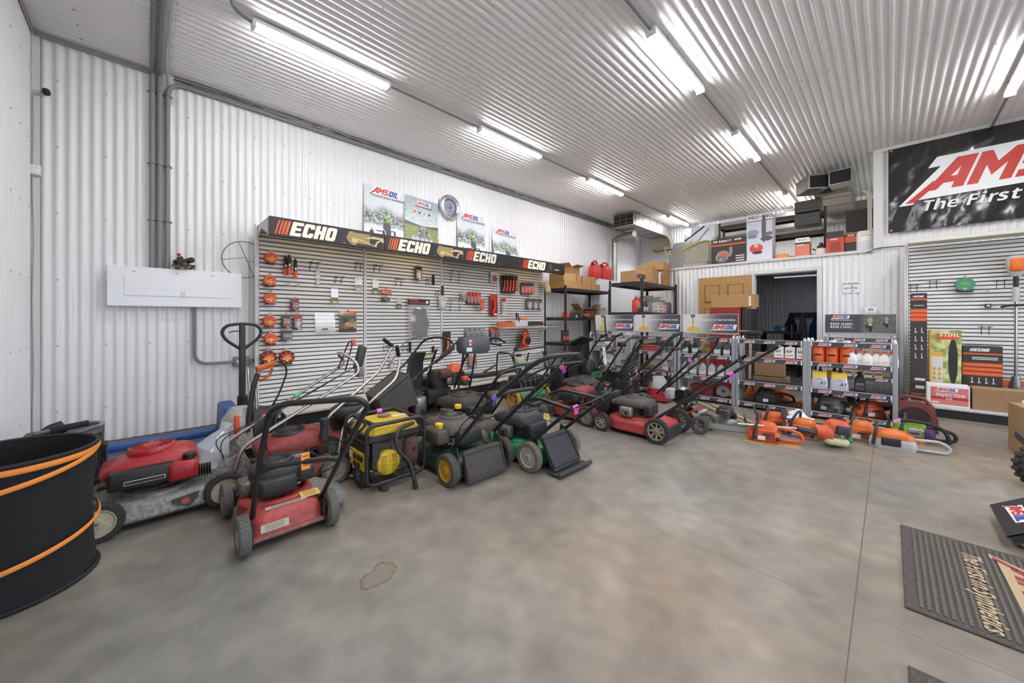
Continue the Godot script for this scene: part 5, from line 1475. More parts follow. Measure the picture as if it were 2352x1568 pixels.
func wheel(t: Node, p: Vector3, r: float, w: float, style: String, tire: Material, hub: Material, side: float, called := "wheel") -> void:
	var m := wheel_meshes(r, w, style)
	var o := Node3D.new(); o.name = called
	t.add_child(o, true)
	o.position = p
	if side < 0: o.rotation_degrees.y = 180
	inst("tire", m[0], tire, o); inst("hub", m[1], hub, o); inst("axle_bolt", m[2], mat("steel_dull", "8f8d8a", 0.4, 0.8), o)

func fins(st: SurfaceTool, c: Vector3, s: Vector3, n: int, axis := 1) -> void:
	for i in n:
		var f := (float(i) + 0.5) / n - 0.5
		if axis == 1: bx(st, c + V(0, f * s.y, 0), V(s.x, s.y / n * 0.45, s.z))
		elif axis == 0: bx(st, c + V(f * s.x, 0, 0), V(s.x / n * 0.45, s.y, s.z))
		else: bx(st, c + V(0, 0, f * s.z), V(s.x, s.y, s.z / n * 0.45))

func engine(t: Node, c: Vector3, d: Dictionary) -> void:
	# vertical-shaft engine standing on the deck at c; front is -z
	var k: float = d.get("k", 1.0)
	var shroud: Material = d.get("shroud")
	var iron := worn("iron", "6c655c", 0.7, 0.4, 0.4)
	T = Transform3D.IDENTITY.translated(c).scaled_local(V(k, k, k))
	var base := T
	var st := S(); lathe(st, [[0.12, 0], [0.12, 0.02], [0.095, 0.03], [0.09, 0.09], [0.1, 0.1]], 20); obj("crankcase", st, iron, t)
	st = S(); fins(st, V(0, 0.075, -0.12), V(0.1, 0.11, 0.1), 7); bx(st, V(0, 0.075, -0.1), V(0.07, 0.1, 0.1)); obj("cylinder", st, iron, t)
	# shroud
	var st2 := S()
	var hh: float = d.get("h", 0.085)
	if d.get("style", "round") == "wedge":
		loft(st2, [rr(.27, .36, .105, .06, .05, 0, -0.03), rr(.28, .37, .12, .07, .06, 0, -0.03), rr(.27, .34, .12 + hh * 0.6, .07, .06, 0, -0.02), rr(.2, .22, .12 + hh, .08, .08, 0, 0.0), rr(.14, .14, .125 + hh, .06, .06, 0, 0.0)])
	elif d.get("style", "round") == "slope":
		var rings := []
		for q in [[.1, .27, .38, 0.0], [.12, .28, .39, 0.0], [.15, .27, .38, 0.0], [.18, .24, .3, 0.035], [.2, .18, .2, 0.06], [.21, .12, .12, 0.07]]: rings.append(rr(q[1], q[2], q[0], .07, .07, 0, q[3]))
		loft(st2, rings)
	else:
		loft(st2, [rr(.26, .28, .1, .08, .08, 0, -0.01), rr(.275, .3, .115, .09, .09, 0, -0.01), rr(.27, .29, .11 + hh * 0.7, .1, .1, 0, -0.01), rr(.23, .24, .11 + hh, .1, .1, 0, 0), rr(.18, .18, .115 + hh, .089, .089, 0, 0)])
	obj("blower_shroud", st2, shroud, t)
	# recoil cover with radial vents
	var top := 0.115 + hh
	T = base * at(0, top, d.get("rz", 0.0))
	st = S(); lathe(st, [[.095, -.02], [.1, 0], [.098, .018], [.085, .026], [.03, .03], [.0, .03]], 28, true); var rc := obj("recoil_cover", st, d.get("recoil", shroud), t)
	st = S()
	for i in 24: T = base * at(0, top, d.get("rz", 0.0), i * 15.0); bx(st, V(.062, .0275, 0), V(.045, .006, .0055))
	obj("vent_ribs", st, d.get("vent", mat("plastic_black", "2b2a2b", 0.55)), rc)
	T = base
	# tank, cap, filter, muffler
	var sx: float = d.get("side", 1.0)
	st = S(); var tz: float = d.get("tz", .03); rbox(st, V(sx * .15, .1, tz), V(.11, .1, d.get("tl", .2)), .03, .02); obj("fuel_tank", st, d.get("tank", shroud), t)
	T = base * at(sx * .15, .15, tz + .03); st = S(); lathe(st, [[.026, 0], [.028, .006], [.028, .03], [.024, .034]], 16); fins(st, V(0, .016, 0), V(.058, .0, .058), 1); obj("fuel_cap", st, d.get("cap", mat("plastic_black", "2b2a2b", 0.55)), t)
	T = base
	st = S(); rbox(st, V(-sx * .02, .085, .165), V(.2, .1, .075), .02, .012); obj("air_filter_cover", st, d.get("filter", mat("plastic_black")), t)
	st = S(); rbox(st, V(-sx * .165, .06, -.02), V(.07, .09, .13), .02, .012); bx(st, V(-sx * .202, .06, -.02), V(.006, .05, .08), .002); var mf := obj("muffler", st, d.get("muffler", worn("muffler", "8d8880", 0.45, 0.6, 0.45)), t)
	T = base * at(-sx * .203, .055, .0, 0, 0, 90); st = S(); lathe(st, [[.014, -.004], [.018, .004], [.012, .005]], 12); obj("outlet", st, mat("black_soft"), mf)
	T = base
	st = S(); bx(st, V(sx * .06, .06, .12), V(.06, .05, .05), .006); cyl(st, V(sx * .06, .06, .1), V(sx * .06, .02, .1), .018); cyl(st, V(sx * .1, .08, .12), V(sx * .02, .075, .13), .006, 6); bx(st, V(sx * .1, .05, .1), V(.03, .012, .05)); obj("carburettor", st, worn("alu_dirty", "a39d93", 0.5, 0.5, 0.5), t)
	st = S(); tube(st, fil([V(-.03, .08, -.17), V(-.08, .13, -.16), V(-.1, .1, -.08)], .04), .005, 6); obj("spark_lead", st, mat("black_soft"), t)
	st = S(); tube(st, [V(.07, top - .01, .09), V(.1, top + .012, .1), V(.15, top + .0, .12)], .009, 8); obj("pull_grip", st, mat("plastic_black"), t)
	T = Transform3D.IDENTITY

func bars(t: Node, inv: Transform3D, list: Array, m: Material, r := 0.0125, called := "handle_tube", rad := 0.07) -> void:
	# tubes given in world points, brought into the thing's own space
	for pts in list:
		var q := []
		for p in pts: q.append(inv * V(p[0], p[1], p[2]))
		var st := S(); tube(st, fil(q, rad, 6), r, 10); obj(called, st, m, t)

func band(t: Node, inv: Transform3D, a: Array, b: Array, f: float, col: String, r := 0.017) -> void:
	# paper claim tag wrapped round a handle tube between world points a and b
	var p := V(a[0], a[1], a[2]).lerp(V(b[0], b[1], b[2]), f)
	var d := (V(b[0], b[1], b[2]) - V(a[0], a[1], a[2])).normalized()
	var st := S(); tube(st, [inv * (p - d * 0.02), inv * (p + d * 0.02)], r, 10)
	var side := d.cross(Vector3.UP).normalized()
	var q := inv * p
	var e := inv.basis * (side * 0.02 + V(0, -0.045, 0))
	var u := inv.basis * d * 0.016
	quad(st, q - u, q + u, q + u + e, q - u + e); quad(st, q + u, q - u, q - u + e, q + u + e)
	obj("claim_tag", st, mat("tag_" + col, col, 0.6), t)

func mower(label: String, place: Transform3D, d: Dictionary) -> Node3D:
	# origin on the floor midway between the axles; forward is -z
	var t := thing("lawn_mower", label, "lawn mower", place, "push mowers waiting for repair")
	var wb: float = d.get("wb", 0.62)
	var tr: float = d.get("track", 0.5)
	var rf: float = d.get("rf", 0.095)
	var rb: float = d.get("rb", 0.1)
	var tire: Material = d.get("tire", worn("tire_grey", "5b5853", 0.85, 0, 0.5, 5))
	var hub: Material = d.get("hub", worn("hub_bone", "b5ab93", 0.6, 0, 0.6, 5))
	var deckm: Material = d.get("deck")
	var wst: String = d.get("wheel", "ribbed")
	var w: float = d.get("ww", 0.045)
	var dw := tr - w - 0.02
	var L := wb + d.get("over", 0.1) as float
	T = Transform3D.IDENTITY
	# deck shell
	var f: float = d.get("nose", 0.2)
	var st := S()
	var rings := [rr(dw, L, .045, f, .05), rr(dw + .012, L + .012, .05, f, .05), rr(dw, L, .062, f, .05), rr(dw - .005, L - .005, .115, f, .05), rr(dw - .03, L - .03, .145, f - .02, .05), rr(dw - .1, L - .12, .162, f - .04, .06), rr(dw - .16, L - .24, .166, f - .06, .07)]
	loft(st, rings); obj("deck", st, deckm, t)
	# raised volute ring on the deck
	st = S(); T = at(0, .15, -.02); lathe(st, [[.19, 0], [.18, .02], [.15, .03], [.14, .02]], 28, true, false); T = Transform3D.IDENTITY; obj("deck_volute", st, deckm, t)
	# grass dirt along the lower skirt lip
	st = S(); loft(st, [rr(dw - .01, L - .01, .036, f, .05), rr(dw - .004, L - .004, .05, f, .05)]); obj("skirt_dirt", st, worn("soil", "5e5344", 0.95, 0, 0.45, 7), t)
	# axle brackets and wheels
	for sx in [-1, 1]:
		wheel(t, V(sx * tr / 2, rf, -wb / 2), rf, w, wst, tire, d.get("hub_front", hub), sx)
		wheel(t, V(sx * tr / 2, rb, wb / 2), rb, w, d.get("wheel_rear", wst), tire, d.get("hub_left", hub) if sx < 0 else d.get("hub_right", hub), sx)
		for z in [-wb / 2, wb / 2]:
			st = S(); bx(st, V(sx * (tr / 2 - w * 0.75), .1, z), V(.012, .1, .06), .003); cyl(st, V(sx * (tr / 2 - w), rb, z), V(sx * tr / 2, rb if z > 0 else rf, z), .008, 8); obj("axle_bracket", st, mat("bracket_dark", "3d3b39", 0.6, 0.4), t)
	# rear discharge or flap
	match d.get("rear", ""):
		"flap":
			var fm: Material = d.get("flap", worn("flap_grey", "55514c", 0.7, 0, 0.6))
			st = S(); T = at(0, -.01, L / 2 + d.get("flap_out", .075), 0, d.get("flap_tilt", -18.0)).scaled_local(V(1, d.get("flap_k", 1.0), 1))
			var fw := dw - .1
			loft(st, [rr(fw, .03, .03, .01, .01), rr(fw + .02, .035, .05, .012, .012), rr(fw, .03, .24, .012, .012), rr(fw - .03, .03, .255, .01, .01)])
			bx(st, V(0, .055, .022), V(fw, .012, .02), .003); bx(st, V(0, .235, .02), V(fw, .01, .016), .003)
			for s in [-1, 1]: bx(st, V(s * fw / 2, .14, .02), V(.012, .19, .018), .003)
			T = Transform3D.IDENTITY; obj("rear_flap", st, fm, t)
			for s in [-1, 1]:
				st = S(); T = at(s * (fw / 2 + .03), 0, 0, 90)
				extr(st, [Vector2(-wb / 2 - .06, .1), Vector2(-wb / 2 + .06, .1), Vector2(-wb / 2 + .04, .28), Vector2(-wb / 2 - .03, .26)], -.004, .004); T = Transform3D.IDENTITY
				obj("handle_bracket", st, d.get("bracket", mat("bracket_dark")), t)
		"skirt":
			st = S(); bx(st, V(0, .07, L / 2 + .012), V(dw - .04, .1, .012), .003); obj("rear_skirt", st, mat("rubber", "2b2a29", 0.8), t)
	if d.has("chute"):
		st = S(); T = at(d.chute * (dw / 2 + .02), 0, .02)
		loft(st, [rr(.2, .3, .05, .06, .06, d.chute * .06), rr(.2, .3, .1, .07, .07, d.chute * .06), rr(.12, .26, .15, .05, .05, 0)]); T = Transform3D.IDENTITY
		obj("side_chute", st, worn("chute_grey", "8b8985", 0.7, 0, 0.6), t)
	if d.has("engine"): engine(t, V(d.get("ex", 0.0), .165, d.get("ez", -.02)), d.engine)
	var inv := place.affine_inverse()
	bars(t, inv, d.get("tubes", []), d.get("tube_mat", mat("tube_black", "29292b", 0.35, 0.2)), d.get("tr", 0.0125))
	bars(t, inv, d.get("bail", []), mat("bail_black", "2d2c2d", 0.45), 0.006, "bail_lever")
	bars(t, inv, d.get("grips", []), mat("foam_black", "262527", 0.9), 0.018, "foam_grip", 0.05)
	bars(t, inv, d.get("cables", []), mat("cable_black", "1f1f20", 0.5), 0.0035, "control_cable", 0.15)
	for g in d.get("tags", []): band(t, inv, g[0], g[1], g[2], g[3])
	return t

func sticker(t: Node, place: Transform3D, w: float, h: float, col: String, lines := "") -> void:
	var st := S(); T = place; bx(st, V(0, 0, 0), V(w, h, 0.001))
	var o := obj("sticker", st, mat("stk_" + col, col, 0.5), t)
	if lines != "":
		st = S(); for i in 3: bx(st, V(0, h * (0.28 - 0.26 * i), 0.0008), V(w * 0.7, h * 0.1, 0.0006))
		obj("sticker_print", st, mat("stk_" + lines, lines, 0.6), o)
	T = Transform3D.IDENTITY

func build_mowers() -> void:
	var black := worn("engine_black", "3b3a39", 0.55, 0, 0.55)
	var black2 := worn("engine_black2", "2e2e30", 0.5, 0, 0.6)
	var red := worn("paint_red", "bd4641", 0.45, 0, 0.66, 1.6)
	var red2 := worn("paint_red_dull", "9c352f", 0.55, 0, 0.55, 1.6)
	var bright := worn("shroud_red", "b5262c", 0.4, 0, 0.72, 2)
	var silver := worn("deck_silver", "aeaca6", 0.5, 0.3, 0.5, 2)
	var chrome := mat("chrome_dull", "b9b6b1", 0.25, 0.9)
	# A: silver deck, red engine, faces the left wall
	var pl := at(0.085, 0, -3.22, 90)
	var t := mower("old silver-decked mower with a red engine cover and chrome handle", pl, {"wb": 0.545, "track": 0.5, "rf": 0.105, "rb": 0.105, "over": 0.2, "nose": 0.2, "deck": silver, "hub": worn("hub_cream", "cfc4a6", 0.6, 0, 0.7, 5), "tire": worn("tire_dark", "4a4743", 0.9, 0, 0.5, 5), "wheel": "ribbed",
		"ez": -0.06, "engine": {"style": "slope", "shroud": bright, "recoil": bright, "tank": bright, "tz": .12, "tl": .13, "side": -1.0, "k": 1.12, "filter": black2, "vent": mat("vent_red", "7c1c20", 0.5)},
		"tube_mat": chrome, "tubes": [[[0.41, 0.2, -3.0], [0.45, 0.35, -3.0], [0.91, 0.59, -3.0], [1.23, 0.77, -3.0], [1.2, 0.86, -3.02], [1.13, 0.92, -3.1], [1.18, 0.9, -3.36], [1.24, 0.83, -3.38], [1.23, 0.79, -3.38], [0.76, 0.51, -3.38], [0.42, 0.3, -3.38], [0.41, 0.2, -3.38]], [[0.83, 0.555, -3.0], [0.86, 0.57, -3.38]]],
		"bail": [[[1.15, 0.77, -3.1], [1.22, 1.0, -3.12], [1.24, 1.01, -3.25], [1.16, 0.78, -3.28]]],
		"cables": [[[0.36, 0.3, -3.02], [0.3, 0.42, -3.05], [0.6, 0.5, -3.1], [1.2, 0.8, -3.05]], [[0.36, 0.26, -3.05], [0.34, 0.4, -3.1], [0.7, 0.52, -3.14], [1.15, 0.76, -3.1]]],
		"tags": [[[0.76, 0.51, -3.38], [1.23, 0.79, -3.38], 0.25, "5ed27a"]]})
	# its air box, control head, bellows, plastic bag and warning mark
	var st := S(); T = Transform3D.IDENTITY
	rbox(st, V(-0.165, 0.285, -0.1), V(0.1, 0.1, 0.27), 0.012, 0.008); obj("air_box", st, black2, t)
	st = S(); bx(st, V(-0.2155, 0.27, -0.09), V(0.002, 0.022, 0.17)); obj("name_plate", st, mat("label_white"), t)
	st = S(); bx(st, V(-0.217, 0.27, -0.09), V(0.002, 0.017, 0.165)); obj("name_plate_face", st, mat("black_soft"), t)
	st = S(); for i in 10: T = at(-0.14, 0.235, 0.09 + i * 0.013, 0, 90); lathe(st, [[0.036, -0.003], [0.042, 0], [0.036, 0.004]], 12)
	T = Transform3D.IDENTITY; obj("air_bellows", st, mat("rubber", "2b2a29", 0.8), t)
	st = S(); T = at(-0.02, 0.3, 0.23, 0, 25); lathe(st, [[0.03, -0.12], [0.1, -0.08], [0.1, 0.02], [0.06, 0.1], [0.025, 0.15], [0.03, 0.2]], 9); T = Transform3D.IDENTITY; obj("plastic_bag", st, glass("bag_film", "e9edf2", 0.35), t)
	st = S(); T = pl.affine_inverse() * at(1.27, 0.87, -3.1, 20, 0, -18); rbox(st, V(0, 0, 0), V(0.07, 0.2, 0.05), 0.015, 0.012); T = Transform3D.IDENTITY; obj("control_head", st, worn("ctrl_grey", "4a4744", 0.6, 0, 0.6), t)
	st = S(); T = pl.affine_inverse() * at(1.25, 0.76, -3.06, 20); rbox(st, V(0, 0, 0), V(0.06, 0.08, 0.06), 0.012, 0.01); T = Transform3D.IDENTITY; obj("control_box", st, worn("ctrl_pale", "8d8a84", 0.6, 0, 0.6), t)
	st = S(); T = pl.affine_inverse() * at(1.245, 1.0, -3.18, 20); rbox(st, V(0, 0, 0), V(0.035, 0.045, 0.03), 0.008, 0.006); T = Transform3D.IDENTITY; obj("orange_switch", st, mat("tube_orange", "e0572c", 0.5), t)
	st = S(); T = at(-0.2245, 0.098, 0.08, -90); extr(st, [Vector2(-0.06, 0.02), Vector2(0.07, 0.04), Vector2(0.06, 0.0), Vector2(0.02, -0.045), Vector2(-0.055, -0.005)], 0, 0.002); T = Transform3D.IDENTITY; obj("warning_mark", st, mat("mark_dark", "4b4946", 0.6), t)
	st = S(); T = at(-0.227, 0.098, 0.085, -90); T = at(-0.2268, 0.096, 0.085, 0, 0, 90); lathe(st, [[0.012, 0], [0.02, 0], [0.02, 0.002], [0.012, 0.002]], 16); T = Transform3D.IDENTITY; obj("warning_ring", st, mat("mark_red", "b05a55", 0.5), t)
	for s in [-1, 1]:
		st = S(); T = at(s * 0.2, 0, 0, 90); extr(st, [Vector2(-0.42, 0.1), Vector2(-0.16, 0.12), Vector2(-0.26, 0.28), Vector2(-0.38, 0.31), Vector2(-0.43, 0.2)], -0.006, 0.006); T = Transform3D.IDENTITY; obj("rear_bracket", st, silver, t)
	# B: front red mower, back towards the camera
	pl = at(0.558, 0, -2.57)
	t = mower("dusty red mower with an orange claim ticket, nearest the camera", pl, {"wb": 0.53, "track": 0.42, "rf": 0.095, "rb": 0.098, "over": 0.02, "nose": 0.17, "deck": red, "wheel": "diamond", "ww": 0.05, "tire": worn("tire_pale", "7b7874", 0.9, 0, 0.55, 6), "hub": worn("hub_bone"), "chute": 1.0, "ez": -0.04,
		"engine": {"style": "round", "shroud": black, "recoil": black2, "side": 1.0, "k": 0.92, "h": 0.07, "filter": black2},
		"tr": 0.0135, "tubes": [[[0.4, 0.13, -2.37], [0.4, 0.4, -2.25], [0.4, 0.78, -1.98], [0.44, 0.815, -1.92], [0.7, 0.83, -1.72], [0.745, 0.79, -1.72], [0.74, 0.7, -1.81], [0.74, 0.12, -2.39]], [[0.4, 0.42, -2.23], [0.46, 0.455, -2.18], [0.7, 0.46, -2.08], [0.74, 0.44, -2.07]]],
		"cables": [[[0.41, 0.66, -2.1], [0.43, 0.5, -2.2], [0.6, 0.5, -2.15], [0.74, 0.58, -1.95]], [[0.74, 0.5, -2.0], [0.76, 0.36, -2.2], [0.7, 0.24, -2.45]]],
		"bail": [[[0.73, 0.72, -1.79], [0.77, 0.68, -1.8], [0.75, 0.6, -1.9]]]})
	sticker(t, at(0.03, 0.462, 0.447, 0, -8), 0.04, 0.085, "f0922e", "b0601a")
	sticker(t, at(-0.07, 0.1, 0.278, 0, -4), 0.13, 0.04, "c9bfae", "7a7266")
	sticker(t, at(0.13, 0.17, 0.165, 0, -82), 0.1, 0.07, "d8b868", "8a6a2a")
	sticker(t, at(0.0, 0.166, 0.2, 0, -80), 0.2, 0.025, "a8a29a", "6d675f")
	st = S(); bx(st, V(0, 0.055, 0.28), V(0.36, 0.02, 0.03), 0.004); obj("rear_lip", st, worn("lip_pink", "b0736a", 0.7, 0, 0.6), t)
	# C: red mower behind the first two, facing the left wall
	pl = at(0.75, 0, -3.04, 90)
	t = mower("red-topped mower with a black oil cap, behind the dusty red one", pl, {"wb": 0.46, "track": 0.42, "rf": 0.09, "rb": 0.1, "over": 0.1, "deck": red2, "wheel": "diamond", "tire": worn("tire_pale"), "hub": worn("hub_bone"), "ez": -0.01,
		"engine": {"style": "slope", "shroud": red2, "recoil": black2, "tank": black, "filter": black, "side": 1.0, "k": 1.12, "h": 0.07},
		"tube_mat": chrome, "tubes": [[[1.02, 0.2, -2.88], [1.06, 0.38, -2.9], [1.6, 0.66, -3.1], [1.68, 0.82, -3.2]], [[1.0, 0.2, -3.2], [1.04, 0.38, -3.22], [1.55, 0.7, -3.35], [1.72, 0.93, -3.42]]],
		"grips": [[[1.64, 0.86, -3.14], [1.6, 0.95, -3.1]], [[1.72, 0.93, -3.42], [1.62, 1.0, -3.4]]]})
	st = S(); T = at(-0.16, 0.42, 0.17); lathe(st, [[0.026, 0], [0.03, 0.01], [0.03, 0.05], [0.025, 0.055]], 16); T = Transform3D.IDENTITY; obj("oil_cap", st, mat("black_soft"), t)
	st = S(); T = at(-0.16, 0.33, 0.17); lathe(st, [[0.03, 0], [0.026, 0.09]], 14); T = Transform3D.IDENTITY; obj("oil_neck", st, black, t)
	# E: dark green mower with yellow wheel and rear flap
	pl = at(1.81, 0, -2.53)
	t = mower("dark green mower with a yellow wheel and brown rear flap", pl, {"wb": 0.62, "track": 0.54, "rf": 0.1, "rb": 0.113, "deck": worn("paint_green", "2c4538", 0.5, 0, 0.55), "wheel": "lug", "ww": 0.06, "tire": worn("tire_dusty", "6a6257", 0.9, 0, 0.5, 5), "hub": worn("hub_grey", "77736c", 0.6, 0, 0.6, 5), "hub_left": worn("hub_yellow", "e0a82a", 0.55, 0, 0.6, 6), "hub_right": mat("black_soft"), "rear": "flap", "flap": worn("flap_brown", "57504a", 0.75, 0, 0.6), "bracket": mat("paint_green_dark", "23403a", 0.5),
		"engine": {"style": "wedge", "shroud": worn("shroud_dust", "655f57", 0.65, 0, 0.6), "recoil": worn("shroud_dust"), "side": -1.0, "k": 1.15, "cap": mat("cap_yellow", "e6bb2c", 0.5), "h": 0.07},
		"tr": 0.0145, "tubes": [[[1.6, 0.26, -2.23], [1.6, 0.65, -1.83], [1.6, 0.93, -1.46], [1.64, 0.985, -1.36], [2.0, 0.97, -1.4], [2.03, 0.93, -1.49], [2.03, 0.64, -1.86], [2.03, 0.28, -2.27]], [[1.6, 0.68, -1.8], [1.66, 0.72, -1.75], [1.98, 0.7, -1.78], [2.03, 0.66, -1.84]]],
		"bail": [[[1.62, 0.7, -1.78], [1.62, 0.9, -1.42], [1.68, 0.94, -1.32], [1.98, 0.93, -1.35], [2.01, 0.86, -1.5]]],
		"cables": [[[1.62, 0.8, -1.65], [1.55, 0.45, -2.1], [1.7, 0.32, -2.3]], [[2.02, 0.8, -1.62], [2.1, 0.5, -2.0], [1.9, 0.35, -2.4]]],
		"tags": [[[1.6, 0.65, -1.83], [1.6, 0.93, -1.46], 0.15, "8d7fe0"], [[2.03, 0.93, -1.49], [2.03, 0.64, -1.86], 0.2, "e06cc8"]]})
	st = S(); T = at(0.09, 0.43, -0.06); lathe(st, [[0.026, 0], [0.03, 0.004], [0.03, 0.03], [0.026, 0.034]], 16); T = Transform3D.IDENTITY; obj("yellow_cap", st, mat("cap_yellow"), t)
	sticker(t, at(-0.163, 0.35, 0.0, -90), 0.04, 0.03, "e2c63a", "4a4030")
	# F: bright green mower with white wheel, folded handle
	pl = at(2.39, 0, -2.28)
	t = mower("bright green mower with a white wheel, folded handle and black rear flap", pl, {"wb": 0.6, "track": 0.5, "rf": 0.1, "rb": 0.115, "deck": worn("paint_mint", "2c9a63", 0.4, 0, 0.7), "wheel": "lug", "wheel_rear": "dimple", "ww": 0.055, "tire": worn("tire_warm", "8a8074", 0.9, 0, 0.55, 6), "hub": worn("hub_white", "b9b8b4", 0.55, 0, 0.75, 6), "rear": "flap", "flap": worn("flap_black", "3d3d3f", 0.6, 0, 0.65), "flap_tilt": -32.0, "flap_out": .15, "flap_k": 1.25,
		"engine": {"style": "wedge", "shroud": worn("shroud_char", "3f3f42", 0.5, 0, 0.7), "recoil": worn("shroud_char"), "tank": worn("tank_cream", "cfc7a8", 0.5, 0, 0.8), "side": 1.0, "k": 1.12, "filter": black2, "h": 0.075},
		"tr": 0.0145, "tubes": [[[2.2, 0.24, -1.98], [2.2, 0.54, -1.62]], [[2.58, 0.24, -1.98], [2.58, 0.56, -1.59]], [[2.2, 0.54, -1.63], [2.2, 0.575, -1.95], [2.22, 0.52, -2.12], [2.3, 0.47, -2.1], [2.5, 0.47, -2.14], [2.57, 0.52, -2.14], [2.58, 0.58, -2.0], [2.58, 0.56, -1.6]]],
		"bail": [[[2.21, 0.54, -1.62], [2.24, 0.6, -1.5], [2.5, 0.66, -1.45], [2.57, 0.58, -1.58]]],
		"cables": [[[2.22, 0.48, -2.1], [2.3, 0.4, -2.2], [2.5, 0.42, -2.1], [2.58, 0.5, -1.9]], [[2.56, 0.4, -1.8], [2.62, 0.28, -1.95], [2.5, 0.3, -2.2]]],
		"tags": [[[2.2, 0.54, -1.62], [2.5, 0.66, -1.45], 0.1, "e06cc8"]]})
	st = S(); T = at(0, 0.0, 0.53); loft(st, [rr(.4, .12, .012, .01, .01, 0, -.04), rr(.4, .12, .02, .01, .01, 0, -.04)]); cyl(st, V(-.21, .026, .03), V(.21, .026, .03), .017); T = Transform3D.IDENTITY; obj("trailing_shield", st, worn("flap_black"), t)
	sticker(t, at(0.06, 0.36, 0.212, 0, -6), 0.075, 0.035, "e8c832", "4a4030")
	# O: red mower in the clear at the right
	pl = at(3.75, 0, -1.86)
	t = mower("faded red mower with bone swirl wheels, standing clear of the others", pl, {"wb": 0.6, "track": 0.54, "rf": 0.095, "rb": 0.12, "over": 0.06, "deck": worn("paint_coral", "bd4440", 0.45, 0, 0.66, 1.6), "wheel": "spoke", "ww": 0.05, "tire": worn("tire_dark"), "hub": worn("hub_bone"), "rear": "skirt", "ez": -0.05,
		"engine": {"style": "wedge", "shroud": worn("shroud_dust"), "recoil": worn("shroud_dust"), "tank": worn("tank_dark", "4b4a48", 0.6, 0, 0.6), "side": 1.0, "k": 1.05, "h": 0.06, "muffler": worn("muffler_pale", "a8a49d", 0.4, 0.5, 0.55)},
		"tr": 0.014, "tubes": [[[3.52, 0.12, -1.66], [3.52, 0.21, -1.61], [3.52, 0.52, -1.21], [3.52, 0.93, -0.68]], [[3.98, 0.12, -1.66], [3.98, 0.25, -1.6], [3.98, 0.55, -1.32], [3.98, 0.83, -0.97], [3.9, 0.87, -0.9]], [[3.52, 0.8, -0.85], [3.6, 0.82, -0.84], [3.98, 0.8, -1.0]]],
		"grips": [[[3.52, 0.93, -0.68], [3.52, 0.985, -0.61]]],
		"bail": [[[3.54, 0.8, -0.85], [3.56, 0.93, -0.9], [3.9, 0.98, -0.98], [3.96, 0.83, -0.99]]],
		"cables": [[[3.53, 0.75, -0.9], [3.58, 0.5, -1.2], [3.7, 0.34, -1.6]]],
		"tags": [[[3.52, 0.52, -1.21], [3.52, 0.93, -0.68], 0.52, "f06ad8"]]})
	for s in [-1, 1]:
		st = S(); T = at(s * 0.23, 0, 0, 90); extr(st, [Vector2(-0.32, 0.12), Vector2(-0.16, 0.12), Vector2(-0.2, 0.2), Vector2(-0.3, 0.24)], -0.01, 0.01); T = Transform3D.IDENTITY; obj("handle_bracket", st, mat("bracket_dark"), t)
	# M: red mower behind, handle with foam grips
	pl = at(3.75, 0, -2.66)
	t = mower("red mower with a black bagger chute and yellow warning sticker", pl, {"wb": 0.6, "track": 0.52, "rf": 0.1, "rb": 0.112, "over": 0.08, "deck": red2, "wheel": "plain", "ww": 0.05, "tire": worn("tire_dark"), "hub": worn("hub_taupe", "8f867a", 0.6, 0, 0.65, 5),
		"engine": {"style": "slope", "shroud": red2, "recoil": black2, "tank": black2, "filter": black, "side": -1.0, "k": 1.1},
		"tubes": [[[3.55, 0.2, -2.36], [3.55, 0.46, -2.04], [3.55, 0.69, -1.76], [3.55, 0.91, -1.54], [3.57, 1.03, -1.45], [3.72, 1.05, -1.42], [3.9, 0.98, -1.5], [3.95, 0.94, -1.54], [3.95, 0.77, -1.67], [3.95, 0.33, -2.17], [3.95, 0.2, -2.34]]],
		"grips": [[[3.55, 0.66, -1.79], [3.55, 0.9, -1.55]], [[3.56, 0.97, -1.5], [3.58, 1.035, -1.44], [3.72, 1.055, -1.42]]],
		"bail": [[[3.55, 0.9, -1.55], [3.6, 0.92, -1.42], [3.9, 0.9, -1.44], [3.95, 0.86, -1.6]]],
		"cables": [[[3.56, 0.85, -1.6], [3.62, 0.6, -1.9], [3.75, 0.4, -2.4]]],
		"tags": [[[3.55, 0.46, -2.04], [3.55, 0.69, -1.76], 0.9, "e58ad8"]]})
	st = S(); T = at(0.08, 0, 0.34); loft(st, [rr(.28, .1, .06, .02, .02, 0, -.02), rr(.3, .16, .1, .03, .03), rr(.3, .2, .26, .03, .03, 0, .04), rr(.26, .14, .36, .03, .03, 0, .06)]); T = Transform3D.IDENTITY; obj("bagger_chute", st, worn("chute_black", "353334", 0.6, 0, 0.7), t)
	sticker(t, at(0.02, 0.28, 0.478, 0, -8), 0.09, 0.055, "e6c62c", "4a4030")
	# J: brown dusty mower behind the dark green one
	pl = at(2.36, 0, -3.12, 12)
	t = mower("very dusty brown mower with a black wedge engine in the second row", pl, {"wb": 0.58, "track": 0.5, "deck": worn("deck_brown", "6a5f52", 0.8, 0, 0.5), "wheel": "lug", "tire": worn("tire_dusty"), "hub": worn("hub_bone"),
		"engine": {"style": "wedge", "shroud": worn("shroud_soil", "4f4841", 0.75, 0, 0.55), "recoil": worn("shroud_soil"), "side": 1.0, "k": 1.2, "h": 0.075},
		"tubes": [[[2.2, 0.2, -2.86], [2.2, 0.5, -2.6], [2.25, 0.72, -2.42], [2.6, 0.72, -2.5], [2.62, 0.5, -2.7], [2.6, 0.2, -2.94]]], "tr": 0.0125})
	sticker(t, at(0.13, 0.15, 0.27, 0, -70), 0.12, 0.06, "d8cfc6", "a05a4a")
	# N: black mower with a bag frame behind the red pair
	pl = at(4.25, 0, -2.92, -6)
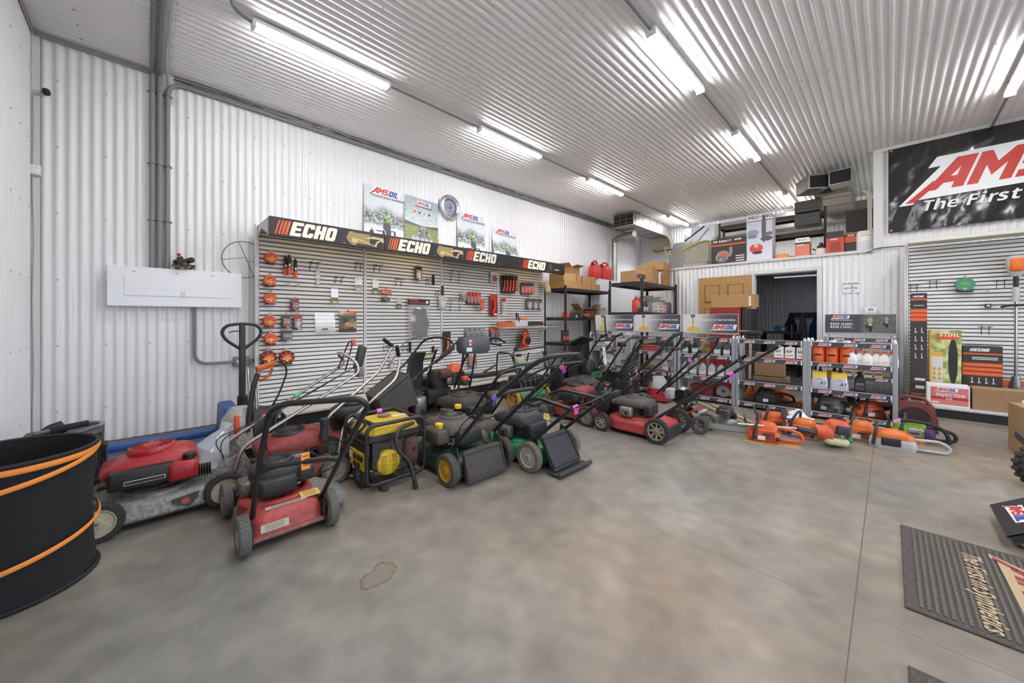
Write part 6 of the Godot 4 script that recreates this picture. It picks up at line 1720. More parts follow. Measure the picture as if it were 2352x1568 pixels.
	t = mower("dark mower with a bright carburettor and red knob, behind the foam-grip handle", pl, {"wb": 0.58, "track": 0.5, "deck": worn("deck_char", "3f3d3b", 0.6, 0, 0.6), "wheel": "lug", "tire": worn("tire_dark"), "hub": worn("hub_grey"),
		"engine": {"style": "wedge", "shroud": worn("shroud_soil"), "recoil": black, "side": -1.0, "k": 1.25, "h": 0.06, "muffler": worn("muffler_pale")},
		"tubes": [[[4.05, 0.2, -2.66], [4.02, 0.6, -2.4], [4.02, 0.9, -2.2], [4.08, 0.97, -2.15], [4.4, 0.97, -2.15], [4.46, 0.9, -2.2], [4.46, 0.55, -2.45], [4.44, 0.2, -2.7]]]})
	st = S(); T = at(-0.2, 0.33, 0.12, 0, 60); lathe(st, [[0.02, 0], [0.026, 0.006], [0.026, 0.03], [0.02, 0.036]], 12); T = Transform3D.IDENTITY; obj("red_primer", st, mat("primer_red", "c0302a", 0.4), t)
	# G: grey-bagged mower in the second row
	pl = at(1.42, 0, -3.62, 90)
	t = mower("red mower with a large grey grass bag behind the yellow generator", pl, {"wb": 0.6, "track": 0.48, "deck": red2, "wheel": "lug", "tire": worn("tire_dark"), "hub": worn("hub_grey"),
		"engine": {"style": "round", "shroud": black, "recoil": black2, "side": 1.0, "k": 1.1},
		"tubes": [[[1.68, 0.2, -3.42], [1.72, 0.42, -3.42], [2.1, 0.68, -3.4], [2.46, 0.88, -3.4], [2.42, 0.97, -3.46], [2.34, 0.99, -3.62], [2.3, 0.95, -3.8], [2.1, 0.7, -3.84], [1.72, 0.42, -3.84], [1.68, 0.2, -3.82]]],
		"grips": [[[1.98, 0.6, -3.41], [2.1, 0.68, -3.4]], [[2.2, 0.735, -3.4], [2.44, 0.87, -3.4]]],
		"cables": [[[2.3, 0.95, -3.6], [2.15, 1.02, -3.5], [1.9, 0.98, -3.5], [1.7, 0.7, -3.5]]]})
	st = S()
	var q4 := [V(1.5, 0.46, -3.25), V(1.81, 0.66, -3.25), V(1.9, 0.64, -3.72), V(1.58, 0.44, -3.72)]
	var inv := pl.affine_inverse()
	var dn := V(0.1, -0.3, 0.0)
	var top := []
	var low := []
	for p in [q4[0], q4[1], q4[2], q4[3]]: top.append(inv * p); low.append(inv * (p + dn * (1.0 if p.y > 0.5 else 0.5)))
	loft(st, [low, top], true, true, false); obj("grass_bag", st, worn("bag_grey", "57534e", 0.9, 0, 0.75, 2), t)
	st = S(); tube(st, [top[0], top[1], top[2], top[3], top[0]], 0.008, 6); obj("bag_frame", st, mat("tube_black"), t)

# ---------- generator, jack, washer, saws and other machines ----------
func ring_bar(t: Node, called: String, pts: Array, r: float, m: Material, rad := 0.05) -> MeshInstance3D:
	T = Transform3D.IDENTITY
	var P := pts.duplicate()
	# close the loop from the middle of the first side so that every corner is rounded
	var mid: Vector3 = (pts[0] + pts[1]) / 2
	P = [mid] + pts.slice(1) + [pts[0], mid]
	var st := S(); tube(st, fil(P, rad, 5), r, 10, false)
	return obj(called, st, m, t)

func build_generator() -> void:
	T = Transform3D.IDENTITY
	var t := thing("generator", "black and yellow portable generator with a rusty muffler", "generator", at(1.288, 0, -2.68))
	var blk := worn("gen_black", "2b2a2b", 0.45, 0, 0.75)
	var yel := worn("gen_yellow", "e3bf23", 0.5, 0, 0.72)
	var hx := 0.222
	var hz := 0.19
	for s in [-1, 1]: ring_bar(t, "frame_loop", [V(-hx, 0.05, s * hz), V(hx, 0.05, s * hz), V(hx, 0.46, s * hz), V(-hx, 0.46, s * hz)], 0.0135, blk, 0.06)
	for sx in [-1, 1]:
		for y in [0.05, 0.46]:
			var st := S(); cyl(st, V(sx * (hx - 0.06), y, -hz), V(sx * (hx - 0.06), y, hz), 0.0125); obj("cross_tube", st, blk, t)
	var st := S(); bx(st, V(0, 0.06, 0.05), V(0.42, 0.02, 0.05), 0.003); bx(st, V(0, 0.06, -0.09), V(0.42, 0.02, 0.05), 0.003); obj("base_rails", st, blk, t)
	for p in [V(-0.1, 0.02, 0.2), V(0.16, 0.02, -0.12), V(-0.16, 0.02, -0.12)]:
		st = S(); T = at(p.x, 0, p.z); lathe(st, [[0.03, 0], [0.034, 0.01], [0.026, 0.03], [0.012, 0.038]], 12); T = Transform3D.IDENTITY; obj("foot", st, mat("rubber", "2b2a29", 0.8), t)
	# tank on top
	st = S(); loft(st, [rr(.37, .34, .375, .03, .03), rr(.39, .36, .385, .04, .04), rr(.38, .35, .4, .05, .05), rr(.34, .31, .445, .06, .06), rr(.28, .24, .455, .06, .06)]); var tank := obj("fuel_tank", st, yel, t)
	T = at(0.0, 0.453, -0.02); st = S(); lathe(st, [[.03, 0], [.045, .004], [.046, .016], [.038, .02], [.0, .02]], 20); obj("filler_cap", st, worn("gen_cap", "8f8878", 0.6, 0, 0.6), tank)
	T = at(0.1, 0.455, 0.03); st = S(); bx(st, V(0, 0.002, 0), V(.12, .004, .06), .001); T = Transform3D.IDENTITY; obj("warning_label", st, mat("stk_c9bfae", "c9bfae", 0.5), tank)
	T = at(-0.13, 0.452, 0.12); st = S(); bx(st, V(0, 0.001, 0), V(.1, .004, .05), .001); T = Transform3D.IDENTITY; obj("maker_label", st, mat("gen_label", "3a3420", 0.5), tank)
	st = S(); bx(st, V(0, .36, .165), V(.4, .05, .02), .004); bx(st, V(0, .36, -.165), V(.4, .05, .02), .004); bx(st, V(-.2, .36, 0), V(.02, .05, .34), .004); bx(st, V(.2, .36, 0), V(.02, .05, .34), .004); obj("tank_tray", st, blk, t)
	# control panel on the -x side
	st = S(); bx(st, V(-.205, .29, .02), V(.03, .1, .3), .004); obj("panel_housing", st, blk, t)
	st = S(); T = at(-.222, .205, .04, -90); bx(st, V(0, 0, 0), V(.26, .12, .012), .003); T = Transform3D.IDENTITY; var pan := obj("control_panel", st, yel, t)
	for q in [[-.03, .02], [.03, .02], [.08, .02], [-.03, -.035], [.03, -.035]]:
		st = S(); T = at(-.228, .205 + q[1], .04 + q[0], 0, 0, 90); lathe(st, [[.02, 0], [.021, .006], [.017, .008], [.0, .008]], 14); T = Transform3D.IDENTITY; obj("socket", st, mat("black_soft"), pan)
	st = S(); T = at(-.229, .22, -.07, -90); bx(st, V(0, 0, 0), V(.04, .05, .003), .001); T = Transform3D.IDENTITY; obj("white_plate", st, mat("label_white"), pan)
	# engine: recoil, block, muffler
	st = S(); bx(st, V(-.02, .2, .04), V(.3, .26, .2), .02); fins(st, V(.06, .25, .0), V(.12, .14, .26), 8); obj("engine_block", st, worn("iron", "6c655c", 0.7, 0.4, 0.4), t)
	st = S(); T = at(-.06, .175, .14, 0, 90); lathe(st, [[.085, 0], [.088, .02], [.084, .045], [.07, .052], [.02, .056], [.0, .056]], 26, true); T = Transform3D.IDENTITY; var rc := obj("recoil_cover", st, yel, t)
	st = S()
	for s in [-1, 1]:
		for i in 7: bx(st, V(-.06 + s * .04, .12 + i * .018, .193), V(.042, .005, .006))
	obj("recoil_slots", st, mat("gen_slot", "6b5a18", 0.6), rc)
	st = S(); bx(st, V(-.15, .24, .17), V(.06, .18, .02), .004); obj("side_plate", st, blk, t)
	st = S(); rbox(st, V(.13, .22, .13), V(.12, .19, .12), .045, .03); var mf := obj("muffler", st, worn("rust", "7a5a4c", 0.85, 0.1, 0.35, 7), t)
	T = at(.14, .23, .19, 0, 90); st = S(); lathe(st, [[.01, 0], [.016, .002], [.016, .008], [.01, .009]], 12); T = Transform3D.IDENTITY; obj("outlet", st, mat("black_soft"), mf)
	st = S(); tube(st, fil([V(-.17, .13, .12), V(-.12, .1, .14), V(-.06, .075, .12), V(.05, .09, .1)], .03), .01, 8); obj("fuel_pipe", st, mat("steel_dull", "8f8d8a", 0.4, 0.8), t)
	# drop handle on the near side
	st = S(); tube(st, fil([V(.12, .43, .21), V(.0, .41, .22), V(-.045, .36, .25), V(-.03, .27, .27), V(.05, .18, .29), V(.065, .0, .34)], .06), .0135, 10); obj("lift_handle", st, blk, t)
	st = S(); tube(st, [V(.062, .06, .323), V(.066, -.0, .342)], .0175, 10); obj("handle_grip", st, mat("foam_black", "262527", 0.9), t)
	st = S(); tube(st, [V(.02, .46, -.19), V(.06, .46, -.19)], .0175, 10); obj("claim_tag", st, mat("tag_f06ad8", "f06ad8", 0.6), t)
	# wheels hidden on the far side
	for s in [-1, 1]: wheel(t, V(-.2, .09, -.1 + .14 * s), .085, .04, "knob", worn("tire_dark"), worn("hub_grey"), -1)

func build_jack() -> void:
	var blue := worn("jack_blue", "2f63ad", 0.5, 0, 0.6)
	var t := thing("pallet_jack", "blue pallet jack with a tall black loop handle by the wall", "pallet jack", at(0, 0, -4.55))
	T = Transform3D.IDENTITY
	for s in [-1, 1]:
		var st := S(); T = at(-0.05, 0, s * 0.235, 90)
		loft(st, [rr(.15, 1.15, .035, .04, .01), rr(.16, 1.16, .045, .05, .01), rr(.16, 1.16, .085, .05, .01), rr(.15, 1.15, .092, .05, .01)])
		T = Transform3D.IDENTITY; obj("fork", st, blue, t)
		st = S(); cyl(st, V(-.5, .03, s * .235 - .05), V(-.5, .03, s * .235 + .05), .03); obj("fork_roller", st, mat("rubber", "2b2a29", 0.8), t)
	var st := S(); T = at(0.56, 0, 0, 90); loft(st, [rr(.6, .1, .05, .02, .02), rr(.6, .1, .12, .02, .02), rr(.46, .12, .34, .02, .02, 0, .01), rr(.4, .1, .36, .02, .02, 0, .01)]); T = Transform3D.IDENTITY; obj("head", st, blue, t)
	st = S(); cyl(st, V(.7, .12, -.02), V(.7, .42, -.02), .055, 16); obj("pump", st, worn("gen_black", "2b2a2b", 0.45, 0, 0.75), t)
	for s in [-1, 1]: wheel(t, V(.7, .09, s * .05 - .02), .09, .05, "plain", mat("rubber", "2b2a29", 0.8), worn("hub_grey", "77736c", 0.6, 0, 0.6, 5), s)
	st = S(); loft(st, [rr(.055, .05, .36, .012, .012, .69, -.04), rr(.055, .05, .94, .012, .012, .69, -.04)]); obj("shaft", st, worn("gen_black"), t)
	st = S(); tube(st, fil([V(.69, .88, -.04), V(.82, .985, -.04), V(.86, 1.06, -.04), V(.82, 1.13, -.04), V(.69, 1.15, -.04), V(.56, 1.13, -.04), V(.52, 1.06, -.04), V(.56, .985, -.04), V(.69, .88, -.04)], .05, 5), .015, 10); obj("loop_handle", st, worn("gen_black"), t)
	st = S(); tube(st, fil([V(.69, 1.07, -.03), V(.62, 1.075, -.03), V(.58, 1.06, -.03)], .02), .006, 6); obj("release_lever", st, mat("black_soft"), t)
	st = S(); loft(st, [rr(.05, .04, .93, .01, .01, .69, -.04), rr(.05, .04, 1.14, .01, .01, .69, -.04)]); obj("shaft_head", st, worn("gen_black"), t)

func build_washer() -> void:
	var t := thing("pressure_washer", "white and black pressure washer with an orange spray gun on top", "pressure washer", at(0.6, 0, -3.78, 20))
	T = Transform3D.IDENTITY
	var white := worn("wash_white", "c4c2bd", 0.5, 0, 0.7)
	var st := S(); loft(st, [rr(.2, .22, .14, .05, .05, -.08), rr(.22, .24, .2, .06, .06, -.08), rr(.19, .2, .38, .06, .06, -.07), rr(.12, .12, .47, .05, .05, -.05)]); obj("shell", st, white, t)
	st = S(); loft(st, [rr(.2, .24, .05, .03, .03, .08), rr(.21, .25, .1, .03, .03, .08), rr(.2, .23, .4, .03, .03, .08), rr(.16, .18, .43, .03, .03, .08)]); obj("rear_housing", st, worn("gen_black"), t)
	st = S(); rbox(st, V(-.13, .32, .1), V(.035, .22, .03), .012, .01); obj("orange_trim", st, mat("tube_orange", "e0572c", 0.5), t)
	st = S(); T = at(.06, .38, .125, 0, 90); lathe(st, [[.02, 0], [.024, .008], [.018, .02], [0, .022]], 14); T = Transform3D.IDENTITY; obj("dial", st, mat("tube_orange"), t)
	for s in [-1, 1]: wheel(t, V(-.02 + s * .16, .1, .04), .1, .045, "star", worn("tire_dark", "4a4743", 0.9, 0, 0.5, 5), mat("black_soft"), s)
	for s in [0.02, 0.07]:
		st = S(); cyl(st, V(s, .4, .02), V(s, .78, -.02), .013); obj("column", st, mat("chrome_dull", "b9b6b1", 0.25, 0.9), t)
	st = S(); tube(st, fil([V(-.06, .28, .12), V(-.03, .48, .1), V(.0, .66, .1), V(.03, .74, .1)], .1), .02, 10); obj("lance", st, worn("gen_black"), t)
	st = S(); T = at(.06, .765, .1, 0, 0, 14); rbox(st, V(.04, .02, 0), V(.16, .045, .04), .015, .01); T = Transform3D.IDENTITY; obj("gun_body", st, worn("gun_orange", "d9652c", 0.5, 0, 0.7), t)
	st = S(); T = Transform3D.IDENTITY; tube(st, fil([V(.02, .76, .1), V(.03, .68, .1), V(.12, .7, .1), V(.15, .77, .1)], .03), .011, 8); obj("gun_guard", st, worn("gun_orange"), t)
	st = S(); tube(st, fil([V(.15, .79, .1), V(.26, .8, .1), V(.28, .72, .1), V(.2, .55, .12), V(.11, .42, .13), V(.1, .3, .14)], .06), .008, 8); obj("hose", st, mat("black_soft"), t)
	st = S()
	for k in 4:
		var pts := []
		for i in 17: pts.append(V(.2 + cos(TAU * i / 16) * (.035 + .004 * k), .3 + sin(TAU * i / 16) * (.11 - .012 * k), .1 + .012 * k))
		tube(st, pts, .008, 6, false)
	obj("hose_coil", st, mat("hose_grey", "4a4848", 0.6), t)
	st = S(); rbox(st, V(.19, .42, .1), V(.05, .08, .04), .012, .01); obj("hose_hook", st, mat("black_soft"), t)

func saw(label: String, place: Transform3D, body: Material, d: Dictionary) -> Node3D:
	# petrol chainsaw standing on its base: bar towards -z, rear handle towards +z
	var t := thing("chainsaw", label, "chainsaw", place, "chainsaws on the floor by the racks")
	T = Transform3D.IDENTITY
	var dark: Material = d.get("dark", worn("saw_dark", "3a3a3c", 0.55, 0, 0.75))
	var low: Material = d.get("low", body)
	var st := S(); loft(st, [rr(.15, .25, 0, .03, .03), rr(.17, .27, .015, .04, .04), rr(.17, .26, .08, .04, .04), rr(.15, .24, .1, .04, .04)]); obj("lower_body", st, low, t)
	st = S(); loft(st, [rr(.14, .22, .095, .04, .04), rr(.145, .22, .13, .05, .05, 0, .005), rr(.12, .19, .165, .05, .05, 0, .01), rr(.07, .11, .185, .03, .03, 0, .02)]); obj("top_cover", st, body, t)
	st = S(); rbox(st, V(-.086, .075, .02), V(.02, .1, .15), .02, .008); var rc := obj("recoil_cover", st, body, t)
	st = S(); for i in 6: bx(st, V(-.0965, .04 + i * .012, .05), V(.003, .005, .07))
	obj("vents", st, dark, rc)
	st = S(); bx(st, V(-.097, .045, -.02), V(.002, .04, .06)); obj("maker_label", st, mat("label_white"), rc)
	st = S(); T = at(-.098, .09, .02, 0, 0, 35); rbox(st, V(-.01, 0, 0), V(.016, .016, .06), .006, .004); T = Transform3D.IDENTITY; obj("starter_grip", st, dark, rc)
	for z in [-.08, .11]:
		st = S(); T = at(-.088, .045, z, 0, 0, 90); lathe(st, [[.018, 0], [.02, .008], [.014, .012]], 12); T = Transform3D.IDENTITY; obj("filler_cap", st, dark, t)
	st = S(); tube(st, fil([V(-.095, .02, -.09), V(-.1, .14, -.07), V(-.06, .24, -.03), V(.05, .25, -.03), V(.095, .17, -.05), V(.09, .07, -.06)], .06), .012, 9); obj("front_handle", st, dark, t)
	st = S(); T = at(0, .17, -.15, 0, -14); extr(st, [Vector2(-.07, -.03), Vector2(.08, -.03), Vector2(.08, .04), Vector2(.05, .065), Vector2(-.04, .065), Vector2(-.07, .04)], -.006, .006); T = Transform3D.IDENTITY; obj("hand_guard", st, dark, t)
	st = S(); tube(st, fil([V(0, .13, .1), V(0, .135, .2), V(0, .1, .3), V(0, .03, .31), V(0, .02, .2), V(0, .03, .1)], .04), .015, 9); obj("rear_handle", st, d.get("handle", body), t)
	st = S(); rbox(st, V(0, .095, .17), V(.014, .03, .05), .004, .004); obj("trigger", st, dark, t)
	if d.get("bar", 0.0) > 0.0:
		var L: float = d.bar
		st = S(); T = at(.05, .06, -.12, 90)
		extr(st, [Vector2(0, -.03), Vector2(L * .9, -.028), Vector2(L * .98, -.015), Vector2(L, 0), Vector2(L * .98, .015), Vector2(L * .9, .028), Vector2(0, .03)], -.002, .002); T = Transform3D.IDENTITY; obj("guide_bar", st, d.get("barm", mat("bar_steel", "b5b6b6", 0.35, 0.7)), t)
		st = S(); T = at(.05, .06, -.12, 90); var pts := [V(0, -.033, 0), V(L * .9, -.031, 0), V(L * 1.01, 0, 0), V(L * .9, .031, 0), V(0, .033, 0)]
		tube(st, fil(pts, .03), .0045, 6); T = Transform3D.IDENTITY; obj("chain", st, mat("steel_dark", "5a5855", 0.5, 0.7), t)
	return t

func power_head(t: Node, c: Transform3D, cover: Material, tank: Material, k := 1.0) -> void:
	# clamshell engine of a trimmer: shaft leaves along -z of c
	T = c.scaled_local(V(k, k, k))
	var st := S(); lathe_z(st, [[.035, -.09], [.055, -.06], [.075, -.02], [.075, .0]], 16); obj("clutch_housing", st, cover, t)
	st = S(); loft(st, [rr(.13, .13, .02, .04, .04, 0, .05), rr(.14, .14, .05, .04, .04, 0, .05), rr(.13, .13, .1, .04, .04, 0, .055), rr(.09, .09, .12, .03, .03, 0, .06)]); obj("engine_cover", st, cover, t)
	st = S(); rbox(st, V(-.07, .055, .06), V(.03, .07, .1), .02, .01); obj("air_filter", st, worn("saw_dark", "3a3a3c", 0.55, 0, 0.75), t)
	st = S(); rbox(st, V(0, -.045, .04), V(.15, .06, .17), .03, .022); obj("fuel_tank", st, tank, t)
	st = S(); fins(st, V(.03, .05, .13), V(.1, .09, .05), 6); obj("cylinder_fins", st, worn("alu_dirty", "a39d93", 0.5, 0.5, 0.5), t)
	T = T * at(-.02, -.03, .135, 0, 60); st = S(); lathe(st, [[.018, 0], [.02, .01], [.02, .022], [.015, .026]], 12); obj("tank_cap", st, mat("cap_green", "3a8a5a", 0.5), t)
	T = Transform3D.IDENTITY

func lathe_z(st: SurfaceTool, prof: Array, seg: int) -> void:
	var keep := T
	T = T * at(0, 0, 0, 0, 90)
	lathe(st, prof, seg, true)
	T = keep

func build_saws() -> void:
	var hq := worn("saw_orange", "e2622b", 0.38, 0, 0.85)
	var stl := worn("saw_orange2", "e5742c", 0.38, 0, 0.85)
	var gw := worn("saw_white", "c9c8c4", 0.45, 0, 0.8)
	var dark := worn("saw_dark", "3a3a3c", 0.55, 0, 0.75)
	saw("orange chainsaw with a long bar on a cardboard scrap, nearest the camera", at(4.33, 0.004, -0.87, 14), hq, {"bar": 0.42, "handle": hq})
	var st := S(); T = Transform3D.IDENTITY; bx(st, V(0, 0.002, 0), V(0.2, 0.003, 0.45)); single("cardboard_scrap", st, worn("card_b58d5e", "b58d5e", 0.85, 0, 0.86, 1.5), "flat scrap of cardboard under the nearest orange chainsaw", "cardboard", at(4.3, 0, -0.8, 14))
	saw("orange chainsaw half hidden under a white cloth", at(4.86, 0, -0.9, 18), hq, {"bar": 0.0})
	saw("orange and white chainsaw behind the trimmer engine", at(4.76, 0, -0.62, -10), stl, {"low": gw, "handle": gw})
	saw("orange and white chainsaw leaning beside the electric saw, grey exhaust showing", at(5.06, 0, -0.22, 8), stl, {"low": gw, "handle": gw, "bar": 0.3, "barm": mat("scabbard_orange", "e0662e", 0.5)})
	saw("black chainsaw with a green-tagged handle on the bottom shelf of the doorway rack", at(5.92, 0.075, -1.16, 20), dark, {"bar": 0.0, "handle": dark})
	saw("orange chainsaw on the bottom shelf under the silver pouches", at(5.9, 0.075, -0.17, 30), hq, {"bar": 0.0})
	saw("grey and red chainsaw lying left on the bottom shelf under the pouches", at(5.92, 0.075, -0.5, -25), worn("saw_grey", "8a8783", 0.5, 0, 0.7), {"bar": 0.0, "handle": dark})
	# purple and green saw
	var t := saw("lime green and purple chainsaw with a black wrap handle, beside the red fan", at(5.42, 0, 0.14, 8), worn("saw_lime", "9ac22e", 0.4, 0, 0.75), {"low": worn("saw_lime"), "handle": mat("black_soft"), "bar": 0.22, "barm": mat("black_soft")})
	st = S(); T = Transform3D.IDENTITY; rbox(st, V(-.06, .07, .12), V(.1, .12, .08), .03, .02); obj("purple_cover", st, mat("saw_purple", "4a2c60", 0.45), t)
	st = S(); rbox(st, V(-.098, .09, .02), V(.012, .08, .1), .02, .005); obj("silver_plate", st, mat("chrome_dull", "b9b6b1", 0.25, 0.9), t)
	st = S(); tube(st, fil([V(-.08, .19, -.08), V(-.09, .2, .08), V(-.09, .15, .22), V(-.09, .02, .25)], .09), .016, 9); obj("wrap_handle", st, mat("black_soft"), t)
	sticker(t, at(-.1, .19, -.1, -80, 0, 30), .06, .03, "e98ad8")
	# white cloth over the second saw
	st = S(); wrinkled(st, .3, .26, .12, 8); single("white_cloth", st, mat("cloth_white", "dcdde0", 0.8), "crumpled white cloth thrown over an orange chainsaw", "cloth", at(4.98, 0.12, -0.72, 30, 0, -12))
	# orange and white electric saw in front
	t = thing("electric_saw", "white and orange electric chainsaw with an open loop handle, nearest the mat", "chainsaw", at(4.93, 0, 0.02, 8))
	st = S(); loft(st, [rr(.15, .3, .0, .05, .05), rr(.16, .32, .03, .06, .06), rr(.16, .3, .08, .06, .06), rr(.14, .27, .1, .05, .05)]); obj("lower_body", st, gw, t)
	st = S(); loft(st, [rr(.15, .28, .095, .05, .05), rr(.15, .28, .125, .06, .06), rr(.11, .2, .16, .05, .05, 0, -.02), rr(.06, .12, .172, .03, .03, 0, -.02)]); obj("top_cover", st, stl, t)
	st = S(); rbox(st, V(-.082, .07, -.02), V(.016, .07, .13), .02, .006); obj("black_panel", st, mat("black_soft"), t)
	st = S(); tube(st, fil([V(0, .1, .1), V(0, .11, .3), V(0, .06, .36), V(0, .015, .34), V(0, .015, .1)], .03), .014, 9); obj("loop_handle", st, gw, t)
	st = S(); rbox(st, V(0, .08, .17), V(.016, .03, .07), .006, .004); obj("trigger", st, stl, t)
	st = S(); tube(st, fil([V(-.08, .03, -.14), V(-.09, .17, -.12), V(.0, .24, -.1), V(.09, .16, -.1)], .05), .013, 9); obj("front_handle", st, dark, t)
	# string trimmer lying in front: shaft runs back towards the poles
	t = thing("string_trimmer", "orange string trimmer lying on the floor, cream fuel tank outwards", "trimmer", at(4.56, 0.1, -0.42, 34))
	power_head(t, at(0, 0.015, 0.02, 0, 6), worn("trim_orange", "dc5f33", 0.45, 0, 0.8), worn("tank_cream2", "d3cf9e", 0.5, 0, 0.85), 1.15)
	st = S(); tube(st, [V(0, .02, -.08), V(0, .05, -.24)], .026, 10); obj("grip", st, dark, t)
	st = S(); tube(st, [V(0, .05, -.24), V(.02, .06, -.75)], .0125, 8); obj("shaft", st, mat("chrome_dull"), t)
	# fan
	t = thing("box_fan", "dusty red plastic floor fan with a carry handle by the rack end", "fan", at(6.0, 0, 0.18, -82))
	st = S(); extr(st, [Vector2(-.17, .0), Vector2(.17, .0), Vector2(.18, .1), Vector2(.15, .25), Vector2(.06, .29), Vector2(-.1, .28), Vector2(-.17, .2)], -.06, .06); obj("body", st, worn("fan_red", "8f4a42", 0.6, 0, 0.7), t)
	st = S(); tube(st, fil([V(-.12, .26, 0), V(-.1, .34, 0), V(.08, .34, 0), V(.16, .22, 0)], .05), .017, 8); obj("handle", st, worn("fan_red"), t)
	st = S()
	for k in 6:
		var pts := []
		for i in 25: pts.append(V(cos(TAU * i / 24) * (.03 + .02 * k), .12 + sin(TAU * i / 24) * (.03 + .02 * k) * .8, .062))
		tube(st, pts, .0025, 5, false)
	for k in 6: tube(st, [V(0, .12, .063), V(cos(TAU * k / 6) * .13, .12 + sin(TAU * k / 6) * .104, .063)], .0025, 5)
	obj("grille", st, worn("fan_grille", "7a3c36", 0.6, 0, 0.7), t)
	st = S(); T = at(0, .12, .0605, 0, 90); lathe(st, [[0, 0], [.12, 0], [.12, .001], [0, .001]], 24); T = Transform3D.IDENTITY; obj("dark_opening", st, mat("black_soft"), t)
	# orange hard case on the bottom shelf and hoses
	t = thing("saw_case", "large orange plastic chainsaw case behind the doorway rack shelf", "case", at(6.2, 0, -1.2, -90))
	st = S(); loft(st, [rr(.5, .18, .0, .06, .06), rr(.52, .2, .03, .06, .06), rr(.5, .18, .18, .08, .08), rr(.36, .12, .26, .05, .05)]); obj("shell", st, worn("case_orange", "d8742c", 0.5, 0, 0.85), t)
	st = S(); rbox(st, V(.45, .07, 0), V(.5, .09, .1), .03, .02); obj("bar_cover", st, worn("case_orange"), t)
	T = Transform3D.IDENTITY
	st = S(); tube(st, fil([V(6.1, .22, -.66), V(6.12, .16, -.4), V(6.15, .16, -.1), V(6.16, .18, .05)], .2), .03, 10); single("blower_hose", st, mat("black_soft"), "thick black corrugated hose lying behind the pouch rack", "hose")
	st = S(); tube(st, [V(5.45, .035, -1.85), V(4.55, .035, -.95)], .017, 8)
	single("wooden_pole", st, worn("pole_wood", "c4b48e", 0.7, 0, 0.7, 3), "long pale wooden pole lying across the floor by the racks", "pole")
	st = S(); tube(st, [V(5.5, .03, -1.7), V(4.75, .03, -.98)], .012, 8)
	single("yellow_pole", st, worn("pole_yellow", "d6cc6a", 0.6, 0, 0.75, 3), "thin yellow fibreglass pole lying beside the wooden pole", "pole")
	# cultivator with two grey wheels and a bare engine
	t = thing("wheeled_edger", "small edger with two grey spoked wheels and a bare engine", "edger", at(4.2, 0, -1.38))
	for s in [-1, 1]: wheel(t, V(s * .11, .092, 0), .092, .035, "star", worn("tire_mid", "6e6a66", 0.8, 0, 0.6, 5), worn("tire_mid"), -1 if s < 0 else 1)
	st = S(); cyl(st, V(-.12, .092, 0), V(.12, .092, 0), .008); bx(st, V(0, .12, .0), V(.06, .08, .05), .006); obj("axle_block", st, mat("bracket_dark", "3d3b39", 0.6, 0.4), t)
	st = S(); tube(st, [V(0, .13, .0), V(.32, .13, .1)], .0125, 8); obj("shaft", st, mat("chrome_dull"), t)
	power_head(t, at(.42, .11, .13, -108), worn("head_black", "2f3033", 0.5, 0, 0.75), worn("head_white", "b9b8b4", 0.5, 0, 0.8), 1.0)
	# red tiller
	t = thing("mini_tiller", "red mini tiller with a white fuel tank and caged engine", "tiller", at(4.5, 0, -1.72))
	st = S(); rbox(st, V(-.07, .31, -.1), V(.12, .13, .1), .03, .025); obj("fuel_tank", st, worn("head_white"), t)
	st = S(); bx(st, V(.03, .28, .0), V(.16, .16, .16), .02); fins(st, V(.03, .29, .0), V(.2, .14, .2), 8); obj("engine", st, worn("engine_black2", "2e2e30", 0.5, 0, 0.6), t)
	st = S(); T = at(.0, .36, .02, 0, 0); lathe(st, [[.06, 0], [.07, .01], [.06, .03], [.02, .04]], 16); T = Transform3D.IDENTITY; obj("recoil_cover", st, mat("chrome_dull"), t)
	ring_bar(t, "engine_cage", [V(-.14, .2, .13), V(.15, .2, .13), V(.15, .38, .08), V(-.14, .38, .08)], .008, mat("tube_black", "29292b", 0.35, 0.2), .04)
	st = S(); T = at(0, .13, .12, 0, -28); bx(st, V(0, 0, 0), V(.34, .014, .2), .004); T = Transform3D.IDENTITY; obj("red_guard", st, mat("tiller_red", "b8322c", 0.45), t)
	st = S(); T = at(.06, .128, .2, 0, -28); bx(st, V(0, .0, .02), V(.16, .016, .04), .002); T = Transform3D.IDENTITY; obj("guard_label", st, mat("label_white"), t)
	for k in 4:
		st = S(); T = at(-.15 + k * .1, .1, .02, 0, 90, 90)
		for i in 6: T = at(-.15 + k * .1, .1, .02, 0, i * 60 + k * 30); bx(st, V(0, .05, 0), V(.012, .1, .03), .003); bx(st, V(.015, .09, .01), V(.035, .012, .03))
		T = Transform3D.IDENTITY; obj("tine", st, worn("iron", "6c655c", 0.7, 0.4, 0.4), t)
	var inv: Transform3D = t.transform.affine_inverse()
	bars(t, inv, [[[4.35, .3, -1.95], [4.3, .79, -1.49], [4.3, .97, -1.38], [4.36, 1.0, -1.34], [4.54, .99, -1.33], [4.6, .95, -1.36], [4.6, .82, -1.42], [4.58, .28, -2.0], [4.5, .25, -1.9]]], mat("tube_black"), .0125)
	bars(t, inv, [[[4.3, .86, -1.45], [4.3, .97, -1.38]]], mat("chrome_dull"), .0165, "bright_sleeve")
	band(t, inv, [4.3, .79, -1.49], [4.35, .3, -1.95], 0.12, "e06cc8")

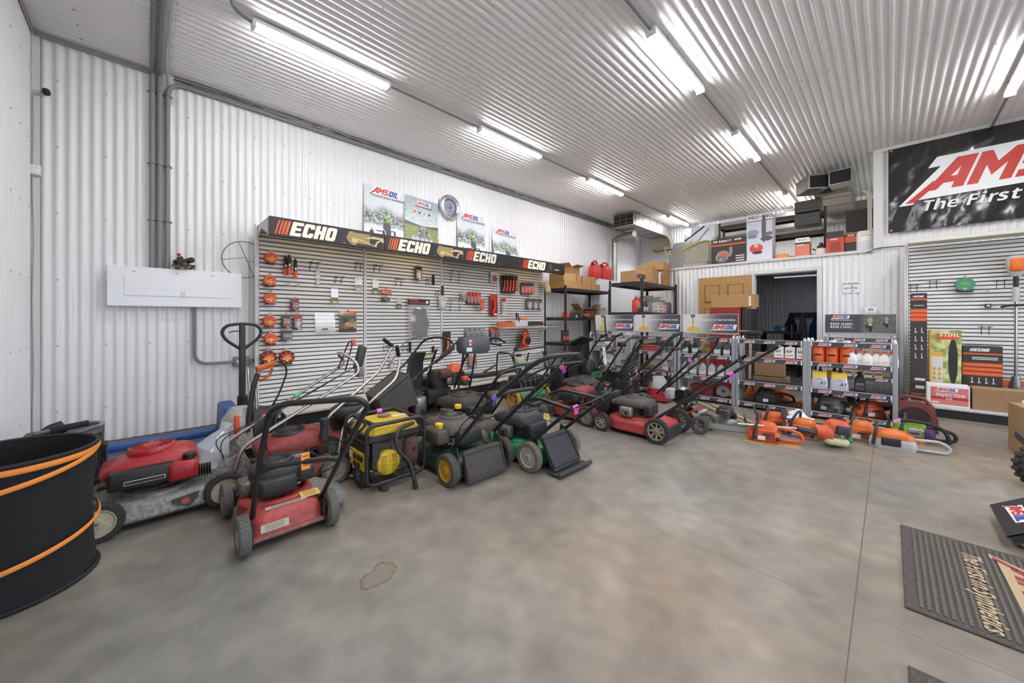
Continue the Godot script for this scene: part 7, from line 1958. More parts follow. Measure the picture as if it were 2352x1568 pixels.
func build_floor_row() -> void:
	var dark := worn("gen_black", "2b2a2b", 0.45, 0, 0.75)
	T = Transform3D.IDENTITY
	# horizontal engine with a silver muffler box
	var t := thing("water_pump", "small red pump engine with a silver muffler box behind the generator", "engine", at(1.98, 0, -3.5))
	var st := S(); rbox(st, V(.02, .3, .1), V(.13, .18, .1), .025, .015); var mf := obj("muffler_box", st, worn("muffler_silver", "a7a5a1", 0.35, 0.7, 0.65), t)
	T = at(.04, .25, .15, 0, 90); st = S(); lathe(st, [[.018, 0], [.024, .003], [.024, .01], [.016, .011]], 14); T = Transform3D.IDENTITY; obj("outlet", st, mat("black_soft"), mf)
	st = S(); bx(st, V(0, .13, 0), V(.2, .18, .22), .02); fins(st, V(.0, .27, -.04), V(.16, .16, .16), 8); obj("engine_block", st, worn("iron", "6c655c", 0.7, 0.4, 0.4), t)
	st = S(); rbox(st, V(-.15, .18, .04), V(.1, .26, .16), .02, .02); var rp := obj("red_cowl", st, worn("shroud_red", "b5262c", 0.4, 0, 0.72, 2), t)
	box_part("white_label", mat("label_white"), rp, V(-.15, .19, .122), V(.035, .12, .002))
	st = S(); bx(st, V(0, .02, 0), V(.42, .03, .3), .006); obj("base_plate", st, dark, t)
	# snow thrower with black chute
	t = thing("snow_thrower", "black snow thrower with knobbly tyres and tall black chute", "snow thrower", at(2.57, 0, -4.08))
	for s in [-1, 1]: wheel(t, V(s * .2, .165, .0), .16, .1, "knob", worn("tire_dark", "4a4743", 0.9, 0, 0.5, 5), worn("hub_grey", "77736c", 0.6, 0, 0.6, 5), s)
	st = S(); loft(st, [rr(.28, .3, .16, .03, .03), rr(.3, .32, .22, .04, .04), rr(.3, .3, .32, .04, .04)]); obj("gear_case", st, dark, t)
	st = S(); loft(st, [rr(.22, .22, .32, .04, .04, .1), rr(.24, .24, .36, .05, .05, .1), rr(.22, .22, .5, .05, .05, .1), rr(.16, .16, .54, .04, .04, .1)]); obj("engine", st, worn("engine_soot", "45413d", 0.6, 0.2, 0.5), t)
	st = S(); T = at(.1, .5, .16, 0, 0, 90); lathe(st, [[.05, -.08], [.058, -.07], [.058, .07], [.05, .08]], 16); T = Transform3D.IDENTITY; obj("muffler", st, worn("rust", "7a5a4c", 0.85, 0.1, 0.35, 7), t)
	st = S(); rbox(st, V(.16, .42, .16), V(.08, .09, .06), .02, .01); obj("carburettor", st, worn("muffler_silver"), t)
	st = S(); loft(st, [rr(.16, .14, .2, .03, .03, -.2, -.06), rr(.18, .16, .45, .03, .03, -.2, -.06), rr(.16, .14, .66, .03, .03, -.18, -.06), rr(.14, .16, .78, .03, .03, -.16, -.02)]); obj("chute", st, dark, t)
	st = S(); T = at(-.06, .72, -.02, 0, -30); bx(st, V(0, 0, 0), V(.28, .09, .03), .01); T = Transform3D.IDENTITY; var dash := obj("dash_panel", st, worn("dash_olive", "5e573f", 0.55, 0, 0.8), t)
	text(dash, "POULAN PRO", 0.042, at(-.18, .7, .01, 0, -30), mat("sign_cream2", "e4dcb8", 0.5), 0.2)
	st = S(); loft(st, [rr(.62, .3, .02, .03, .03, 0, -.34), rr(.64, .32, .06, .03, .03, 0, -.34), rr(.62, .28, .4, .1, .1, 0, -.36)]); obj("auger_housing", st, dark, t)
	var inv: Transform3D = t.transform.affine_inverse()
	bars(t, inv, [[[2.42, .3, -3.95], [2.38, .7, -3.75], [2.36, .85, -3.62]], [[2.84, .3, -3.95], [2.86, .7, -3.75], [2.88, .82, -3.64]]], mat("tube_black", "29292b", 0.35, 0.2), .0125)
	# walk-behind machine with the grey console
	t = thing("snow_thrower", "machine with a grey plastic control console on black tube legs", "snow thrower", at(2.95, 0, -3.72))
	st = S(); T = at(0.02, .86, .0, -6); loft(st, [rr(.36, .14, -.1, .02, .02), rr(.42, .18, -.06, .03, .03), rr(.42, .18, .04, .03, .03), rr(.38, .14, .1, .03, .03)]); var con := obj("console", st, worn("console_grey", "56585b", 0.5, 0, 0.85), t)
	st = S(); T = at(-.1, .9, .093, -6); extr(st, [Vector2(-.035, 0), Vector2(0, -.042), Vector2(.035, 0), Vector2(0, .042)], 0, .002); obj("diamond_badge", st, mat("label_white"), con)
	st = S(); T = at(-.1, .9, .095, -6); bx(st, V(0, 0, .001), V(.09, .02, .002)); bx(st, V(0, .0, .002), V(.06, .008, .001)); obj("badge_bar", st, mat("primer_red", "c0302a", 0.4), con)
	st = S(); T = at(-.11, .815, .086, -6); bx(st, V(0, 0, 0), V(.08, .05, .002)); T = Transform3D.IDENTITY; obj("white_sticker", st, mat("label_white"), con)
	inv = t.transform.affine_inverse()
	bars(t, inv, [[[2.85, .78, -3.76], [2.83, .5, -3.8], [2.78, .25, -3.8], [2.68, .12, -3.6], [2.66, .1, -3.5]], [[3.05, .78, -3.78], [3.02, .5, -3.8], [3.0, .25, -3.85], [2.95, .12, -3.7]], [[2.78, .92, -3.78], [2.6, .8, -3.78], [2.5, .74, -3.76]]], mat("tube_black"), .0135)
	bars(t, inv, [[[3.16, .9, -3.74], [3.3, .95, -3.66], [3.42, .88, -3.6]], [[3.16, .88, -3.74], [3.4, .84, -3.66]]], mat("foam_black", "262527", 0.9), .014, "side_grip")
	for s in [-1, 1]: wheel(t, V(-.06 + s * .2, .13, .14), .13, .07, "lug", worn("tire_dark"), worn("hub_steel", "9a9892", 0.4, 0.6, 0.6, 5), s)
	st = S(); bx(st, V(-.06, .2, .0), V(.3, .12, .3), .02); obj("transmission", st, worn("shroud_soil", "4f4841", 0.75, 0, 0.55), t)
	# orange backpack blower lying on the deck with its long tube
	t = thing("backpack_blower", "orange and black blower lying on the slat wall deck, tube outstretched", "blower", at(3.5, 0.16, -4.86))
	st = S(); loft(st, [rr(.26, .24, .0, .05, .05), rr(.28, .26, .05, .06, .06), rr(.26, .24, .2, .06, .06)]); obj("fan_housing", st, dark, t)
	st = S(); loft(st, [rr(.24, .2, .2, .05, .05), rr(.22, .18, .28, .06, .06), rr(.14, .1, .32, .04, .04)]); obj("engine_cover", st, worn("trim_orange", "dc5f33", 0.45, 0, 0.8), t)
	st = S(); tube(st, fil([V(.12, .12, .08), V(.4, .1, .14), V(.8, .09, .1), V(1.3, .1, .02)], .15), .045, 12); obj("blow_tube", st, dark, t)
	st = S(); tube(st, [V(.5, .14, .12), V(.75, .26, .18)], .018, 8); obj("control_grip", st, dark, t)
	t = thing("battery_charger", "black battery charger with an orange battery on the white deck", "charger", at(3.56, 0.16, -4.66))
	st = S(); loft(st, [rr(.15, .13, 0, .03, .03), rr(.16, .14, .02, .03, .03), rr(.13, .1, .07, .03, .03)]); obj("base", st, mat("black_soft"), t)
	st = S(); rbox(st, V(0, .1, -.01), V(.1, .07, .08), .015, .012); obj("battery", st, mat("tube_orange", "e0572c", 0.5), t)
	# handheld orange blower on the slats and the orange saw kit on the bracket shelf
	t = thing("hand_blower", "orange handheld blower with a long black nozzle on the slat wall", "blower", at(5.25, 0.7, -4.98, 0))
	st = S(); T = at(0, 0.08, 0, 0, 90); lathe(st, [[.1, -.06], [.12, -.05], [.12, .05], [.1, .06]], 22); T = Transform3D.IDENTITY; obj("volute", st, mat("tube_orange"), t)
	st = S(); T = at(.02, .07, .062, 0, 90); lathe(st, [[0, 0], [.075, 0], [.075, .012], [.05, .018], [0, .02]], 20); T = Transform3D.IDENTITY; obj("intake_grille", st, mat("black_soft"), t)
	st = S(); tube(st, fil([V(-.06, .16, 0), V(-.04, .26, 0), V(.08, .26, 0), V(.1, .14, 0)], .04), .022, 8); obj("handle", st, mat("tube_orange"), t)
	st = S(); tube(st, [V(-.08, .14, .0), V(-.3, .06, .16), V(-.62, -.06, .36)], .035, 12); obj("nozzle", st, dark, t)
	st = S(); rbox(st, V(0, -.06, 0), V(.16, .04, .12), .02, .01); obj("stand_foot", st, mat("tube_orange"), t)
	box_part("wall_bracket", mat("wire_black", "232325", 0.5), t, V(0, .02, -.095), V(.06, .08, .07))
	t = thing("battery_saw", "white and orange battery chainsaw with an orange bar cover on the bracket shelf", "chainsaw", at(5.2, 1.036, -4.92))
	st = S(); extr(st, [Vector2(-.72, .02), Vector2(-.32, .0), Vector2(-.3, .09), Vector2(-.72, .1)], -.02, .02); obj("bar_cover", st, worn("gun_orange", "d9652c", 0.5, 0, 0.7), t)
	st = S(); rbox(st, V(-.14, .07, 0), V(.34, .13, .14), .04, .03); obj("body", st, worn("saw_white", "c9c8c4", 0.45, 0, 0.8), t)
	st = S(); rbox(st, V(-.05, .15, 0), V(.16, .05, .1), .02, .015); obj("top_cover", st, worn("saw_orange2", "e5742c", 0.38, 0, 0.85), t)
	st = S(); tube(st, fil([V(-.24, .1, .07), V(-.25, .24, .05), V(-.2, .27, -.05), V(-.16, .1, -.07)], .05), .014, 8); obj("front_handle", st, mat("black_soft"), t)
	st = S(); rbox(st, V(.26, .06, 0), V(.48, .08, .09), .03, .02); obj("rear_handle", st, mat("black_soft"), t)
	# white exhaust cap hung at the end of the wall
	t = thing("white_elbow", "cream plastic elbow hanging from the far end of the slat wall", "fitting", at(5.86, 1.78, -4.95))
	st = S(); tube(st, fil([V(0, .12, -.12), V(.02, .1, .0), V(0, -.06, .06)], .06), .06, 14); obj("elbow", st, worn("elbow_cream", "d2c9ac", 0.6, 0, 0.8), t)
	# reel mower with yellow wheels
	t = thing("reel_mower", "green cylinder mower with yellow spoked wheels in the second row", "reel mower", at(3.72, 0, -3.44, -6))
	for s in [-1, 1]: wheel(t, V(s * .27, .13, 0), .13, .045, "star", worn("reel_yellow", "cf9a2c", 0.55, 0, 0.7, 5), worn("reel_yellow"), s)
	st = S(); T = at(0, .13, .02, 0, 0, 90); lathe(st, [[.1, -.22], [.105, -.2], [.105, .2], [.1, .22]], 20); T = Transform3D.IDENTITY; obj("green_drum", st, worn("paint_leaf", "2f7a48", 0.45, 0, 0.7), t)
	inv = t.transform.affine_inverse()
	bars(t, inv, [[[3.7, .2, -3.4], [3.72, .55, -3.1], [3.75, .72, -2.98]], [[3.95, .2, -3.38], [3.93, .55, -3.1], [3.9, .72, -2.98]], [[3.65, .76, -2.96], [4.0, .76, -2.96]]], worn("gen_black"), .012)
	# lawn sweeper frame with green tray
	t = thing("lawn_sweeper", "lawn sweeper with a black tube frame, wire sides and green tray", "lawn sweeper", at(4.2, 0, -4.02))
	for s in [-1, 1]: ring_bar(t, "side_frame", [V(s * .3, .12, -.3), V(s * .3, .12, .3), V(s * .36, .68, .1), V(s * .36, .68, -.2)], .012, mat("tube_black"), .06)
	st = S(); tube(st, fil([V(-.36, .4, .2), V(-.38, .72, .16), V(.38, .74, .12), V(.42, .4, .2)], .06), .012, 8); obj("top_bar", st, mat("tube_black"), t)
	box_part("white_bar", mat("slat_white", "e4e2de", 0.42), t, V(0, .7, .13), V(.68, .045, .02), .003)
	st = S(); for k in 13: bx(st, V(-.3 + k * .05, .7, .141), V(.022, .014, .002))
	obj("bar_holes", st, mat("shelf_hole", "6f6c68", 0.7), t).set_meta("kind", "stuff")
	st = S(); T = at(-.1, .5, .1, 0, -20); bx(st, V(0, 0, 0), V(.4, .02, .24), .004); T = Transform3D.IDENTITY; obj("green_tray", st, worn("tray_green", "7fae7c", 0.5, 0, 0.8), t)
	st = S(); rbox(st, V(-.18, .57, .08), V(.16, .1, .12), .03, .02); obj("cream_tank", st, worn("tank_cream", "cfc7a8", 0.5, 0, 0.8), t)
	st = S(); T = at(-.18, .63, .08); lathe(st, [[.045, 0], [.05, .02], [.04, .03]], 14); T = Transform3D.IDENTITY; obj("tank_lid", st, mat("black_soft"), t)
	st = S()
	for k in 7: tube(st, [V(-.32 + k * .107, .12, .29), V(-.38 + k * .125, .6, .18)], .003, 4)
	for k in 4: tube(st, [V(-.32 - .01 * k, .16 + .12 * k, .285 - .025 * k), V(.32 + .015 * k, .16 + .12 * k, .285 - .025 * k)], .003, 4)
	obj("wire_side", st, mat("wire_grey", "9a9c9e", 0.4, 0.5), t)
	for s in [-1, 1]: wheel(t, V(s * .34, .13, -.05), .13, .05, "lug", worn("tire_dark"), worn("hub_grey"), s)
	st = S(); rbox(st, V(0, .22, .05), V(.5, .2, .3), .04, .03); obj("brush_housing", st, worn("gen_black"), t)
	# second snow thrower, green engine and paper note
	t = thing("snow_thrower", "black snow thrower with a green engine and a handwritten paper note", "snow thrower", at(4.88, 0, -3.3))
	for s in [-1, 1]: wheel(t, V(s * .2, .165, .0), .165, .1, "knob", worn("tire_dark"), worn("hub_grey"), s)
	st = S(); loft(st, [rr(.3, .32, .18, .04, .04), rr(.32, .34, .24, .05, .05), rr(.3, .3, .34, .05, .05)]); obj("gear_case", st, dark, t)
	st = S(); loft(st, [rr(.24, .24, .34, .05, .05), rr(.26, .26, .4, .06, .06), rr(.24, .22, .52, .06, .06), rr(.14, .14, .56, .05, .05)]); obj("engine", st, worn("engine_black2", "2e2e30", 0.5, 0, 0.6), t)
	st = S(); rbox(st, V(-.02, .34, .17), V(.22, .1, .06), .02, .015); obj("green_cowl", st, worn("paint_leaf"), t)
	st = S(); loft(st, [rr(.14, .13, .3, .03, .03, -.22, -.1), rr(.16, .15, .6, .03, .03, -.22, -.1), rr(.14, .2, .82, .03, .03, -.22, -.04)]); obj("chute", st, dark, t)
	st = S(); T = at(-.3, .86, .1, 0, -25, -12); bx(st, V(0, 0, 0), V(.26, .03, .3), .008); T = Transform3D.IDENTITY; obj("chute_deflector", st, dark, t)
	st = S(); loft(st, [rr(.64, .3, .02, .03, .03, 0, -.36), rr(.66, .32, .06, .03, .03, 0, -.36), rr(.64, .28, .42, .1, .1, 0, -.38)]); obj("auger_housing", st, dark, t)
	inv = t.transform.affine_inverse()
	bars(t, inv, [[[4.57, .35, -3.2], [4.55, .75, -3.0], [4.55, .93, -2.85]], [[4.95, .35, -3.2], [4.97, .75, -3.0], [4.97, .93, -2.85]], [[4.5, .88, -2.9], [5.02, .88, -2.9]], [[4.62, .9, -2.95], [4.62, 1.0, -2.98], [4.66, 1.22, -3.02]], [[4.9, .9, -2.95], [4.9, 1.0, -2.98], [4.94, 1.24, -3.02]]], mat("tube_black"), .0125)
	bars(t, inv, [[[4.55, .93, -2.85], [4.55, .98, -2.74]], [[4.97, .93, -2.85], [4.97, .98, -2.74]]], mat("foam_black"), .017, "hand_grip")
	st = S(); T = at(-.14, .66, .4, 12, -8, -8); bx(st, V(0, 0, 0), V(.11, .26, .002)); var note := obj("paper_note", st, mat("paper", "d6d6d4", 0.7), t)
	st = S(); for i in 5: bx(st, V(.0, .06 - i * .022, .0015), V(.06 - .006 * (i % 3), .006, .001))
	T = Transform3D.IDENTITY; obj("handwriting", st, mat("ink_grey", "54565a", 0.6), note)
	# cordless snow shovel with its cable wrapped
	t = thing("power_shovel", "black handled electric machine with a grey cord wound round it", "electric tool", at(5.02, 0, -2.72, 8))
	st = S(); loft(st, [rr(.26, .1, .3, .03, .03, 0, .0), rr(.28, .12, .4, .03, .03, 0, .02), rr(.24, .1, .66, .03, .03, 0, .12), rr(.2, .06, .7, .02, .02, 0, .14)]); obj("panel", st, dark, t)
	st = S(); tube(st, fil([V(-.13, .2, -.02), V(-.12, .66, .12), V(-.1, .88, .2), V(.1, .9, .2), V(.12, .66, .12), V(.13, .2, -.02)], .07), .017, 9); obj("loop_handle", st, dark, t)
	st = S(); loft(st, [rr(.36, .34, .02, .06, .06), rr(.38, .36, .08, .06, .06), rr(.32, .28, .3, .08, .08)]); obj("motor_base", st, dark, t)
	st = S()
	for k in 6:
		var pts := []
		for i in 21: pts.append(V(cos(TAU * i / 20) * (.19 + .008 * sin(k * 2.0)), .5 + .1 * sin(TAU * i / 20 + k * .3) - .02 * k, .08 + sin(TAU * i / 20) * .1))
		tube(st, pts, .006, 6, false)
	obj("power_cord", st, mat("cord_grey", "5b5754", 0.6), t)
	sticker(t, at(-.05, .36, .09, 10, -10, 20), .14, .13, "d8d2cc", "c06a4a")
	# black cart behind the leaf bin
	t = thing("garden_cart", "black cart with a grey tube handle standing behind the leaf bin", "cart", at(-0.4, -0.0, -3.95))
	st = S(); loft(st, [rr(.3, .3, .05, .03, .03), rr(.34, .34, .1, .04, .04), rr(.36, .36, .42, .04, .04)]); obj("tub", st, dark, t)
	st = S(); tube(st, fil([V(-.1, .3, .18), V(.02, .44, .26), V(.2, .5, .3), V(.17, .51, .24), V(-.1, .47, .16)], .04), .013, 8); obj("handle_tube", st, mat("tube_grey", "87888a", 0.4, 0.5), t)
	st = S(); tube(st, [V(-.03, .495, .25), V(.13, .512, .25)], .02, 10); obj("ribbed_grip", st, mat("foam_black"), t)
	st = S(); T = at(-.04, .44, .16, 0, -30, 20); loft(st, [rr(.15, .04, 0, .015, .015), rr(.15, .04, .04, .015, .015), rr(.06, .02, .075, .008, .008, .04)]); T = Transform3D.IDENTITY; obj("black_visor", st, mat("black_soft"), t)
	st = S(); fins(st, V(.19, .2, .02), V(.02, .24, .14), 9); obj("louvres", st, dark, t)
	for s in [-1, 1]: wheel(t, V(s * .2, .08, -.05), .08, .04, "plain", worn("tire_dark"), worn("hub_grey"), s)

func build_rack_clutter() -> void:
	T = Transform3D.IDENTITY
	var dark := worn("gen_black")
	var t := thing("power_broom", "red and white engine unit with a black handle in front of the middle sign rack", "engine unit", at(5.3, 0, -2.35, -60))
	var st := S(); loft(st, [rr(.3, .24, .02, .05, .05), rr(.32, .26, .06, .06, .06), rr(.28, .22, .2, .06, .06)]); obj("red_base", st, worn("shroud_red"), t)
	st = S(); loft(st, [rr(.22, .2, .2, .05, .05), rr(.22, .2, .3, .06, .06), rr(.14, .12, .36, .04, .04)]); obj("white_cowl", st, worn("head_white"), t)
	st = S(); tube(st, fil([V(-.1, .3, .1), V(-.12, .46, .12), V(.1, .46, .12), V(.12, .3, .1)], .05), .014, 8); obj("carry_handle", st, mat("black_soft"), t)
	for q in [[5.93, -1.95, V(.3, .14, .2), "a5302c", "red metal tool case on the bottom shelf of the red-cabinet rack"], [5.93, -3.45, V(.34, .16, .2), "3a3a3e", "dark plastic case on the bottom shelf of the furthest rack"], [5.93, -2.62, V(.3, .18, .2), "8a6a48", "brown carton on the bottom shelf of the middle sign rack"]]:
		t = tin_box("tool_case", at(q[0], .078, q[1], -90), q[2], worn("case_" + q[3], q[3], 0.6, 0, 0.7), q[4], "case")
		box_part("lid_line", mat("black_soft"), t, V(0, q[2].y * .7, q[2].z / 2 + .001), V(q[2].x * .96, .004, .002))
	t = thing("cutting_disc", "round grey saw blade leaning at the end of the red-cabinet rack shelf", "saw blade", at(5.86, .078, -1.66, -80))
	st = S(); T = at(0, .085, 0, 0, 80); lathe(st, [[.01, 0], [.078, 0], [.078, .003], [.01, .003]], 28)
	for k in 28: T = at(0, .085, 0, 0, 80) * at(0, 0, 0, k * 360.0 / 28); bx(st, V(.08, .0015, 0), V(.008, .003, .006))
	T = Transform3D.IDENTITY; obj("disc", st, mat("steel_dull", "8f8d8a", 0.4, 0.8), t)
	st = S(); T = at(0, .085, .003, 0, 80); lathe(st, [[0, 0], [.02, 0], [.02, .004], [0, .004]], 14); T = Transform3D.IDENTITY; obj("arbor", st, dark, t)

func build_bin() -> void:
	# pop-up leaf bin: black cloth cylinder with an orange spring band
	var t := thing("leaf_bin", "black fabric pop-up bin with orange spiral bands", "bin", at(-0.44, 0, -2.755))
	var r := 0.268
	var n := FastNoiseLite.new(); n.seed = 12; n.frequency = 1.6; n.fractal_octaves = 3
	var rings := []
	for i in 15:
		var ring := []
		for k in 48:
			var a := TAU * k / 48
			var y := 0.01 + i * 0.042
			var rr2 := r - 0.006 + 0.016 * n.get_noise_3d(cos(a) * 2.4, y * 4.0, sin(a) * 2.4) - 0.01 * sin(PI * i / 14.0)
			ring.append(V(cos(a) * rr2, y, -sin(a) * rr2))
		rings.append(ring)
	T = Transform3D.IDENTITY
	var st := S(); loft(st, rings, true, false); obj("cloth_wall", st, worn("bin_black", "1c1b1e", 0.85, 0, 0.7, 2), t)
	st = S()
	var inner := []
	for i in 5:
		var ring := []
		for k in 48: ring.append(V(cos(TAU * k / 48) * (r - .014), 0.598 - i * .14, -sin(TAU * k / 48) * (r - .014)))
		inner.append(ring)
	loft(st, inner, false, true); obj("lining", st, worn("bin_black"), t)
	# helical orange band
	var hx := []
	for i in 121:
		var a := -TAU * (i / 120.0) * 1.75 + 0.1
		hx.append(V(cos(a) * (r + .004), 0.585 - 0.57 * (i / 120.0), -sin(a) * (r + .004)))
	st = S()
	for i in 120:
		var p: Vector3 = hx[i]
		var q: Vector3 = hx[i + 1]
		var u := V(0, .011, 0)
		st.set_smooth_group(2)
		var np := V(p.x, 0, p.z).normalized() * .007
		var nq := V(q.x, 0, q.z).normalized() * .007
		quad(st, q - u, p - u, p + np, q + nq); quad(st, q + nq, p + np, p + u, q + u)
	obj("spring_band", st, mat("band_orange", "e58a35", 0.6), t)
	st = S(); T = at(0, .575, 0); lathe(st, [[r + .002, -.013], [r + .01, 0], [r + .002, .013]], 48, true, false); T = Transform3D.IDENTITY; obj("rim_band", st, mat("band_orange"), t)
	for y in [0.6, 0.012]:
		st = S()
		var pts := []
		for k in 49: pts.append(V(cos(TAU * k / 48) * (r + .002), y, -sin(TAU * k / 48) * (r + .002)))
		tube(st, pts, .009, 8, false); obj("rim_hem", st, worn("bin_hem", "242224", 0.8, 0, 0.6), t)

# ---------- loft, ducts, door side ----------
func tin_box(called: String, place: Transform3D, s: Vector3, m: Material, label: String, category := "box", group := "") -> Node3D:
	var t := thing(called, label, category, place, group)
	box_part("carton", m, t, V(0, s.y / 2, 0), s, 0.003)
	return t

func face(t: Node, col: String, x: float, y: float, w: float, h: float, z: float) -> MeshInstance3D:
	return box_part("print", mat("pr_" + col, col, 0.55), t, V(x, y, z), V(w, h, 0.0015))

func build_loft() -> void:
	T = Transform3D.IDENTITY
	var duct := worn("duct", "b4b3b0", 0.3, 0.85, 0.8, 1.2)
	var foil := worn("duct_foil", "c2b9a6", 0.28, 0.8, 0.65, 3)
	# alcove duct
	var t := thing("air_duct", "large square metal duct with a grille mouth, hung in the alcove", "duct", at(8.1, 3.4, -4.455))
	var st := S(); bx(st, V(0.95, .15, 0), V(1.86, .29, .52), .006); obj("trunk", st, duct, t)
	for k in 5: box_part("seam", duct, t, V(.12 + k * .38, .15, 0), V(.015, .305, .535))
	box_part("mouth", mat("duct_dark", "1d1c1b", 0.8), t, V(.012, .15, 0), V(.01, .26, .48))
	st = S(); for k in 3: bx(st, V(.004, .06 + k * .09, 0), V(.01, .006, .48))
	for k in 2: bx(st, V(.004, .15, -.08 + k * .16), V(.01, .26, .006))
	obj("grille_bars", st, duct, t)
	box_part("mouth_frame", duct, t, V(.005, .298, 0), V(.02, .02, .54)); box_part("mouth_frame", duct, t, V(.005, .005, 0), V(.02, .02, .54))
	st = S(); T = at(1.85, 0, 0); var rings := []
	for i in 7:
		var a := PI / 2 * i / 6
		var ring := []
		for q in [[.3, -.26], [.3, .26], [0, .26], [0, -.26]]: ring.append(V(sin(a) * (.3 + q[0] * .6), -.3 + cos(a) * (.3 + q[0]), q[1]))
		rings.append(ring)
	loft(st, rings, false, false, false); T = Transform3D.IDENTITY; obj("down_elbow", st, foil, t)
	for x in [.3, 1.4]: box_part("hanger_strap", mat("galv", "9c9c9a", 0.45, 0.7), t, V(x, .31, .27), V(.02, .06, .01))
	t = thing("flue_pipe", "round foil flue pipe rising from the fuel cans and bending under the duct", "pipe", at(8.3, 2.14, -5.12))
	st = S(); tube(st, fil([V(.55, 0, 0), V(.55, 1.1, 0)], .1), .07, 14); obj("riser", st, duct, t)
	st = S(); var pts := []
	for i in 24: pts.append(V(.55 - .01 * i, 1.1 + .06 * sin(minf(i / 6.0, 1.0) * PI / 2), .03 * i))
	tube(st, pts, .075, 14); obj("foil_hose", st, foil, t)
	# duct along the far wall and ceiling outlets
	t = thing("air_duct", "long metal duct running along the far wall above the loft", "duct", at(10.32, 3.12, -2.2))
	box_part("trunk", duct, t, V(0, .26, .2), V(.4, .34, 3.6), .006)
	for k in 5: box_part("seam", duct, t, V(0, .26, -1.4 + k * .8), V(.415, .355, .02))
	st = S(); T = at(0, 0, -1.75); loft(st, [rr(.42, .5, -.55, .01, .01), rr(.42, .5, -.2, .01, .01), rr(.4, .4, .1, .01, .01, 0, .1)], true, true, false); T = Transform3D.IDENTITY; obj("plenum_drop", st, duct, t)
	for z in [-1.2, .4, 1.6]: box_part("hanger_strap", mat("galv"), t, V(-.21, .5, z), V(.01, .22, .02))
	t = thing("air_duct", "metal duct with two black mouths under the ceiling beside the banner wall", "duct", at(8.35, 3.28, -.7))
	box_part("trunk", foil, t, V(.9, .2, 0), V(1.7, .3, .46), .006)
	for k in 3: box_part("seam", duct, t, V(.3 + k * .6, .2, 0), V(.015, .315, .475))
	for q in [[-.22, -.33, 32.0], [-.2, .2, -4.0]]:
		st = S(); T = at(q[0] + .12, .22, q[1] * .8, q[2]); bx(st, V(-.05, 0, 0), V(.42, .24, .3), .006); obj("outlet", st, duct, t)
		st = S(); bx(st, V(-.262, 0, 0), V(.006, .2, .26)); T = Transform3D.IDENTITY; obj("mouth", st, mat("duct_dark"), t)
	box_part("hanger_strap", mat("galv"), t, V(.6, .4, .2), V(.02, .1, .01))
	# furnace, gas hose, pipes
	t = thing("furnace", "beige wall furnace cabinet with a small name label on the loft", "furnace", at(8.75, 2.236, -3.0, -90))
	box_part("base_box", mat("panel_shade2", "c6c3bd", 0.6), t, V(0, .09, .02), V(.5, .18, .3), .003)
	box_part("cabinet", worn("furnace_beige", "c2bba6", 0.5, 0, 0.9), t, V(.04, .41, 0), V(.5, .46, .36), .005)
	box_part("name_label", mat("label_white"), t, V(0, .5, .182), V(.11, .04, .002)); text(t, "Gibson", .034, at(-.05, .485, .184), mat("ink_grey", "54565a", 0.6), .1)
	st = S(); tube(st, fil([V(-.62, .6, .25), V(-.6, .42, .25), V(-.4, .4, .25), V(.1, .62, .22), V(.3, .64, .2), V(.36, .5, .2), V(.36, .3, .2)], .14), .012, 8); obj("yellow_gas_hose", st, mat("gas_yellow", "d9b93f", 0.45), t)
	st = S(); tube(st, fil([V(.38, .2, .15), V(.38, .66, .15), V(.44, .72, .1), V(.5, .7, .0)], .05), .03, 10); obj("white_vent_pipe", st, mat("pvc_cream", "d8d0bb", 0.5), t)
	box_part("filter_sheet", mat("filter_foil", "a9adb0", 0.35, 0.6), t, V(.08, .84, -.1), V(.5, .38, .01))
	st = S(); tube(st, [V(-.2, .68, .2), V(.16, .98, .05)], .016, 8); obj("dark_strut", st, mat("black_soft"), t)
	# loft shelving and boxes
	shelf_unit(at(8.75, 2.236, -1.66, -90), 1.7, .4, .95, [.12, .55, .88], "black steel shelving unit standing on the loft behind the boxes")
	for q in [[-1.05, .36, "lower dark drawer case on the loft shelving"], [-1.05, .6, "upper dark drawer case on the loft shelving"]]:
		t = tin_box("drawer_case", at(8.7, 2.236 + q[1] + .3, q[0], -90), V(.36, .2, .36), worn("drawer_grey", "5c5a58", 0.6, 0, 0.8), q[2], "case")
		for k in 2: box_part("drawer_line", mat("black_soft"), t, V(0, .06 + k * .08, .181), V(.33, .005, .002))
	var ek := mat("echo_dark", "3a3331", 0.55)
	t = tin_box("product_box", at(8.05, 2.25, -2.155, -90), V(.59, .48, .3), ek, "dark box with an orange backpack blower picture on the loft edge")
	face(t, "e0622f", 0, .36, .59, .028, .151)
	text(t, "PB-580H/T", .06, at(-.27, .395, .152), mat("label_white"), .1, 1.1); stripes_logo(t, at(.1, .425, .1515), .03, mat("label_white"), mat("label_white"))
	var img := Image.create(64, 64, false, Image.FORMAT_RGBA8); img.fill(Color("3a3331"))
	blob(img, 30, 30, 18, 12, Color("cfcac2")); blob(img, 26, 44, 19, 17, Color("d6d2ca")); blob(img, 30, 28, 16, 9, Color("8a8884")); blob(img, 26, 45, 17, 15, Color("76746f")); blob(img, 34, 34, 18, 6, Color("e0562d")); blob(img, 54, 20, 5, 17, Color("8f8d88")); blob(img, 46, 38, 10, 5, Color("8f8d88")); blob(img, 24, 50, 6, 5, Color("a5a39d"))
	st = S(); T = at(-.26, .02, .1515); sheet(st, .36, .32); T = Transform3D.IDENTITY; obj("blower_picture", st, img_mat("blower_print", img), t)
	for k in 3: face(t, "d8d2cc", .2, .13 - k * .045, .14, .022, .1515)
	t = tin_box("product_box", at(8.02, 2.25, -1.65, -92), V(.4, .8, .22), mat("box_grey", "c4c0bc", 0.6), "tall box with a snow shovel picture on a winter scene, loft edge")
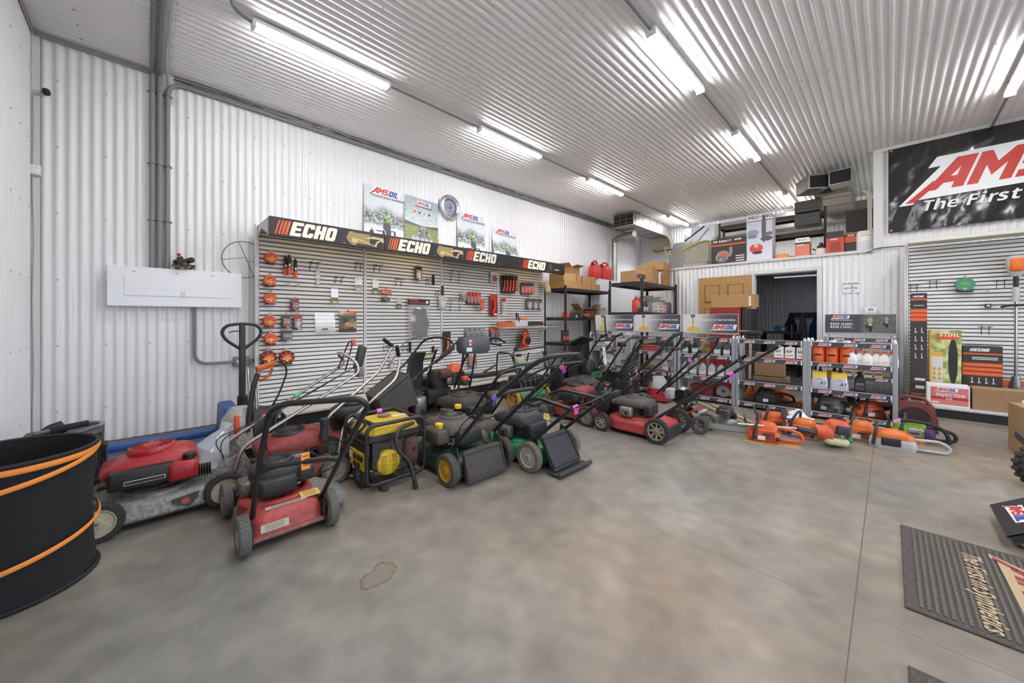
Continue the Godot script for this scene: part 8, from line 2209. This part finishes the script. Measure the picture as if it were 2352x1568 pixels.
	img = Image.create(80, 140, false, Image.FORMAT_RGB8)
	for y in 140:
		for x in 80: img.set_pixel(x, y, Color("b9bdcb").lerp(Color("dfe2ea"), y / 140.0) if y > 12 else Color("dcdad6"))
	blob(img, 54, 40, 7, 44, Color("5c585c")); blob(img, 68, 58, 16, 6, Color("6a676b")); blob(img, 62, 72, 18, 8, Color("55535a")); blob(img, 20, 50, 18, 10, Color("8e94a4")); blob(img, 18, 62, 16, 6, Color("7a8090")); blob(img, 30, 100, 21, 14, Color("dd4f30")); blob(img, 34, 114, 16, 5, Color("3c3839")); blob(img, 30, 92, 7, 6, Color("c9c2bc"))
	for x in 80: img.set_pixel(x, 14, Color("2b292b")); img.set_pixel(x, 13, Color("2b292b"))
	st = S(); T = at(-.2, 0, .111); sheet(st, .4, .8, .0005); T = Transform3D.IDENTITY; obj("winter_print", st, img_mat("winter_print", img), t)
	text(t, "PRO>SNO", .082, at(-.18, .735, .1125), mat("black_soft"), .15, 1.0)
	# orange hard hat shape, boxes and sprayer along the edge
	t = thing("orange_tub", "upturned bright orange plastic tub on the loft edge", "tub", at(8.05, 2.236, -1.33, -90))
	st = S(); loft(st, [rr(.24, .2, 0, .05, .05), rr(.22, .18, .06, .05, .05), rr(.14, .12, .1, .04, .04)]); obj("shell", st, mat("tub_orange", "ee8f2e", 0.5), t)
	t = tin_box("product_box", at(8.05, 2.236, -1.04, -90), V(.2, .26, .2), mat("box_salmon", "d9826a", 0.6), "salmon and white box with a trimmer head picture, open top")
	face(t, "3a3331", 0, .24, .2, .03, .101); box_part("lid_panel", mat("label_white"), t, V(0, .3, .08), V(.19, .08, .004)); stripes_logo(t, at(-.085, .2, .102), .026, mat("label_white"), mat("label_white"))
	for k in 3: face(t, "6a6664", -.04 + k * .04, .3, .018, .018, .083)
	t = thing("pump_sprayer", "white pump sprayer bottle with a black top between two boxes", "sprayer", at(8.05, 2.236, -.8, -90))
	st = S(); loft(st, [rr(.16, .14, 0, .04, .04), rr(.17, .15, .02, .05, .05), rr(.16, .14, .11, .05, .05), rr(.1, .1, .14, .04, .04)]); obj("tank", st, mat("jug_white", "d9d4cb", 0.5), t)
	st = S(); T = at(0, .135, 0); lathe(st, [[.055, 0], [.055, .04], [.03, .05], [.025, .09], [.0, .1]], 14); T = Transform3D.IDENTITY; obj("pump_top", st, mat("black_soft"), t)
	st = S(); tube(st, [V(-.06, .11, 0), V(-.11, .135, .02)], .012, 8); obj("nozzle", st, mat("black_soft"), t)
	t = tin_box("product_box", at(8.05, 2.236, -.615, -90), V(.22, .3, .22), mat("box_red", "c4513c", 0.6), "red box with a dark open lid on the loft edge")
	face(t, "3a3331", 0, .285, .22, .03, .111); box_part("lid_panel", ek, t, V(0, .335, .1), V(.21, .075, .004)); stripes_logo(t, at(-.06, .235, .112), .022, mat("label_white"), mat("label_white")); face(t, "9c3f30", 0, .12, .13, .16, .1112)
	t = tin_box("product_box", at(8.08, 2.236, -.4, -90), V(.2, .3, .22), ek, "dark box with orange bands beside the white jerry can")
	for k in 3: face(t, "e0622f", 0, .25 - k * .03, .2, .022, .1112)
	stripes_logo(t, at(-.07, .272, .112), .02, mat("label_white"), mat("label_white")); carton(at(8.35, 2.236, -.5, -80), V(.5, .38, .2), "plain cardboard carton behind the edge boxes on the loft", "b58d5e")
	tin_box("product_box", at(8.75, 2.236, -.35, -90), V(.36, .82, .2), ek, "tall dark box at the back of the loft by the banner wall")
	t = thing("jerry_can", "white plastic jerry can with a label at the loft end", "jerry can", at(8.02, 2.245, -.26, -90))
	st = S(); loft(st, [rr(.2, .16, 0, .03, .03), rr(.21, .17, .02, .04, .04), rr(.21, .17, .28, .04, .04), rr(.17, .14, .32, .04, .04)]); obj("body", st, mat("jerry_white", "d5d5d3", 0.5), t)
	face(t, "eceae6", 0, .2, .12, .1, .0865); face(t, "d9b648", 0, .24, .11, .012, .0875)
	st = S(); T = at(.05, .31, 0); lathe(st, [[.03, 0], [.03, .04], [.02, .045]], 12); T = Transform3D.IDENTITY; obj("cap", st, mat("pvc_cream", "d8d0bb", 0.5), t)
	pipe("vent_pipe", [V(8.25, 2.24, -.22), V(8.25, 3.2, -.22), V(8.4, 3.3, -.3)], .025, mat("pvc_cream"), "cream plastic pipe standing on the loft beside the banner wall", "pipe", .05)

func build_banner() -> void:
	var t := thing("vinyl_banner", "glossy wrinkled black vinyl banner with a red and white logo, high on the wall", "banner", at(7.83, 2.46, -.01, -90))
	var n := FastNoiseLite.new(); n.seed = 3; n.frequency = 2.6; n.fractal_octaves = 3
	T = Transform3D.IDENTITY
	var st := S(); st.set_smooth_group(4)
	var P := func(i: int, j: int) -> Vector3:
		var x := i * .035
		var y := j * .035
		return V(x, y, .012 + .012 * n.get_noise_2d(x * 1.4, y * .7) + .004 * n.get_noise_2d(x * 5.0, y * 4.0))
	for i in 86:
		for j in 35: quad(st, P.call(i, j), P.call(i + 1, j), P.call(i + 1, j + 1), P.call(i, j + 1))
	obj("sheet", st, mat("vinyl_black", "1f1c1c", 0.16, 0.0, 0.6), t)
	oil_logo(t, at(.36, .52, .026), .4); text(t, "The First in Synthetics", .2, at(.3, .2, .03), mat("label_white"), .25, 1.0)
	for y in [.03, 1.2]:
		st = S(); T = at(.03, y, .014, 0, 90); lathe(st, [[.008, 0], [.016, .003], [.008, .006]], 12); T = Transform3D.IDENTITY; obj("grommet", st, mat("brass", "9a8a5a", 0.4, 0.8), t)
	# thermostat, notice, cable
	t = thing("thermostat", "white wall thermostat with a grey display above the motorcycle sign", "thermostat", at(7.85, 1.26, -.195, -90))
	st = S(); rbox(st, V(0, .055, .012), V(.13, .1, .03), .01, .008); obj("case", st, mat("panel_white", "e9ebee", 0.35), t); face(t, "8a9490", 0, .075, .06, .03, .0285); face(t, "c9ccd0", 0, .03, .08, .006, .0285)
	t = thing("notice_sign", "small white no smoking notice on the corrugated wall", "sign", at(7.855, 1.6, -.42, -90))
	box_part("plate", mat("label_white"), t, V(0, .09, 0), V(.2, .18, .004), .001); text(t, "NO SMOKING", .031, at(-.09, .125, .003), mat("black_soft"), 0, .92); text(t, "NO VAPING", .031, at(-.08, .055, .003), mat("black_soft"), 0, .92)
	for q in [[.015, .105], [.015, .03]]:
		st = S(); T = at(q[0], q[1], .002, 0, 90); lathe(st, [[.009, 0], [.013, 0], [.013, .001], [.009, .001]], 14); T = Transform3D.IDENTITY; obj("prohibition_mark", st, mat("mark_red2", "c8584c", 0.5), t)
	pipe("black_cable", [V(7.84, 2.2, -.25), V(7.84, 2.26, -.12), V(7.83, 2.25, .16)], .006, mat("cable_black", "1f1f20", 0.5), "thin black cable running from the loft edge to the slat wall", "cable", .03)

func build_door_side() -> void:
	var wood := worn("door_oak", "b98f55", 0.5, 0, 0.82, 1.2)
	var t := thing("wooden_door", "oak panelled door swung open flat against the wall", "door", at(7.8, .01, -2.2, -90))
	T = Transform3D.IDENTITY
	box_part("slab", wood, t, V(0, .99, 0), V(.9, 1.98, .03), .003)
	for s in [-1, 1]:
		for q in [[1.66, .34], [1.02, .74], [.36, .5]]:
			var st := S(); bx(st, V(s * .2, q[0], .018), V(.27, q[1], .016), .006); var p := obj("panel_frame", st, worn("door_oak_dark", "8f6a3c", 0.5, 0, 0.82, 1.2), t)
			st = S(); bx(st, V(s * .2, q[0], .024), V(.235, q[1] - .04, .02), .012); obj("raised_panel", st, wood, p)
	t = thing("tool_cabinet", "tall red metal cabinet in front of the open oak door", "cabinet", at(7.12, 0, -1.94, -90))
	box_part("body", worn("cab_red", "96302c", 0.5, 0, 0.8), t, V(0, .69, 0), V(.46, 1.38, .42), .004); box_part("lid_line", mat("black_soft"), t, V(0, 1.27, .211), V(.45, .006, .002))
	for y in [.55, .85, 1.1]: box_part("drawer_line", mat("black_soft"), t, V(0, y, .211), V(.45, .005, .002))
	t = tin_box("black_case", at(7.15, 0, -1.63, -90), V(.13, 1.36, .4), mat("black_soft"), "narrow black case standing beside the red cabinet", "case"); box_part("edge_line", mat("shelf_hole", "6f6c68", 0.7), t, V(0, .68, .201), V(.004, 1.3, .002))
	t = carton(at(7.1, 1.383, -1.84, -90), V(.64, .21, .3), "long sealed cardboard box lying on top of the red cabinet", "b98f5c"); face(t, "dcdad4", .26, .1, .03, .15, .151)
	t = thing("clamp_head", "black clamp head on a bronze tube beside the red cabinet", "tool", at(6.55, 0, -1.5, -90))
	var st := S(); cyl(st, V(-.16, 1.0, 0), V(.02, 1.0, 0), .02); obj("bronze_tube", st, mat("bronze", "8a7a52", 0.4, 0.6), t)
	st = S(); rbox(st, V(.07, .98, 0), V(.2, .07, .09), .02, .015); rbox(st, V(.03, .9, 0), V(.1, .12, .06), .02, .015); obj("head", st, mat("black_soft"), t)
	st = S(); cyl(st, V(0, 0, 0), V(.02, .92, 0), .02); obj("post", st, mat("pole_bone", "b5a88a", 0.6), t)
	# cartons behind the doorway rack
	for q in [[6.75, 0.0, -1.25, .42, "lower carton of the pair seen through the doorway rack"], [6.75, .34, -1.27, .36, "upper carton of the pair seen through the doorway rack"]]:
		carton(at(q[0], q[1], q[2], -86), V(q[3], .33, .3), q[4], "a07e58")
	# coats on a rail in the back room
	t = thing("coat_rail", "dark wooden coat rail on the back room wall", "coat rail", at(10.54, 1.28, -1.3, -90)); box_part("rail", mat("rail_brown", "4a2c24", 0.6), t, V(0, 0, 0), V(.62, .1, .03), .003)
	for x in [-.2, 0, .2]: box_part("hook", mat("steel_dull", "8f8d8a", 0.4, 0.8), t, V(x, .0, .04), V(.015, .03, .06))
	for q in [[-1.57, "dark navy work jacket with pale stripes on the coat rail", "1d2333", .22], [-1.35, "grey jacket hanging between two darker jackets", "6b6662", .13], [-1.1, "blue hooded jacket nearest the door frame", "1f3260", .26]]:
		t = thing("jacket", q[1], "jacket", at(10.42, .1, q[0], -90))
		st = S(); var w: float = q[3]
		loft(st, [rr(w * 1.25, .12, .0, .04, .04), rr(w * 1.3, .14, .1, .05, .05), rr(w * 1.15, .12, .7, .05, .05), rr(w, .1, .95, .04, .04), rr(w * .4, .07, 1.12, .03, .03), rr(w * .25, .05, 1.22, .02, .02)])
		obj("cloth", st, mat("coat_" + q[2], q[2], 0.9), t)
		if q[2] == "1d2333": box_part("pale_stripe", mat("label_white"), t, V(.03, .8, .068), V(.012, .3, .004)); box_part("orange_lining", mat("tube_orange"), t, V(.12, .4, .05), V(.05, .7, .03))
	t = thing("radio", "small blue radio on a bench in the back room", "radio", at(9.6, .92, -1.62, -90)); box_part("body", mat("radio_blue", "2f6f9c", 0.5), t, V(0, .06, 0), V(.2, .12, .1), .008); face(t, "c9ccd0", .05, .06, .06, .07, .051)
	t = thing("work_bench", "dark work bench inside the back room", "bench", at(9.6, 0, -1.62, -90)); box_part("top", mat("bench_grey", "4a4a4c", 0.7), t, V(0, .9, 0), V(.7, .04, .4))
	for s in [-.3, .3]: box_part("leg", mat("black_soft"), t, V(s, .44, 0), V(.04, .88, .36))

func build_right_gondola() -> void:
	var t := thing("slat_wall", "white slat wall display with a cream canopy on the door wall", "slat wall", at(7.65, 0, 0, -90))
	T = Transform3D.IDENTITY
	var cream := mat("slat_white", "e4e2de", 0.42)
	for x in [.17, 1.44, 2.71]: upright(t, x, 2.25, cream)
	for x in [.192, 1.462]: slat_panel(t, x, 1.226, 40, .15, cream)
	box_part("side_panel", cream, t, V(.15, 1.12, -.08), V(.006, 2.2, .17))
	for x in [.81, 2.08]:
		box_part("canopy", mat("canopy_cream", "d8d4c4", 0.5), t, V(x, 2.235, .14), V(1.26, .045, .3), .004); box_part("base_deck", worn("deck_white", "dad6cd", 0.5, 0, 0.75), t, V(x, .115, .4), V(1.26, .025, .8), .003); box_part("kick_plate", mat("kick_black", "1d1c1c", 0.6), t, V(x, .05, .78), V(1.26, .1, .02))
	# goods (local x = world z, local z towards the room)
	var g := func(x: float, y: float, z: float, r := 0.0) -> Transform3D: return t.transform * at(x, y, z, r)
	var b := tin_box("product_box", g.call(.27, .1285, .42), V(.145, 1.4, .12), mat("echo_dark", "3a3331", 0.55), "very tall narrow dark box with orange bands on the right slat wall")
	for q in [[1.32, .02], [1.17, .045], [1.115, .045], [1.06, .045], [.09, .012]]: face(b, "e0622f", 0, q[0], .145, q[1], .061)
	stripes_logo(b, at(-.055, 1.345, .0615), .024, mat("label_white"), mat("label_white")); face(b, "d8d2cc", 0, 1.24, .09, .008, .061); face(b, "d8d2cc", .01, .28, .09, .03, .061); face(b, "d8d2cc", .01, .18, .08, .04, .061); face(b, "d8d2cc", .01, .045, .09, .02, .061)
	for k in 8: face(b, "d8d2cc", -.03 + (k % 2) * .055, .92 - (k / 2) * .11, .008, .06, .061); face(b, "d8d2cc", -.025 + (k % 2) * .055, .89 - (k / 2) * .11, .022, .012, .061)
	b = tin_box("product_box", g.call(.5, .1285, .3), V(.27, .92, .16), mat("box_olive", "b0aa5e", 0.6), "yellow and green box with a black blower nozzle picture")
	var img := Image.create(60, 200, false, Image.FORMAT_RGB8)
	var n := FastNoiseLite.new(); n.seed = 6; n.frequency = 0.03
	for y in 200:
		for x in 60:
			var c := Color("8a9440").lerp(Color("d8d6a0"), clampf(n.get_noise_2d(x, y) * 1.6 + .5, 0, 1))
			if x < 4: c = Color("e2a83c")
			elif x < 26 and y > 60 and y < 160: c = Color("dcdad2") if y > 72 and y < 145 else Color("e2b04a")
			img.set_pixel(x, y, c)
	blob(img, 44, 85, 9, 62, Color("2c2a29")); blob(img, 38, 175, 22, 22, Color("d9d7d2")); blob(img, 44, 180, 9, 20, Color("e2702c"))
	for k in 6: blob(img, 9 + (k % 2) * 10, 108 + (k / 2) * 13, 3.5, 5, Color("e2a83c"))
	var st := S(); T = at(-.135, 0, .0805); sheet(st, .27, .92, .0005); T = Transform3D.IDENTITY; obj("nozzle_print", st, img_mat("nozzle_print", img), b)
	face(b, "dc5a2a", .02, .84, .18, .075, .082); text(b, "STIHL", .06, at(-.055, .825, .0835), mat("label_white"), .2, 1.05)
	b = tin_box("product_box", g.call(.8, .1285, .26), V(.31, .73, .16), mat("echo_dark"), "wide dark box with three orange bands beside the yellow box")
	stripes_logo(b, at(-.1, .665, .0805), .038, mat("label_white"), mat("label_white"))
	for y in [.635, .5, .445, .39]: face(b, "e0622f", 0, y, .31, .016 if y > .6 else .042, .081)
	for k in 2: face(b, "d8d2cc", .02, .59 - k * .02, .2, .01, .081)
	for k in 4: face(b, "d8d2cc", -.08 + k * .055, .31, .008, .07, .081); face(b, "d8d2cc", -.078 + k * .055, .28, .024, .014, .081)
	b = tin_box("product_box", g.call(.5, .1285, .6), V(.34, .26, .22), mat("label_white"), "white and red injector oil carton at the front of the deck")
	face(b, "cf7a72", .01, .125, .3, .21, .1105); face(b, "b8322c", .01, .1, .3, .03, .1115); oil_logo(b, at(-.09, .185, .1125), .034); text(b, "INJECTOR", .05, at(-.1, .11, .1128), mat("label_white"), .1); text(b, "OIL", .036, at(-.02, .075, .1128), mat("label_white"), .1); face(b, "e4d4d0", -.1, .045, .06, .02, .1115)
	b = carton(g.call(1.1, .1285, .56), V(.82, .25, .26), "long brown carton on the deck beside the injector oil", "a17e5c"); face(b, "e6e4e0", .0, .13, .12, .06, .131)
	for q in [[.24, 1.62, "empty wire hook above the very tall box"], [.42, 1.66, "empty wire hook left of the green reel"], [.86, 1.05, "empty wire hook above the three-band box"], [.98, 1.63, "wire hook behind the orange trimmer"]]:
		b = thing("wire_hook", q[2], "hook", g.call(q[0], q[1], .008), "empty wire hooks on the right slat wall")
		for s in [-.03, .03]:
			st = S(); tube(st, [V(s, -.06, 0), V(s, .05, 0), V(s, .05, .1)], .003, 5); obj("arm", st, mat("wire_black", "232325", 0.5), b)
		st = S(); tube(st, [V(-.06, .04, .003), V(.06, .04, .003)], .003, 5); obj("cross_wire", st, mat("wire_black"), b)
	b = thing("line_spool", "green trimmer line spool hanging on the right slat wall", "spool", g.call(.69, 1.64, .06))
	st = S(); T = at(0, 0, 0, 0, 90); lathe(st, [[.03, -.03], [.085, -.03], [.09, -.02], [.09, .02], [.085, .03], [.03, .03]], 8); T = Transform3D.IDENTITY; obj("flange", st, mat("spool_green", "4e8a68", 0.5), b)
	face(b, "6aa84a", 0, .01, .07, .04, .031); face(b, "d8d2cc", 0, -.05, .03, .012, .031); box_part("foot", mat("black_soft"), b, V(0, -.088, -.01), V(.14, .014, .07)); peg(b, 0, .1, .05, .1, mat("peg_steel", "8c8a84", 0.35, 0.9)); box_part("hang_tab", mat("tab_tan", "c9b48c", 0.6), b, V(0, .1, 0), V(.03, .03, .003))
	b = thing("price_tag", "tan price tab above a small black gauge on the right slat wall", "tag", g.call(.87, 1.55, .03)); box_part("tab", mat("tab_tan"), b, V(0, 0, .05), V(.04, .03, .004)); peg(b, 0, .0, .08, .08, mat("peg_steel"))
	b = thing("small_gauge", "small black square gauge with a round dial on the slat wall", "gauge", g.call(.88, 1.36, .03)); box_part("body", mat("black_soft"), b, V(0, 0, 0), V(.05, .05, .04), .004)
	st = S(); T = at(0, 0, .02, 0, 90); lathe(st, [[.012, 0], [.018, 0], [.018, .004], [.012, .004]], 14); T = Transform3D.IDENTITY; obj("dial", st, mat("chrome_dull", "b9b6b1", 0.25, 0.9), b)
	# upright battery trimmer
	b = thing("string_trimmer", "orange and white battery trimmer hanging upright on the right slat wall", "trimmer", g.call(1.08, .36, .12))
	st = S(); loft(st, [rr(.07, .06, 1.35, .02, .02), rr(.12, .1, 1.4, .04, .04), rr(.16, .14, 1.52, .05, .05), rr(.13, .12, 1.6, .05, .05)]); obj("motor_shell", st, worn("saw_white", "c9c8c4", 0.45, 0, 0.8), b)
	st = S(); rbox(st, V(0, 1.49, .05), V(.11, .16, .06), .03, .02); obj("orange_cover", st, mat("cover_orange", "de6a26", 0.4), b)
	st = S(); tube(st, [V(0, 1.38, 0), V(0, 1.2, 0)], .022, 10); obj("grip", st, mat("black_soft"), b)
	st = S(); tube(st, [V(0, 1.22, 0), V(0, 1.04, 0)], .03, 10); obj("sleeve", st, worn("saw_white"), b)
	st = S(); tube(st, [V(0, 1.05, 0), V(0, .12, 0)], .0145, 10); obj("shaft", st, mat("chrome_dull"), b)
	st = S(); tube(st, fil([V(-.11, .98, .0), V(-.05, 1.0, .04), V(.08, 1.0, .05), V(.16, .99, 0)], .03), .014, 8); obj("loop_handle", st, mat("black_soft"), b)
	st = S(); loft(st, [rr(.1, .1, -.06, .04, .04), rr(.11, .11, .0, .05, .05), rr(.06, .06, .14, .025, .025)]); obj("head", st, worn("muffler_silver", "a7a5a1", 0.35, 0.7, 0.65), b)
	st = S(); extr(st, [Vector2(-.2, .02), Vector2(-.05, .0), Vector2(.16, .02), Vector2(.1, .08), Vector2(-.08, .08)], -.03, .0); obj("guard", st, mat("cover_orange"), b)
	box_part("wall_clip", mat("wire_black"), b, V(0, 1.1, -.06), V(.03, .03, .08))

func build_floor_things() -> void:
	T = Transform3D.IDENTITY
	var rub := worn("mat_brown", "5a534c", 0.9, 0, 0.7, 3)
	for q in [[2.24, 3.115, "ribbed brown entrance mat with a large red and blue logo"], [.98, 1.87, "second ribbed brown mat at the bottom edge of the view"]]:
		var t := thing("door_mat", q[2], "mat", at(q[0], 0, .045), "entrance mats")
		var w: float = q[1] - q[0]
		var st := S(); bx(st, V(w / 2, .004, .76), V(w, .008, 1.52), .003); obj("base", st, rub, t)
		st = S()
		for k in 66: bx(st, V(w / 2, .0095, .05 + k * .0218), V(w - .07, .004, .011))
		obj("ribs", st, worn("mat_rib", "6f675d", 0.9, 0, 0.65, 4), t).set_meta("kind", "stuff")
		if w < .88:
			# print reads along -x
			var p := Transform3D(Basis(V(-1, 0, 0), V(0, 0, 1), V(0, 1, 0)), V(.73, .0118, .19))
			text(t, "The First in Synthetics", .088, p, mat("mat_tan", "b09a78", 0.85), .2, .72)
			var lg := oil_logo(t, Transform3D(Basis(V(-1, 0, 0), V(0, 0, 1), V(0, 1, 0)), V(.7, .0125, .36)), .14)
			var k := 0
			for c in [["mat_tan", "b09a78"], ["mat_red", "8f3a34"], ["mat_blue", "34455f"]]:
				lg.set_surface_override_material(k, mat(c[0], c[1], 0.85)); k += 1
	# stain and scuffs on the concrete
	for q in [[.78, -1.67, .1, .065, 25, "857863", "brown-rimmed oil stain on the bare concrete"], [1.7, -1.86, .05, .012, 20, "56503f", "small smear of dried grass on the floor"], [1.86, -1.78, .016, .01, 0, "56503f", "tiny crumb of dried grass on the floor"]]:
		var n := FastNoiseLite.new(); n.seed = 40; n.frequency = .9; n.fractal_octaves = 4
		var st := S(); var ring := []; var inner := []
		for k in 40:
			var a := TAU * k / 40
			var f := 1.0 + .5 * n.get_noise_2d(cos(a) * 1.5, sin(a) * 1.5)
			ring.append(V(cos(a) * q[2] * f, .0006, -sin(a) * q[3] * f)); inner.append(V(cos(a) * q[2] * f * .86, .0007, -sin(a) * q[3] * f * .84))
		for k in 40: quad(st, ring[k], ring[(k + 1) % 40], inner[(k + 1) % 40], inner[k])
		var o := thing("floor_stain", q[6], "stain", at(q[0], 0.0004, q[1], q[4]))
		obj("rim", st, worn("stain_" + q[5], q[5], 0.5, 0, 0.6, 8), o)
		st = S(); fan(st, inner, false); obj("middle", st, worn("stain_mid", "8d8474", 0.45, 0, 0.8, 8), o)
	# display stand, tyre and carton at the right edge
	var t := thing("display_stand", "black metal display base with a tilted logo board at the right edge", "display stand", at(3.42, 0, .43))
	var st := S(); T = at(0, 0, 0, 90); loft(st, [rr(.36, .46, .05, .01, .01, -.2, 0), rr(.36, .46, .06, .01, .01, -.2, 0)], true, true, false)
	T = at(.0, .06, .0); extr3(st, .46, .2, .14); T = Transform3D.IDENTITY; obj("base", st, mat("stand_steel", "3f464d", 0.4, 0.5), t)
	st = S(); T = at(0, .066, .004, 0, 55.0); bx(st, V(0, .12, -.004), V(.46, .25, .006), .002); obj("logo_board", st, worn("board_black", "211d1c", 0.4, 0, 0.8), t); T = Transform3D.IDENTITY
	oil_logo(t, Transform3D(Basis(V(-1, 0, 0), V(0, .574, .819), V(0, .819, -.574)), V(.14, .107, .052)), .05)
	for x in [-.18, .18]:
		st = S(); T = at(x, 0, .06); lathe(st, [[.03, 0], [.03, .012], [.008, .02], [.008, .055]], 14); T = Transform3D.IDENTITY; obj("levelling_foot", st, mat("chrome_dull", "b9b6b1", 0.25, 0.9), t)
	box_part("rear_post", mat("stand_steel"), t, V(.2, .3, .3), V(.05, .5, .05), .003); box_part("tray_strip", mat("board_dark", "34302f", 0.5), t, V(.5, .4, .19), V(.75, .05, .02), .003)
	t = thing("tire", "small knobbly black tyre standing behind the tilted logo board", "tyre", at(4.5, 0, .78, 30)); wheel(t, V(0, .15, 0), .15, .12, "knob", worn("tire_dark", "4a4743", 0.9, 0, 0.5, 5), mat("black_soft"), -1, "tread")
	carton(at(5.55, 0, 1.02, 8), V(.46, .42, .42), "cardboard box standing behind the tyre at the right edge", "a8845a", 0.0)

func extr3(st: SurfaceTool, w: float, d: float, h: float) -> void:
	# wedge: low edge at z = 0, rising to height h at z = d
	var a := [V(-w / 2, 0, 0), V(w / 2, 0, 0), V(w / 2, 0, d), V(-w / 2, 0, d), V(-w / 2, h, d), V(w / 2, h, d)]
	quad(st, a[0], a[3], a[2], a[1]); quad(st, a[3], a[4], a[5], a[2]); tri(st, a[0], a[4], a[3]); tri(st, a[1], a[2], a[5]); quad(st, a[0], a[1], a[5], a[4])

func build_all() -> void:
	build_electrics()
	build_slat_wall()
	build_posters()
	build_slat_goods()
	build_racks()
	build_shelving()
	build_mowers()
	build_generator()
	build_jack()
	build_washer()
	build_saws()
	build_floor_row()
	build_rack_clutter()
	build_bin()
	build_loft()
	build_banner()
	build_door_side()
	build_right_gondola()
	build_floor_things()
